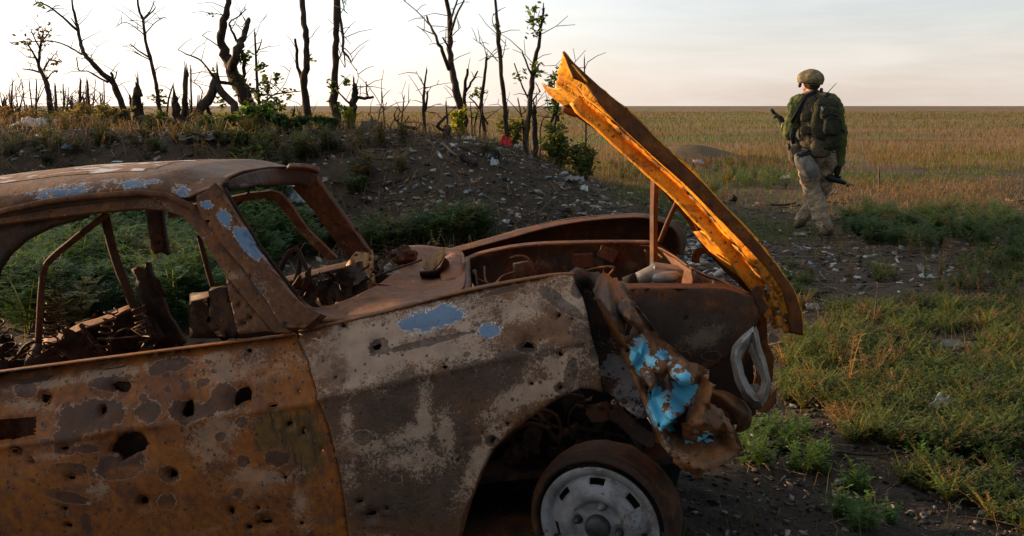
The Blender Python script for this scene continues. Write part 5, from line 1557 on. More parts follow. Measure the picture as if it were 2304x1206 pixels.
tree('tall tree splitting into many bare upright limbs right of centre', 13.8, [(1046, 305, 18), (1042, 260, 18), (1030, 215, 16), (1018, 165, 14), (1012, 110, 12), (1012, 50, 11), (1005, 0, 9), (1003, -25, 8)],
     [[(1010, 156, 9), (995, 115, 8), (985, 92, 7), (968, 58, 5), (960, 36, 4)], [(966, 56, 3), (945, 32, 2.5), (920, 10, 2), (900, -6, 1.5)], [(978, 78, 3), (955, 68, 2), (937, 58, 1.5)], [(1013, 78, 6), (1025, 40, 5), (1046, -4, 3)], [(1012, 52, 5), (1022, 22, 4), (1031, -6, 3)],
      [(1011, 112, 5), (1002, 95, 4), (995, 84, 3)], [(1046, 258, 9), (1047, 200, 8), (1052, 156, 5)], [(1048, 206, 6), (1060, 186, 5), (1075, 160, 3.5)], [(1016, 82, 2.5), (1030, 68, 2), (1036, 62, 1.5)]], [(1030, 280, 16, 70), (1036, 300, 16, 50)], 5)
tree('short leaning dead trunk with a clipped top beside the many-limbed tree', 14.2, [(1090, 295, 9), (1083, 240, 8), (1090, 180, 7), (1095, 128, 5)], [[(1098, 280, 5), (1075, 240, 4), (1055, 218, 2.5)]], [(1080, 210, 16, 40)], 3)
tree('thin ragged bare tree with a shredded upper trunk', 14.0, [(1139, 312, 11), (1136, 245, 10), (1128, 170, 9), (1122, 95, 10), (1118, 40, 7), (1113, -20, 4)], [[(1120, 138, 2.5), (1100, 115, 2), (1080, 98, 1.5), (1064, 86, 1.2)], [(1130, 130, 2), (1136, 105, 1.5), (1138, 88, 1)], [(1118, 60, 4), (1126, 75, 3), (1124, 100, 2)], [(1118, 70, 2.5), (1108, 50, 2), (1110, 30, 1.2)]],
     [(1120, 60, 8, 8)], 4)
tree('dead tree with leaf sprigs on its crown nearest the raised bonnet', 13.0, [(1182, 335, 13), (1188, 270, 12), (1195, 210, 12), (1200, 160, 11), (1211, 105, 8), (1218, 55, 6.5), (1223, 20, 5)], [[(1196, 168, 5), (1185, 145, 4), (1175, 115, 3)], [(1190, 225, 4.5), (1170, 182, 3.5), (1157, 142, 2.5)], [(1197, 228, 4), (1206, 215, 3), (1216, 206, 2)],
     [(1212, 80, 2.5), (1200, 62, 2), (1205, 10, 1.2)], [(1214, 60, 2), (1195, 48, 1.5)], [(1200, 150, 2.5), (1205, 130, 1.5)]], [(1205, 20, 12, 14), (1198, 48, 14, 26), (1200, 72, 14, 20), (1214, 45, 12, 18), (1208, 150, 12, 22), (1205, 165, 14, 16), (1165, 170, 14, 12)], 5)
tree('thin upright pole with a leafy middle just right of the forked trunk', 13.6, [(592, 290, 8), (581, 220, 7), (577, 150, 6), (573, 72, 4)], [[(578, 118, 4), (586, 100, 3), (589, 88, 2)], [(592, 245, 5), (612, 215, 4), (650, 208, 3), (676, 205, 2)], [(596, 240, 3), (606, 200, 2.5), (610, 168, 1.5)], [(620, 212, 2), (640, 190, 1.5), (655, 150, 1)]],
     [(586, 150, 12, 40), (600, 190, 22, 60), (625, 175, 10, 16), (580, 210, 20, 60), (645, 210, 20, 24)], 4)
tree('square splintered stump with jagged prongs on the left berm', 13.5, [(308, 290, 24), (310, 245, 22), (311, 200, 17)], [[(300, 250, 9), (294, 225, 6), (291, 214, 4)], [(318, 250, 5), (322, 230, 3)]], [], 2, name='tree_stump')
tree('upright stump cut flat left of the propped wedge trunk', 14, [(414, 290, 14), (416, 230, 12), (418, 162, 10)], [], [], 2, name='tree_stump')
tree('thin straight dead stem beside the flat cut stump', 14, [(432, 290, 5), (430, 220, 4.5), (429, 155, 3.5)], [[(440, 255, 3), (455, 205, 2.5), (426, 180, 1.5)]], [], 3, name='dead_sapling')
tree('low burnt stump with a ragged shoulder left of the flat cut stump', 13.8, [(400, 290, 22), (396, 245, 19), (392, 218, 13)], [[(380, 285, 7), (376, 240, 5), (390, 190, 2.5)]], [], 2, name='tree_stump')
tree('dark post-like stump standing behind the right shrubs', 13.2, [(1205, 320, 12), (1203, 280, 11), (1202, 245, 10)], [], [], 1, name='tree_stump')
tree('leafy young sapling bent over beside the bonnet tip', 13.6, [(1248, 300, 5), (1255, 240, 4.5), (1268, 195, 4), (1277, 166, 3), (1284, 180, 2)], [[(1250, 260, 3), (1246, 200, 2.5), (1252, 158, 1.5)]], [(1255, 170, 14, 40), (1240, 185, 12, 30), (1262, 160, 10, 20), (1245, 240, 20, 60)], 3, name='sapling')
tree('leafless forked twig rising above the field behind the bonnet', 15, [(1318, 290, 4), (1316, 200, 3.5), (1315, 130, 2.5)], [[(1316, 155, 2), (1320, 145, 1.5), (1323, 138, 1)]], [], 2, name='sapling')
tree('crooked uprooted branch arching over the crest of the mound', 12.6, [(1010, 300, 7), (985, 285, 7), (1000, 265, 6), (1005, 262, 5)], [[(935, 290, 8), (905, 282, 6), (890, 268, 4), (888, 255, 3)], [(905, 283, 4), (920, 262, 3)], [(880, 290, 4), (870, 278, 3)]], [], 3, name='fallen_branch', cat='branch', group='fallen branches on the berm')
tree('short thick stub of sawn wood on the crest of the mound', 12.4, [(1004, 306, 16), (1005, 296, 16), (1006, 286, 15)], [], [], 0, name='tree_stump', broken=False)

# thicket of shattered stems along the left berm and between the trees
kk = 0
for i in range(92):
    px = random.uniform(-40, 245) if i < 66 else random.uniform(380, 1260)
    Yt = random.uniform(14.5, 21) if i < 66 else random.uniform(13.2, 16)
    top = random.uniform(180, 255) if i < 66 else random.uniform(205, 270)
    w = random.choice([3, 3, 4, 5, 8])
    dx = random.uniform(-18, 18)
    brs = [[(px + dx * .5, (top + 290) / 2, w * .6), (px + dx * .5 + random.uniform(-25, 25), top + random.uniform(0, 40), 1.5)] for _ in range(random.randint(0, 2))]
    lab = ('splintered bare stem in the left thicket of the berm' if i < 66 else 'thin broken stem standing among the larger trees of the berm')
    tree(lab, Yt, [(px, 292, w), (px + dx * .4, 265, w * .95), (px + dx * .7, (265 + top) / 2, w * .8), (px + dx, top, w * .5)], brs, [(px + dx * .6, 255, 14, 18)] if random.random() < .25 else [], 2 if i < 66 else 1, name='dead_sapling', cat='sapling',
         group='shattered stems in the left thicket' if i < 66 else 'thin stems between the trees')


# ------------------------------------------------------------------ shrubs that can be told apart
def shrub(label, px, py, wpx, hpx, Y, n, col, name='shrub', stems=7, leaf=(.05, .09)):
    c = wpt(px, py, Y); g = gz(c.x, c.y)
    w = wpx * Y / FPX; h = hpx * Y / FPX
    root = empty(name, (c.x, c.y, g), label, 'shrub', 'green shrubs on the berm')
    C = []
    st = MB()
    for s in range(stems):
        a = random.uniform(0, 2 * PI); r = random.uniform(.15, .5) * w; hh = h * random.uniform(.6, 1.05)
        tip = Vector((math.cos(a) * r, math.sin(a) * r * .8, hh))
        mid = tip * .5 + Vector((random.uniform(-.1, .1) * w, random.uniform(-.1, .1) * w, .08 * h))
        st.tube([Vector((0, 0, -.05)), mid, tip], [.010, .007, .004], 5)
        k = n // stems
        t = RNG.uniform(.15, 1, k)[:, None]
        base = np.where(t < .5, np.array(tuple(mid))[None] * t * 2, np.array(tuple(mid))[None] * (2 - 2 * t) + np.array(tuple(tip))[None] * (2 * t - 1))
        C.append(base + RNG.normal(0, .085, (k, 3)) * np.array([w, w * .8, h * .7]) * (1.1 - .4 * t))
    st.build('stem', M['twig'], root)
    C = np.concatenate(C)
    C = C[C[:, 2] > 0.0]
    V, F = leaf_quads(C, RNG.uniform(*leaf, len(C)), aspect=.5)
    np_mesh('foliage', V, F, M['leaf'], root, False, None, tints(len(C), col, .42))
    return root


shrub('dense green bush on the berm below the forked trunk', 575, 318, 120, 62, 12.6, 1700, (.065, .115, .028))
shrub('low feathery green clump at the foot of the bush on the berm', 545, 345, 70, 30, 11.6, 900, (.05, .085, .03))
shrub('pale green bush right of the propped wedge trunk', 480, 295, 110, 38, 12.9, 1100, (.085, .12, .028))
shrub('green bush between the pole tree and the torn stump', 735, 305, 80, 36, 12.6, 1100, (.05, .09, .025))
shrub('bright yellow-green sprig glowing at the foot of the torn stump', 785, 275, 32, 50, 13.0, 320, (.20, .22, .03))
shrub('bright yellow-green bush at the foot of the many-limbed tree', 1032, 300, 50, 66, 13.4, 520, (.20, .21, .03))
shrub('loose olive bush between the ragged tree and the leaf-sprigged tree', 1150, 310, 90, 66, 14.2, 900, (.10, .11, .03))
shrub('broad tangled shrub right of the leaf-sprigged tree', 1262, 335, 110, 100, 13.6, 1100, (.11, .13, .036))
shrub('dark green shrub under the raised bonnet tip', 1320, 350, 100, 80, 13.4, 750, (.10, .12, .036))
shrub('rusty dry bush under the tall leaning tree', 262, 290, 90, 60, 13.2, 900, (.12, .10, .035))
shrub('hazy green bush on the left berm under the slender tree', 350, 290, 90, 44, 13.0, 1000, (.10, .12, .04))
shrub('scrubby clump on the mound slope left of the charred log', 800, 385, 80, 26, 10.8, 700, (.045, .075, .03), leaf=(.03, .06))
shrub('grey-green bush spilling down the berm beside the green bush', 655, 330, 90, 44, 12.2, 1300, (.045, .07, .025))
shrub('leafy sprouts climbing around the base of the forked trunk', 590, 280, 120, 95, 13.7, 650, (.08, .105, .025))
shrub('wiry brush along the left end of the berm', 150, 290, 170, 70, 14.2, 1500, (.11, .085, .035))
shrub('brown brush at the left picture edge of the berm', 20, 285, 140, 70, 14.5, 1300, (.12, .075, .03))

# ------------------------------------------------------------------ ground cover
pr_f = [weed_proto(8, .34, 8, .075, .7, True, s) for s in range(5)]
pr_b = [weed_proto(6, .22, 6, .045, .6, False, s + 20) for s in range(4)]
pr_t = [weed_proto(12, .15, 6, .020, 1.0, False, s + 40) for s in range(6)]
pr_s = [weed_proto(4, .55, 10, .05, .35, False, s + 60) for s in range(4)]
P1 = ell_points([(180, 620, 230, 90, 150), (400, 560, 160, 90, 100), (430, 690, 110, 60, 50), (120, 700, 160, 60, 50), (600, 540, 80, 70, 40), (560, 480, 70, 40, 24), (330, 495, 160, 22, 26)])
scatter('weeds', pr_f, P1, M['leaf'], 'tall feathery green weeds growing behind the car cabin', 'weeds', (.9, 1.6), (.060, .115, .040), (.14, .12, .05), .08)
P2 = ell_points([(760, 560, 150, 22, 34), (930, 545, 130, 22, 30), (1030, 535, 70, 24, 24), (700, 540, 60, 60, 12), (1060, 520, 60, 20, 10)])
scatter('weeds', pr_f, P2, M['leaf'], 'feathery weeds in a strip between the car and the mound', 'weeds', (.6, 1.1), (.070, .115, .042), (.15, .12, .055), .15)
P3 = ell_points([(2010, 515, 130, 26, 60), (2200, 510, 120, 36, 60), (1940, 505, 36, 20, 16), (2100, 545, 160, 20, 30), (2280, 550, 60, 60, 26), (1720, 410, 80, 20, 16), (1640, 400, 50, 26, 14), (1600, 440, 40, 20, 8), (2020, 535, 60, 16, 14)])
scatter('weeds', pr_f, P3, M['leaf'], 'low green weeds around the soldier and to his right', 'weeds', (.55, 1.0), (.070, .12, .038), (.18, .14, .06), .14)
P4 = ell_points([(2090, 720, 230, 34, 260), (2250, 600, 90, 40, 90), (2100, 890, 210, 80, 460), (1860, 800, 110, 50, 150), (2260, 760, 60, 120, 120), (1960, 790, 150, 40, 150), (2210, 1010, 120, 40, 90), (2010, 990, 110, 24, 60), (2160, 1100, 150, 40, 40), (1930, 930, 60, 40, 50), (2280, 1150, 60, 50, 16), (1990, 620, 40, 14, 14), (2160, 650, 50, 14, 16), (1830, 880, 80, 40, 60), (2240, 950, 100, 60, 120), (1790, 650, 40, 60, 30)])
scatter('ground_cover', pr_t, P4, M['leaf'], 'fine wiry green ground cover right of the car', 'ground cover', (.55, 1.15), (.080, .125, .036), (.17, .13, .06), .14, var=.4)
P5 = ell_points([(1750, 1010, 90, 60, 26), (1830, 1050, 60, 26, 14), (1700, 1030, 40, 30, 8), (1950, 1090, 40, 20, 5), (1900, 1165, 40, 16, 6), (2080, 1040, 120, 26, 12), (1960, 1190, 60, 20, 6)])
scatter('seedlings', pr_b, P5, M['leaf'], 'bright small seedlings in the dark soil beside the torn fender', 'seedlings', (.35, .7), (.07, .14, .03), (.14, .12, .04), .08)
P6 = ell_points([(2080, 620, 200, 50, 12), (2200, 670, 90, 40, 8), (1900, 620, 90, 60, 6), (1940, 840, 80, 60, 8), (2000, 560, 120, 60, 8), (1150, 350, 300, 40, 8), (300, 330, 300, 40, 20)])
scatter('dry_stalks', pr_s, P6, M['leaf'], 'thin upright dry stalks scattered over the clearing', 'stalks', (.35, .8), (.10, .10, .035), (.16, .12, .06), .6)
P7 = ell_points([(640, 340, 130, 40, 40), (300, 320, 300, 26, 50), (800, 320, 120, 30, 20), (60, 330, 120, 50, 20), (900, 360, 250, 60, 12), (820, 400, 30, 14, 8), (1300, 385, 120, 20, 26), (1440, 385, 90, 18, 20), (1580, 375, 100, 14, 14)])
scatter('weeds', pr_f + pr_b, P7, M['leaf'], 'scattered green weeds on the berm', 'weeds', (.5, 1.0), (.055, .08, .028), (.14, .11, .05), .3)

# field grass: blades stand all over the steppe, thinning with distance
n = 150000
D = np.exp(RNG.uniform(math.log(13.0), math.log(230), n)); A = RNG.uniform(-.62, .62, n)
X = D * np.tan(A); Y = D
edge = 13.8 + 9.0 * np.clip((X - .5) / 4.0, 0, 1) + 6 * fbm(X * .25, Y * .2, 4, 50)
on = (Y > edge) & ~((np.hypot((X - 4.8) / 1.5, (Y - 27) / 1.7) < 1))
dark_ = (fbm(X * .12, Y * .35, 4, 66) > .13); on &= ~(dark_ & (RNG.random(n) < .75))
bare = np.exp(-(((Y - 21.5 - 0.1 * X) / 0.7) ** 2)) * (X > 3) * (fbm(X, Y, 3, 60) > -.15)
on &= RNG.random(n) > bare * .9
X, Y, D = X[on], Y[on], D[on]; n = len(X)
band = fbm(X * .05, Y * .14, 4, 61)[:, None]; b2 = fbm(X * .5, Y * .5, 3, 62)[:, None]
base = np.where(band + b2 * .45 > .035, np.array([[.068, .090, .026]]), np.array([[.118, .072, .034]]))
base = np.where(band < -.14, np.array([[.165, .105, .052]]), base)
tint = base * (1 + RNG.uniform(-.35, .35, (n, 1)))
H = RNG.uniform(.07, .24, n) * (1 + .5 * b2[:, 0]) * np.clip((D - 11) / 9, .45, 1) * np.clip(1 + D / 300, 1, 1.5)
V, F, C = blades(X, Y, H, np.maximum(.006, D * .00042), RNG.uniform(0, .7, n), tint)
tag(np_mesh('field_grass', V, F, M['grass'], None, False, None, C), 'dry brown steppe grass covering the field to the horizon', 'grass', None, 'stuff')

# short grass and straw over the clearing
n = 26000
D = np.exp(RNG.uniform(math.log(2.6), math.log(17), n)); A = RNG.uniform(-.55, .60, n)
X = D * np.tan(A); Y = D
m_ = fbm(X * .9, Y * .9, 4, 64)
on = ((m_ > .10) & (X > .25 * Y - 1.0)) | (RNG.random(n) < .10) | ((Y > 12.5) & (X > 1.5) & (m_ > -.12))
on &= ~((np.abs(X - .5) < 2.6) & (np.abs(Y - 9.6) < 2.0) & (RNG.random(n) < .85))
X, Y, D = X[on], Y[on], D[on]; n = len(X)
tint = np.where(RNG.random((n, 1)) < .55, np.array([[.07, .095, .030]]), np.array([[.16, .115, .060]])) * (1 + RNG.uniform(-.35, .35, (n, 1)))
V, F, C = blades(X, Y, RNG.uniform(.05, .17, n), np.maximum(.0025, D * .00050), RNG.uniform(.2, 1.3, n), tint)
tag(np_mesh('grass', V, F, M['grass'], None, False, None, C), 'sparse short grass and straw on the clearing', 'grass', None, 'stuff')

# low patchy grass between the clearing and the field
n = 60000
D = np.exp(RNG.uniform(math.log(10.5), math.log(32), n)); A = RNG.uniform(-.1, .62, n)
X = D * np.tan(A); Y = D
m1 = fbm(X * .45, Y * .3, 4, 68); m2 = fbm(X * .3 + 20, Y * .5, 4, 69)
on = (X > .6) & ((m1 > -.02) | (RNG.random(n) < .12)) & (np.hypot((X - 4.8) / 1.5, (Y - 27) / 1.7) > 1)
X, Y, D, m1, m2 = X[on], Y[on], D[on], m1[on], m2[on]; n = len(X)
tint = np.where((m2 + RNG.normal(0, .06, n) > .0)[:, None], np.array([[.075, .105, .030]]), np.array([[.165, .112, .056]])) * (1 + RNG.uniform(-.35, .35, (n, 1)))
V, F, C = blades(X, Y, RNG.uniform(.04, .15, n) * (1 + 1.5 * np.clip(m1, 0, .4)), np.maximum(.005, D * .00048), RNG.uniform(.2, 1.2, n), tint)
tag(np_mesh('grass', V, F, M['grass'], None, False, None, C), 'low patchy grass between the clearing and the field', 'grass', None, 'stuff')

# straw heap right of the soldier
n = 2600
c = [gpt(RNG.uniform(1880, 2304), RNG.uniform(405, 470)) for _ in range(260)]
ci = RNG.integers(0, 260, n)
X = np.array([c[i].x for i in ci]) + RNG.normal(0, .18, n); Y = np.array([c[i].y for i in ci]) + RNG.normal(0, .18, n)
V, F, C = blades(X, Y, RNG.uniform(.05, .22, n), np.full(n, .009), RNG.uniform(.8, 3.0, n), np.array([[.21, .135, .075]]) * (1 + RNG.uniform(-.5, .4, (n, 1))))
tag(np_mesh('straw', V, F, M['grass'], None, False, None, C), 'flattened tan straw and dry stalks right of the soldier', 'straw', None, 'stuff')

# ------------------------------------------------------------------ litter, sticks, stones
def chips(n, xs, ys, size, cols, name, label, cat, dens=None, flat=.35):
    X = RNG.uniform(*xs, n); Y = RNG.uniform(*ys, n)
    if dens is not None:
        k = RNG.random(n) < dens(X, Y); X, Y = X[k], Y[k]
    n = len(X)
    S = np.exp(RNG.uniform(math.log(size[0]), math.log(size[1]), (n, 1))) * np.clip(Y / 7.5, .32, 1)[:, None] * RNG.uniform(.45, 1.4, (n, 3)) * np.array([1, .7, flat])
    cube = np.array([(a, b, c) for a in (-.5, .5) for b in (-.5, .5) for c in (-.5, .5)])
    Vl = cube[None] * S[:, None] * RNG.uniform(.55, 1.2, (n, 8, 1))
    a = RNG.uniform(0, 2 * PI, n); t = np.clip(RNG.normal(0, .4, n), -.8, .8); u = np.clip(RNG.normal(0, .4, n), -.8, .8)
    ca, sa = np.cos(a)[:, None], np.sin(a)[:, None]
    x = Vl[..., 0]; y = Vl[..., 1]; z = Vl[..., 2] + x * np.tan(t)[:, None] * .6 + y * np.tan(u)[:, None] * .6
    Zg = ground_z(X, Y)[:, None]
    V = np.stack([x * ca - y * sa + X[:, None], x * sa + y * ca + Y[:, None], z + Zg + S[:, 2:3] * .25], -1).reshape(-1, 3)
    fc = np.array([(0, 1, 3, 2), (4, 6, 7, 5), (0, 4, 5, 1), (2, 3, 7, 6), (0, 2, 6, 4), (1, 5, 7, 3)])
    F = (np.arange(n)[:, None, None] * 8 + fc[None]).reshape(-1, 4)
    cols = np.array(cols); C = cols[RNG.integers(0, len(cols), n)] * RNG.uniform(.55, 1.2, (n, 1))
    o = np_mesh(name, V, F, M['litter'], None, False, None, np.repeat(C, 8, 0))
    return tag(o, label, cat, None, 'stuff')


def wedge(X, Y): return np.where(np.abs(X) < .62 * Y + .4, np.clip(1.2 - Y / 16, .12, 1), 0)


soilc = [(.05, .04, .032), (.035, .03, .027), (.09, .07, .055), (.14, .10, .075), (.03, .026, .024), (.19, .155, .13), (.11, .065, .045)]
chips(16000, (-8, 9), (2.3, 15), (.012, .07), soilc, 'clods', 'dark clods and crumbs of soil over the clearing', 'soil', wedge)
brightc = [(.55, .52, .48), (.40, .36, .32), (.30, .21, .15), (.36, .30, .25), (.16, .13, .11), (.24, .29, .36), (.42, .31, .23), (.20, .085, .05)]
chips(16000, (-8, 8), (2.3, 14), (.014, .075), brightc, 'rubble_litter', 'small pale scraps and rubble strewn over the soil', 'litter',
      lambda X, Y: np.where(np.abs(X) < .62 * Y + .4, np.clip(.22 + .7 * np.exp(-(((X - 1) / 3.5) ** 2 + ((Y - 9.8) / 2.2) ** 2)), 0, 1), 0), .3)
chips(7000, (-7.5, 2.5), (8.2, 13.6), (.022, .10), [(.50, .47, .44), (.34, .29, .25), (.26, .18, .13), (.42, .36, .31), (.05, .045, .04), (.03, .027, .025), (.22, .26, .31), (.30, .20, .13), (.10, .07, .05)], 'mound_debris',
      'broken bits of debris covering the earth mound', 'debris', lambda X, Y: np.clip(.30 + .6 * np.exp(-(((X - .3) / 2.0) ** 2 + ((Y - 10) / 1.8) ** 2)), 0, 1), .3)
# dry straw and stalks matted over the mound
n = 9000
X = RNG.uniform(-8.5, 1.6, n); Y = RNG.uniform(7.6, 13.6, n)
k = RNG.random(n) < np.clip(.25 + .9 * (fbm(X * .8, Y * .8, 3, 67) + .1) * 3 - .10 * (X + 1), .06, 1); X, Y = X[k], Y[k]; n = len(X)
V, F, C = blades(X, Y, RNG.uniform(.06, .34, n), RNG.uniform(.006, .011, n), RNG.uniform(.5, 2.6, n), np.array([[.145, .098, .062]]) * (1 + RNG.uniform(-.6, .5, (n, 1))))
tag(np_mesh('straw', V, F, M['grass'], None, False, None, C), 'matted dry stalks lying over the earth mound', 'straw', None, 'stuff')
chips(6500, (.2, 3.6), (2.4, 5.2), (.014, .065), [(.03, .025, .02), (.05, .04, .03), (.02, .017, .015), (.08, .06, .045), (.04, .03, .022), (.13, .10, .08), (.06, .035, .02), (.03, .03, .035), (.24, .22, .21)], 'fine_rubble', 'fine crumbs and scraps in the dark soil right of the front wheel', 'rubble', lambda X, Y: np.where(X < .62 * Y + .3, 1.0, 0), .4)
# twig litter, laid flat
T = MB()
tv = []; tf = []
n = 5200
X = RNG.uniform(-8.5, 9, n); Y = RNG.uniform(2.6, 15, n)
k = (np.abs(X) < .62 * Y + .4) & (RNG.random(n) < np.clip(1.3 - Y / 18, .2, 1)); X, Y = X[k], Y[k]; n = len(X)
a = RNG.uniform(0, 2 * PI, n); L = np.exp(RNG.uniform(math.log(.06), math.log(.55), n)); w = RNG.uniform(.003, .008, n) * np.clip(Y / 7, .35, 1); L = L * np.clip(Y / 7, .45, 1)
dx, dy = np.cos(a), np.sin(a)
Vs = []
for s_, bend in ((-.5, 0), (0, .08), (.5, 0)):
    px_ = X + dx * L * s_ - dy * L * bend * RNG.normal(0, 1, n); py_ = Y + dy * L * s_ + dx * L * bend
    pz = ground_z(px_, py_) + w + np.abs(RNG.normal(0, .012, n))
    for q in range(3):
        an = 2 * PI * q / 3
        Vs.append(np.stack([px_ - dy * w * math.cos(an), py_ + dx * w * math.cos(an), pz + w * math.sin(an)], 1))
V = np.stack(Vs, 1).reshape(-1, 3)
fc = np.array([(r * 3 + q, r * 3 + (q + 1) % 3, r * 3 + 3 + (q + 1) % 3, r * 3 + 3 + q) for r in range(2) for q in range(3)])
F = (np.arange(n)[:, None, None] * 9 + fc[None]).reshape(-1, 4)
C = np.where(RNG.random((n, 1)) < .5, np.array([[.13, .095, .068]]), np.array([[.06, .045, .036]])) * RNG.uniform(.6, 1.7, (n, 1))
tag(np_mesh('twig_litter', V, F, M['litter'], None, False, None, np.repeat(C, 9, 0)), 'thin twigs and splinters littering the soil', 'twigs', None, 'stuff')


def stick(label, pts, w, mat='twig', name='stick', cat='stick', group=None, lift=.015, sides=7, taper=.6):
    """a piece lying on the ground through measured ground points"""
    P = [gpt(a, b) for a, b in pts]
    r = w * .5 * P[0].y / FPX
    P = [p + Vector((0, 0, r + lift)) for p in P]
    o = P[0].copy()
    root_loc = Vector((o.x, o.y, gz(o.x, o.y)))
    R = [r * (1 - (1 - taper) * i / (len(P) - 1)) for i in range(len(P))]
    P, R = fine(P, R, 3, .5, int(pts[0][0]))
    m = MB(); m.tube([p - root_loc for p in P], R, sides, .12)
    ob = m.build(name, M[mat], None)
    ob.location = root_loc
    return tag(ob, label, cat, group)


GS = 'sticks and branches on the ground'
stick('long crooked branch lying along the foot of the mound', [(860, 425), (905, 408), (945, 404), (972, 392)], 5, 'bark', 'branch', 'branch', GS)
stick('bare pole lying down the left slope of the mound', [(745, 413), (800, 425), (850, 440), (880, 446)], 6, 'bark', 'branch', 'branch', GS)
stick('charred log lying on the slope of the mound', [(1040, 362), (1056, 372), (1070, 384)], 16, 'burnt_wood', 'log', 'log', GS, .02, 9, .8)
stick('grey plank lying on the mound above the charred log', [(992, 330), (1012, 345), (1028, 358)], 8, 'wood', 'plank', 'plank', GS, .01, 5, .9)
stick('pale wood chunk on the left berm beside the pole tree', [(680, 308), (698, 314), (714, 320)], 6, 'wood', 'plank', 'plank', GS)
stick('short grey log lying in the dark soil right of the bonnet', [(1962, 598), (1990, 604), (2022, 611)], 11, 'wood', 'log', 'log', GS, .01, 9, .85)
stick('thick mossy stick standing out of the grass at the right edge', [(2186, 934), (2212, 900), (2240, 862)], 18, 'twig', 'log', 'log', GS, .05, 9, .8)
stick('orange-brown stick lying on straw at the far right', [(2262, 455), (2285, 458), (2304, 456)], 6, 'twig', 'stick', 'stick', GS)
stick('long dark branch lying behind the soldier at knee level', [(1700, 462), (1750, 468), (1790, 463)], 7, 'bark', 'branch', 'branch', GS)
stick('forked brown branch just right of the soldier knee', [(1850, 450), (1872, 442), (1890, 440)], 6, 'twig', 'branch', 'branch', GS)
stick('dark fallen branch at the bottom right of the clearing', [(2120, 1130), (2200, 1112), (2270, 1104)], 9, 'bark', 'branch', 'branch', GS)
stick('long dry stalk slanting across the right grass', [(2050, 812), (2090, 775), (2140, 742)], 4, 'twig', 'stalk', 'stalk', GS, .06, 5)
stick('bent pale stalk in the grass beside the bonnet corner', [(1952, 790), (1962, 770), (1995, 742)], 4, 'twig', 'stalk', 'stalk', GS, .05, 5)
stick('dark root crossing the soil below the ground cover', [(1880, 1030), (1960, 1036), (2040, 1030)], 8, 'bark', 'branch', 'branch', GS)
stick('tan stick lying on soil beside the torn fender', [(1800, 980), (1850, 975), (1890, 950)], 6, 'twig', 'stick', 'stick', GS)
stick('grey bark strip lying beside the crumpled bumper', [(1684, 1010), (1700, 1022), (1716, 1030)], 13, 'wood', 'bark_strip', 'bark', GS)
stick('pair of dark sticks under the straw right of the soldier', [(1990, 415), (2060, 428), (2130, 440)], 5, 'bark', 'branch', 'branch', GS)
# upright rods pushed into the soil
for lab, a, b, w in (('thin brown stake standing in front of the mound', (848, 520), (853, 430), 6), ('dry stalk standing in the clearing beside the bonnet', (1962, 745), (1975, 635), 3),
                     ('short stake standing in the straw right of the soldier', (1978, 425), (1978, 375), 5)):
    g = gpt(*a); top = wpt(b[0], b[1], g.y); r = w * .5 * g.y / FPX
    P, R = fine([Vector((0, 0, -.03)), (top - g) * .5 + Vector((.01, .01, 0)), top - g], [r, r * .9, r * .6], 3, .4, 3)
    m = MB(); m.tube(P, R, 6, .1); o = m.build('stake', M['twig'], None); o.location = g; tag(o, lab, 'stake', 'stakes in the soil')


def scrap(label, px, py, wpx, hpx, col, name, cat, amp=.5, stand=.5, thick=.004, group='litter on the berm and clearing', rough=.7, seed=None, yaw=0):
    """crumpled sheet: plastic, cloth, cardboard"""
    g = gpt(px, py + hpx * .5)
    w = wpx * g.y / FPX; h = hpx * g.y / FPX
    key = 'mat ' + label
    m_ = plain(key, col, rough, .35, 30 / max(w, .1) * .3, .3)
    nu = 18
    sd = seed or int(px + py)
    V = []
    for i in range(nu):
        for j in range(nu):
            u = i / (nu - 1) - .5; v = j / (nu - 1) - .5
            e = 1 + .25 * float(fbm(u * 3 + sd, v * 3, 2, 5))
            x = u * w * e; 
            r1 = float(fbm(u * 4 + sd, v * 4 + sd, 3, 6)); r2 = float(fbm(u * 7 + sd * 2, v * 7, 3, 7))
            y = v * w * .7 * e + r2 * w * amp * .4
            z = (v + .5) * h * stand + abs(r1) * h * amp * 2.2 + .25 * h * (1 - 4 * u * u) * amp
            V.append((x, y, max(z, 0.0) + .01))
    F = [(i * nu + j, (i + 1) * nu + j, (i + 1) * nu + j + 1, i * nu + j + 1) for i in range(nu - 1) for j in range(nu - 1)]
    o = mesh_obj(name, V, F, m_, None, True)
    solid(o, thick)
    o.location = g; o.rotation_euler = (0, 0, yaw)
    return tag(o, label, cat, group)


scrap('large crumpled pale sheet lying on the left berm crest', 82, 278, 96, 22, (.42, .40, .40), 'plastic_sheet', 'sheet', .5, .7)
scrap('upright white plastic scrap on the left berm crest', 198, 272, 24, 24, (.55, .52, .48), 'plastic_scrap', 'plastic', .3, 1.2)
scrap('teal-blue crumpled bag on the berm below the slender tree', 396, 281, 36, 18, (.10, .17, .20), 'plastic_bag', 'bag', .8, .6)
scrap('long grey cloth trailing down the berm from the teal bag', 450, 308, 80, 24, (.16, .14, .14), 'cloth', 'cloth', .7, .5)
scrap('blue plastic scrap on the left berm slope', 152, 335, 26, 14, (.16, .24, .36), 'plastic_scrap', 'plastic', .8, .5)
scrap('small light-blue wrapper beside the blue plastic on the left slope', 105, 340, 22, 8, (.16, .25, .28), 'wrapper', 'wrapper', .6, .4)
scrap('white flattened bottle on the berm just above the car roof', 264, 366, 22, 6, (.45, .50, .48), 'flattened_bottle', 'bottle', .3, .3)
scrap('pinkish grey rag on the berm below the pole tree', 656, 297, 34, 14, (.26, .22, .23), 'rag', 'rag', .8, .5)
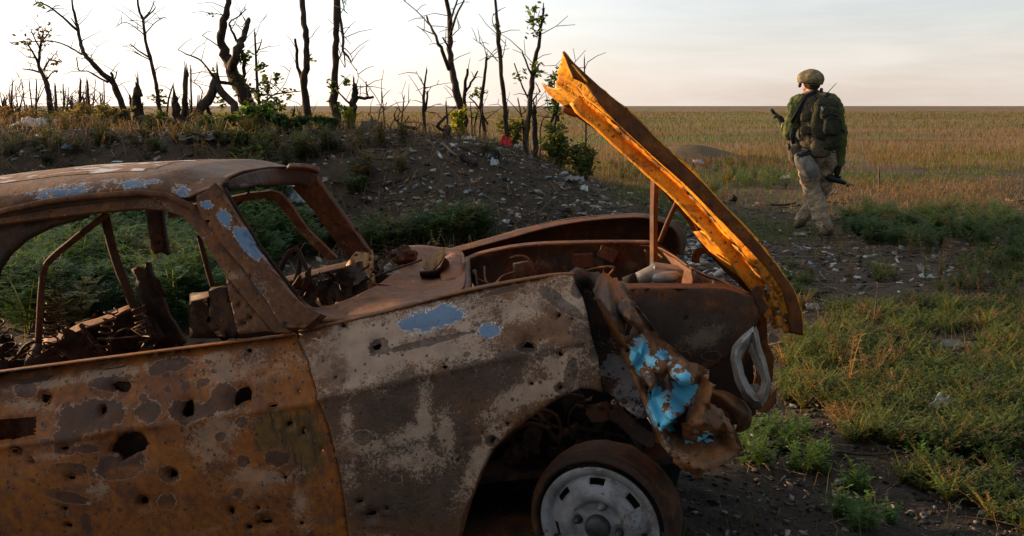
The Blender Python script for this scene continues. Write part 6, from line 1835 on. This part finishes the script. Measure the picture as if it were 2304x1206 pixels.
scrap('black tarpaulin bundle on the crest of the mound', 835, 286, 48, 18, (.035, .037, .036), 'tarpaulin', 'tarpaulin', .5, .8)
scrap('bright red cloth heap on the right shoulder of the mound', 1138, 326, 26, 18, (.55, .015, .02), 'cloth', 'cloth', .9, .8)
scrap('white rag on the mound left of the red cloth', 1054, 312, 30, 10, (.50, .46, .44), 'rag', 'rag', .7, .5)
scrap('dull white paper heap right of the red cloth', 1170, 332, 30, 12, (.36, .35, .34), 'paper', 'paper', .8, .5)
scrap('grey tin sheet on the mound above the charred log', 1108, 352, 24, 16, (.16, .17, .19), 'tin_sheet', 'sheet', .4, .7)
scrap('white crumpled bag on the dark slope below the tin sheet', 1113, 372, 18, 16, (.42, .43, .44), 'plastic_bag', 'bag', .9, .7)
scrap('big white plastic sack behind the windscreen frame', 672, 445, 74, 44, (.40, .41, .43), 'plastic_sack', 'sack', .5, .9)
scrap('grey plastic film below the white sack', 690, 478, 70, 26, (.24, .24, .26), 'plastic_film', 'film', .8, .3)
scrap('white paper scrap on dark soil in front of the mound', 878, 518, 20, 10, (.50, .50, .54), 'paper', 'paper', .8, .5)
scrap('white bird-shaped plastic scrap among the weeds behind the car', 405, 660, 26, 44, (.42, .42, .40), 'plastic_scrap', 'plastic', .6, 1.1)
scrap('crushed white cup at the foot of the mound right side', 1315, 428, 16, 12, (.50, .50, .48), 'cup', 'cup', .7, .8)
scrap('grey cloth strip on the flat right of the mound', 1290, 405, 50, 14, (.22, .21, .21), 'cloth', 'cloth', .8, .4)
scrap('pale pink bag at the left foot of the small far mound', 1572, 366, 22, 10, (.45, .36, .36), 'plastic_bag', 'bag', .8, .6)
scrap('white rag left of the soldier hips', 1764, 400, 26, 10, (.50, .42, .34), 'rag', 'rag', .7, .5)
scrap('grey foam lump in the right ground cover', 2124, 930, 66, 40, (.26, .27, .30), 'foam_lump', 'foam', 1.0, .7, .01)
scrap('torn grey board lying in the right grass', 2144, 775, 46, 16, (.17, .145, .12), 'board', 'board', .3, .6)
scrap('white and blue wrapper on the dark soil at the right', 2085, 625, 30, 9, (.42, .44, .48), 'wrapper', 'wrapper', .7, .4)
scrap('crumpled tan paper beside the blue and white wrapper', 2080, 606, 28, 12, (.24, .19, .15), 'paper', 'paper', .8, .7)
scrap('light sheet scrap on soil beside the bonnet corner', 1828, 694, 30, 16, (.20, .165, .135), 'cardboard', 'cardboard', .5, .6)
scrap('brown cardboard piece in the grass by the bonnet corner', 1890, 862, 22, 22, (.16, .115, .08), 'cardboard', 'cardboard', .3, 1.0)
scrap('small white flake on the soil below the soldier', 1928, 626, 16, 6, (.5, .5, .5), 'plastic_scrap', 'plastic', .5, .4)
scrap('pale shred on soil behind the soldier boot', 1800, 528, 30, 8, (.34, .30, .27), 'rag', 'rag', .6, .4)


def stone(label, px, py, w, col=(.15, .14, .135)):
    g = gpt(px, py + w * .3); r = w * .5 * g.y / FPX
    m = MB(); m.blob((0, 0, r * .45), (r, r * .8, r * .65), (0, 0, px), px * .01, .5, 1.6, 3)
    o = m.build('stone', plain('stone ' + label, col, .9, .4, 20, .2, .4), None); o.location = g
    return tag(o, label, 'stone', 'stones on the clearing')


stone('grey stone lying in grass beside the headlight ring', 1816, 824, 26, (.16, .15, .15))
stone('flat wedge stone on the dark soil at the bottom', 1886, 1084, 26, (.22, .20, .18))
stone('round grey stone at the bottom of the clearing', 2078, 1156, 22)
stone('pale pebble pair behind the soldier', 1808, 588, 14, (.25, .20, .165))
stone('rounded stone beside the dark clod at the right', 2138, 618, 16, (.20, .175, .155))
stone('dark burnt clod at the right edge of the soil', 2230, 636, 36, (.05, .032, .022))
stone('dark lump lying on the grass left of the soldier', 1648, 445, 26, (.03, .027, .025))
stone('concrete crumb on the mound below the red cloth', 1098, 345, 16, (.2, .19, .18))
stone('reddish brick bit on the mound slope', 1046, 355, 12, (.18, .08, .055))

# ------------------------------------------------------------------ the walking soldier
SY = 11.2


def sp(px, py, dy=0.0): return wpt(px, py, SY + dy)


K = SY / FPX   # metres per pixel at the soldier
soldier_foot = sp(1845, 525)
_g = gz(soldier_foot.x, SY)
soldier = empty('person', Vector((soldier_foot.x, SY, _g)), 'soldier in helmet and camouflage walking away across the field', 'person')
S0 = Vector((soldier_foot.x, SY, _g))


def camo(name, c1, c2, c3, scale=7.0, rough=.9):
    s = NT(name)
    a = s.noise(scale, 4, .6, .8); b = s.noise(scale * 1.7, 4, .6, .6)
    c = s.mix(s.ramp(a, .46, .50), c1, c2)
    c = s.mix(s.ramp(b, .57, .61), c, c3)
    w = s.noise(18, 4, .6, .3)
    c = s.mix(s.ramp(w, .3, .7, 0, .25), c, (.02, .018, .014))
    s.color(c); s.rough(rough); s.spec(.1)
    s.bump(s.noise(26, 3, .6, .6, stretch=(1, 1, 2.2)), .7, .03)
    return s.m


M['trouser'] = camo('trouser camouflage', (.38, .28, .19), (.30, .215, .14), (.44, .335, .235))
M['trouser_dark'] = camo('gear camouflage', (.080, .068, .040), (.12, .090, .058), (.045, .038, .025), 9)
M['pack'] = camo('pack camouflage', (.035, .037, .022), (.055, .050, .032), (.020, .019, .013), 9)
M['shirt'] = plain('olive shirt', (.105, .115, .040), .9, .3, 10, .1, .5)
M['skin'] = plain('skin', (.42, .22, .15), .55, .15, 20, .35)
M['boot'] = plain('boot', (.13, .092, .060), .85, .35, 16, .2, .3)
M['glove'] = plain('glove', (.025, .022, .018), .85, .3, 30, .2)
M['helmet'] = camo('helmet cover', (.20, .145, .075), (.26, .19, .105), (.13, .095, .05), 12)
M['black'] = plain('black gear', (.014, .014, .014), .55, .3, 20, .4)
M['strap'] = plain('navy strap', (.018, .020, .028), .8, .2, 20, .2)
M['bagcloth'] = plain('grey bag cloth', (.26, .23, .205), .85, .45, 12, .15, .6)
M['hairb'] = plain('short hair', (.06, .035, .02), .9, .3, 60, .1)


def body_mesh(name, chains, mat, parent, voxel=.012, smooth=6, disp=0.0, dscale=.09, blobs=()):
    """tapered limbs melted into one continuous surface"""
    m = MB()
    for ch in chains:
        pts = [Vector(p[0]) - S0 for p in ch]; rr = [p[1] for p in ch]
        P, R = fine(pts, rr, 4, 0, 1)
        m.tube(P, R, 14, 0)
        for e in (0, -1):
            m.blob(P[e], (R[e],) * 3, sub=2, amp=0)
    for c, r, rot in blobs: m.blob(Vector(c) - S0, r, rot, amp=0, sub=3)
    o = m.build(name, mat, parent)
    r_ = o.modifiers.new('melt', 'REMESH'); r_.mode = 'VOXEL'; r_.voxel_size = voxel; r_.use_smooth_shade = True
    if smooth:
        s_ = o.modifiers.new('soft', 'SMOOTH'); s_.factor = .5; s_.iterations = smooth
    if disp:
        tx = bpy.data.textures.new('folds', 'CLOUDS'); tx.noise_scale = dscale; tx.noise_depth = 2
        d_ = o.modifiers.new('folds', 'DISPLACE'); d_.texture = tx; d_.strength = disp; d_.mid_level = .5
    return o


# joints, measured
neck = sp(1828, 208, .02); chest = sp(1836, 255, .02); waist = sp(1836, 312, .02); pelvis = sp(1833, 345, .02)
shL = sp(1793, 234, .02); elL = sp(1775, 303, .06); wrL = sp(1762, 280, .26)
shR = sp(1876, 233, .02); elR = sp(1894, 310, -.02); wrR = sp(1887, 374, .03)
hipL = sp(1814, 350, .0); knL = sp(1828, 430, .06); anL = sp(1855, 508, -.06)
hipR = sp(1858, 352, .04); knR = sp(1852, 422, .20); anR = sp(1804, 492, .38)
head = sp(1826, 183, .03)
# the body: one continuous figure
body = body_mesh('body', [[(neck + Vector((0, 0, .06)), .055), (neck, .058), (chest, .13), (waist, .12), (pelvis, .13)],
                          [(neck - Vector((0, 0, .02)), .06), (shL, .06), (elL, .042), (wrL, .03)], [(neck - Vector((0, 0, .02)), .06), (shR, .06), (elR, .042), (wrR, .03)],
                          [(pelvis, .10), (hipL, .085), (knL, .058), (anL, .040)], [(pelvis, .10), (hipR, .085), (knR, .058), (anR, .040)]], M['skin'], soldier, .011, 4,
                 blobs=[(head, (.078, .098, .112), (0, 0, .5)), (head + Vector((-.06, .075, -.03)), (.022, .026, .02), (0, 0, .5)), (head + Vector((-.045, .06, -.085)), (.035, .035, .03), (0, 0, .5)),
                        (head + Vector((-.078, .0, -.015)), (.012, .022, .032), (0, 0, .3)), (head + Vector((.078, .01, -.015)), (.012, .022, .032), (0, 0, -.3))])
m = MB(); m.blob(head - S0 + Vector((.01, -.022, -.035)), (.080, .085, .070), (0, 0, .4), 3, .08, 6, 3); m.build('hair', M['hairb'], soldier)
shirt = body_mesh('shirt', [[(neck - Vector((0, 0, .025)), .075), (chest, .165), (waist, .150), (pelvis + Vector((0, 0, .05)), .150)],
                            [(sp(1815, 226, .02), .085), (shL, .092), ((shL + elL) / 2, .078), (elL, .068), ((elL + wrL) / 2, .054), (elL.lerp(wrL, .82), .045)],
                            [(sp(1845, 224, .02), .085), (shR, .088), ((shR + elR) / 2, .076), (elR, .064), ((elR + wrR) / 2, .060), (elR.lerp(wrR, .88), .055)]], M['shirt'], soldier, .010, 3, .045, .075)
trous = body_mesh('trousers', [[(waist - Vector((0, 0, .06)), .150), (pelvis, .165)],
                               [(pelvis + (hipL - pelvis) * .4, .12), (hipL, .125), ((hipL + knL) / 2, .115), (knL, .098), ((knL + anL) / 2, .098), (anL, .072)],
                               [(pelvis + (hipR - pelvis) * .4, .12), (hipR, .125), ((hipR + knR) / 2, .105), (knR, .092), ((knR + anR) / 2, .085), (anR, .070)]], M['trouser'], soldier, .010, 3, .065, .085)
for side, an, toe in (('L', anL, Vector((.10, .12, -.09))), ('R', anR, Vector((-.01, .17, -.10)))):
    heel = an + Vector((-.01, -.035, -.065)) if side == 'L' else an + Vector((-.02, -.05, -.03))
    body_mesh('boot', [[(an + Vector((0, 0, .02)), .058), (an - Vector((0, 0, .05)), .056), (heel, .050)], [(heel, .048), (an + toe * .6 + Vector((0, 0, -.02)), .050), (an + toe, .042)]], M['boot'], soldier, .009, 3)
# hands: gloved palm, four fingers and a thumb, curled
def glove(wr, d, side, curl=.9):
    """d: direction of the hand, side: towards the thumb"""
    d = d.normalized(); side = (side - d * side.dot(d)).normalized(); nrm = d.cross(side).normalized()
    ch = [[(wr - d * .03, .034), (wr + d * .03, .036), (wr + d * .075, .036)]]
    bl = [(wr + d * .055 + side * .012, (.036, .036, .036), (0, 0, 0))]
    for k, L in enumerate((.070, .080, .075, .058)):
        b = wr + d * .085 + side * (.030 - .020 * k)
        a = b + d * L * .45 + nrm * L * .12; c = a + d * L * .15 + nrm * L * .45; e = c - d * L * .22 + nrm * L * .18
        ch.append([(b, .0105), (a, .010), (c, .009), (e, .008)])
    b = wr + d * .03 + side * .034
    ch.append([(b, .013), (b + d * .03 + side * .022 + nrm * .015, .0115), (b + d * .055 + side * .012 + nrm * .035, .010)])
    return body_mesh('glove', ch, M['glove'], soldier, .006, 1, blobs=bl)


glove(wrL, Vector((-.35, .2, .75)), Vector((.4, .5, .0)))
glove(wrR, Vector((-.12, .12, -.8)), Vector((-.2, .8, 0)))


def pouch(name, c, size, rot, mat, parent, seed=1, amp=.10, sub=3, p=3.2, origin=None):
    """soft box: a super-ellipsoid with a noisy skin"""
    from mathutils import noise
    bm = bmesh.new(); bmesh.ops.create_icosphere(bm, subdivisions=4, radius=1)
    R = Euler(rot).to_matrix(); V = []
    for v in bm.verts:
        q = v.co; n_ = (abs(q.x) ** p + abs(q.y) ** p + abs(q.z) ** p) ** (-1 / p)
        q = q * n_ * (1 + amp * noise.noise(q * 2.6 + Vector((seed, seed * 2, 0))))
        V.append(Vector(c) - (origin or S0) + R @ Vector((q.x * size[0] / 2, q.y * size[1] / 2, q.z * size[2] / 2)))
    F = [[v.index for v in f.verts] for f in bm.faces]; bm.free()
    return mesh_obj(name, V, F, mat, parent)


# helmet
hl_c = sp(1824, 178, .03)
m = MB()
from mathutils import noise as mnoise
bm = bmesh.new(); bmesh.ops.create_icosphere(bm, subdivisions=4, radius=1)
R = Euler((math.radians(4), math.radians(-3), math.radians(30))).to_matrix()
V = []
for v in bm.verts:
    q = v.co.copy()
    low = -0.30 - .28 * max(0, -q.y) - .05 * abs(q.x)
    q.z = max(q.z, low)
    if q.z <= low + .02:
        q.x *= 1.07; q.y *= 1.07
    k = 1 + .05 * mnoise.noise(v.co * 3.1)
    V.append(hl_c - S0 + R @ Vector((q.x * .128 * k, q.y * .158 * k, q.z * .110 * k)) + Vector((0, 0, .0)))
F = [[v.index for v in f.verts] for f in bm.faces]; bm.free()
hm = mesh_obj('helmet', V, F, M['helmet'], soldier)
# side rail, rear pad and light panel on the cover
m = MB(); m.tube([hl_c - S0 + R @ Vector((math.cos(a) * .134, math.sin(a) * .164, -.03)) for a in np.linspace(PI * .95, PI * 1.35, 9)], .010, 6); m.build('helmet_rail', M['trouser_dark'], hm)
pouch('helmet_patch', hl_c + Vector((.045, -.118, .035)), (.062, .022, .058), (.25, 0, .3), plain('pale patch', (.30, .29, .30), .8, .3, 40), hm, 2)
pouch('helmet_strap', sp(1800, 190, .05), (.035, .03, .07), (0, .1, 0), M['black'], hm, 4)
pouch('headset', sp(1848, 203, -.03), (.03, .05, .05), (0, 0, 0), M['trouser_dark'], hm, 5)
# plate carrier over the shirt
vest = body_mesh('plate_carrier', [[(sp(1822, 232, .0), .120), (sp(1830, 262, .0), .165), (sp(1830, 300, .0), .165), (sp(1828, 316, .0), .150)], [(sp(1808, 222, .02), .05), (sp(1812, 236, .0), .08)], [(sp(1850, 222, .02), .05), (sp(1848, 236, .0), .08)]],
                 M['trouser_dark'], soldier, .012, 4, .03, .06)
for k, (a, b, w, h) in enumerate(((1812, 262, .10, .12), (1836, 268, .12, .14), (1812, 294, .11, .10))):
    pouch('back_pouch', sp(a, b, -.15), (w, .05, h), (0, 0, 0), M['trouser_dark'], vest, k + 3)
pouch('collar', sp(1799, 218, .10), (.05, .08, .07), (0, .2, 0), M['trouser_dark'], vest, 9)
m = MB(); m.tube([sp(1836, 206, -.07) - S0, sp(1815, 216, -.12) - S0, sp(1798, 246, -.15) - S0, sp(1781, 276, -.06) - S0], [.022, .024, .024, .022], 8, flat=.35); m.build('neck_strap', M['strap'], soldier)
m = MB(); m.tube([sp(1786, 288, -.06) - S0, sp(1782, 306, -.08) - S0, sp(1786, 324, -.06) - S0], [.026, .028, .020], 8, flat=.5); m.build('loose_strap', M['strap'], soldier)
pouch('belt', sp(1836, 332, .02), (.36, .30, .07), (0, .03, 0), M['trouser_dark'], soldier, 2, .05)
pouch('rear_pouch', sp(1847, 331, -.17), (.235, .14, .24), (0, .08, 0), M['trouser_dark'], soldier, 4, .08)
pouch('side_pouch', sp(1790, 352, -.04), (.14, .15, .24), (0, -.35, 0), M['trouser_dark'], soldier, 6, .12)
pouch('side_pouch', sp(1796, 338, .03), (.17, .16, .11), (0, -.1, 0), M['pack'], soldier, 7, .12)
m = MB(); m.tube([sp(1779, 340, -.06) - S0, sp(1773, 324, -.06) - S0], .02, 8); m.build('flashlight', M['black'], soldier)
# grey dump bag hanging at the left hip
bag_root = sp(1815, 350, -.12)
m = MB()
rings = [(1806, 347, .075, .05), (1808, 356, .10, .07), (1815, 370, .125, .085), (1820, 382, .120, .08), (1822, 394, .075, .06), (1820, 402, .02, .02)]
V = []; ns = 26
for (a, b, rx, ry) in rings:
    c = sp(a, b, -.17) - S0
    for k in range(ns):
        t = 2 * PI * k / ns; wv = 1 + .12 * math.sin(5 * t + b) + .06 * math.sin(9 * t)
        V.append(c + Vector((math.cos(t) * rx * wv, math.sin(t) * ry * wv, .02 * math.sin(3 * t + a))))
F = [(i * ns + k, (i + 1) * ns + k, (i + 1) * ns + (k + 1) % ns, i * ns + (k + 1) % ns) for i in range(len(rings) - 1) for k in range(ns)] + [tuple(range(ns)), tuple(reversed(range((len(rings) - 1) * ns, len(rings) * ns)))]
db = mesh_obj('dump_bag', [v + S0 - bag_root for v in V], F, M['bagcloth'], None); db.location = bag_root
tag(db, 'pale grey drawstring bag hanging at the left hip of the soldier', 'bag')
sb = db.modifiers.new('s', 'SUBSURF'); sb.levels = 1; sb.render_levels = 2
pouch('bag_mouth', sp(1806, 346, -.17), (.17, .12, .06), (0, -.3, 0), M['black'], db, 8, .25, origin=bag_root)

# backpack
bp0 = sp(1860, 270, -.2)
bp = empty('backpack', bp0, 'dark camouflage backpack with two pockets and a whip antenna on the soldier', 'backpack')
pouch('main_compartment', sp(1855, 268, -.19), (.30, .20, .46), (0, .05, .1), M['pack'], bp, 3, .08, origin=bp0)
pouch('upper_pocket', sp(1866, 256, -.30), (.20, .09, .15), (0, .10, .1), M['pack'], bp, 5, .06, origin=bp0)
pouch('lower_pocket', sp(1873, 284, -.31), (.205, .11, .20), (0, .08, .1), M['pack'], bp, 7, .06, origin=bp0)
pouch('bottom_sack', sp(1869, 318, -.20), (.18, .16, .20), (0, .1, 0), M['pack'], bp, 9, .12, origin=bp0)
for nm, (a, b), (c, d), e in (('pocket_zip', (1846, 262), (1888, 262), -.345), ('pocket_zip', (1853, 271), (1891, 268), -.365)):
    m = MB(); m.tube([sp(a, b, e) - bp0, sp((a + c) / 2, b - 7, e - .012) - bp0, sp(c, d, e) - bp0], .006, 6); m.build(nm, M['black'], bp)
pouch('identity_patch', sp(1850, 244, -.352), (.016, .008, .045), (0, -.5, 0), plain('blue white patch', (.45, .50, .60), .6, .4, 60), bp, 1, .02, origin=bp0)
m = MB(); m.tube([sp(1853, 222, -.15) - bp0, sp(1862, 213, -.15) - bp0, sp(1868, 211, -.15) - bp0], [.016, .018, .012], 7, flat=.6); m.build('grab_handle', M['black'], bp)
m = MB(); m.tube([sp(1854, 218, -.1) - bp0, sp(1868, 202, -.1) - bp0, sp(1882, 187, -.1) - bp0], [.005, .004, .003], 6); m.build('antenna', M['black'], bp)
m = MB(); m.tube([sp(1892, 288, -.24) - bp0, sp(1898, 293, -.24) - bp0, sp(1901, 298, -.24) - bp0], [.014, .016, .012], 6, flat=.5); m.build('strap_end', M['black'], bp)
m = MB(); m.tube([sp(1872, 336, -.18) - bp0, sp(1874, 344, -.18) - bp0, sp(1882, 342, -.18) - bp0, sp(1886, 332, -.18) - bp0], .007, 6); m.build('carry_loop', M['black'], bp)

# rifle held low across the body in the left hand
r0 = sp(1765, 282, .28)
rf = empty('rifle', r0, 'dark rifle held upright in the soldier left hand', 'rifle')
ax = (sp(1738, 249, .34) - sp(1768, 287, .30)).normalized()
def rp(t, o=0): return sp(1768, 287, .30) - r0 + ax * t + Vector((.0, 0, 0)) * o
m = MB(); m.tube([rp(.0), rp(.16), rp(.255)], [.011, .010, .010], 8); m.build('barrel', M['black'], rf)
m = MB(); m.tube([rp(.20), rp(.205), rp(.265), rp(.27)], [.012, .018, .018, .014], 8); m.build('muzzle_brake', M['black'], rf)
m = MB(); m.tube([rp(-.08), rp(-.02), rp(.10), rp(.12)], [.022, .028, .026, .018], 8); m.build('handguard', M['trouser_dark'], rf)
m = MB(); m.tube([rp(-.40), rp(-.30), rp(-.08)], [.030, .034, .026], 8, flat=.6); m.build('receiver', M['black'], rf)
m = MB(); q = rp(.17); m.box(q + Vector((.008, 0, .018)), (.012, .012, .04), (0, -.7, 0)); m.build('front_sight', M['black'], rf)
# dark object with a tan tip carried in the right hand
t0 = sp(1880, 404, .05)
td = empty('carried_launcher_tube', t0, 'black tapered object with a tan tip carried low in the soldier right hand', 'equipment')
m = MB(); m.tube([sp(1858, 396, .05) - t0, sp(1868, 400, .05) - t0, sp(1884, 405, .06) - t0, sp(1902, 412, .07) - t0], [.04, .045, .038, .022], 10); m.build('body', M['black'], td)
m = MB(); m.tube([sp(1900, 411, .07) - t0, sp(1908, 414, .07) - t0, sp(1922, 417, .08) - t0], [.020, .016, .008], 8); m.build('tip', M['trouser'], td)
m = MB(); m.tube([sp(1904, 416, .07) - t0, sp(1910, 421, .07) - t0], [.010, .008], 6); m.build('tip_bracket', M['black'], td)

bpy.context.view_layer.update()
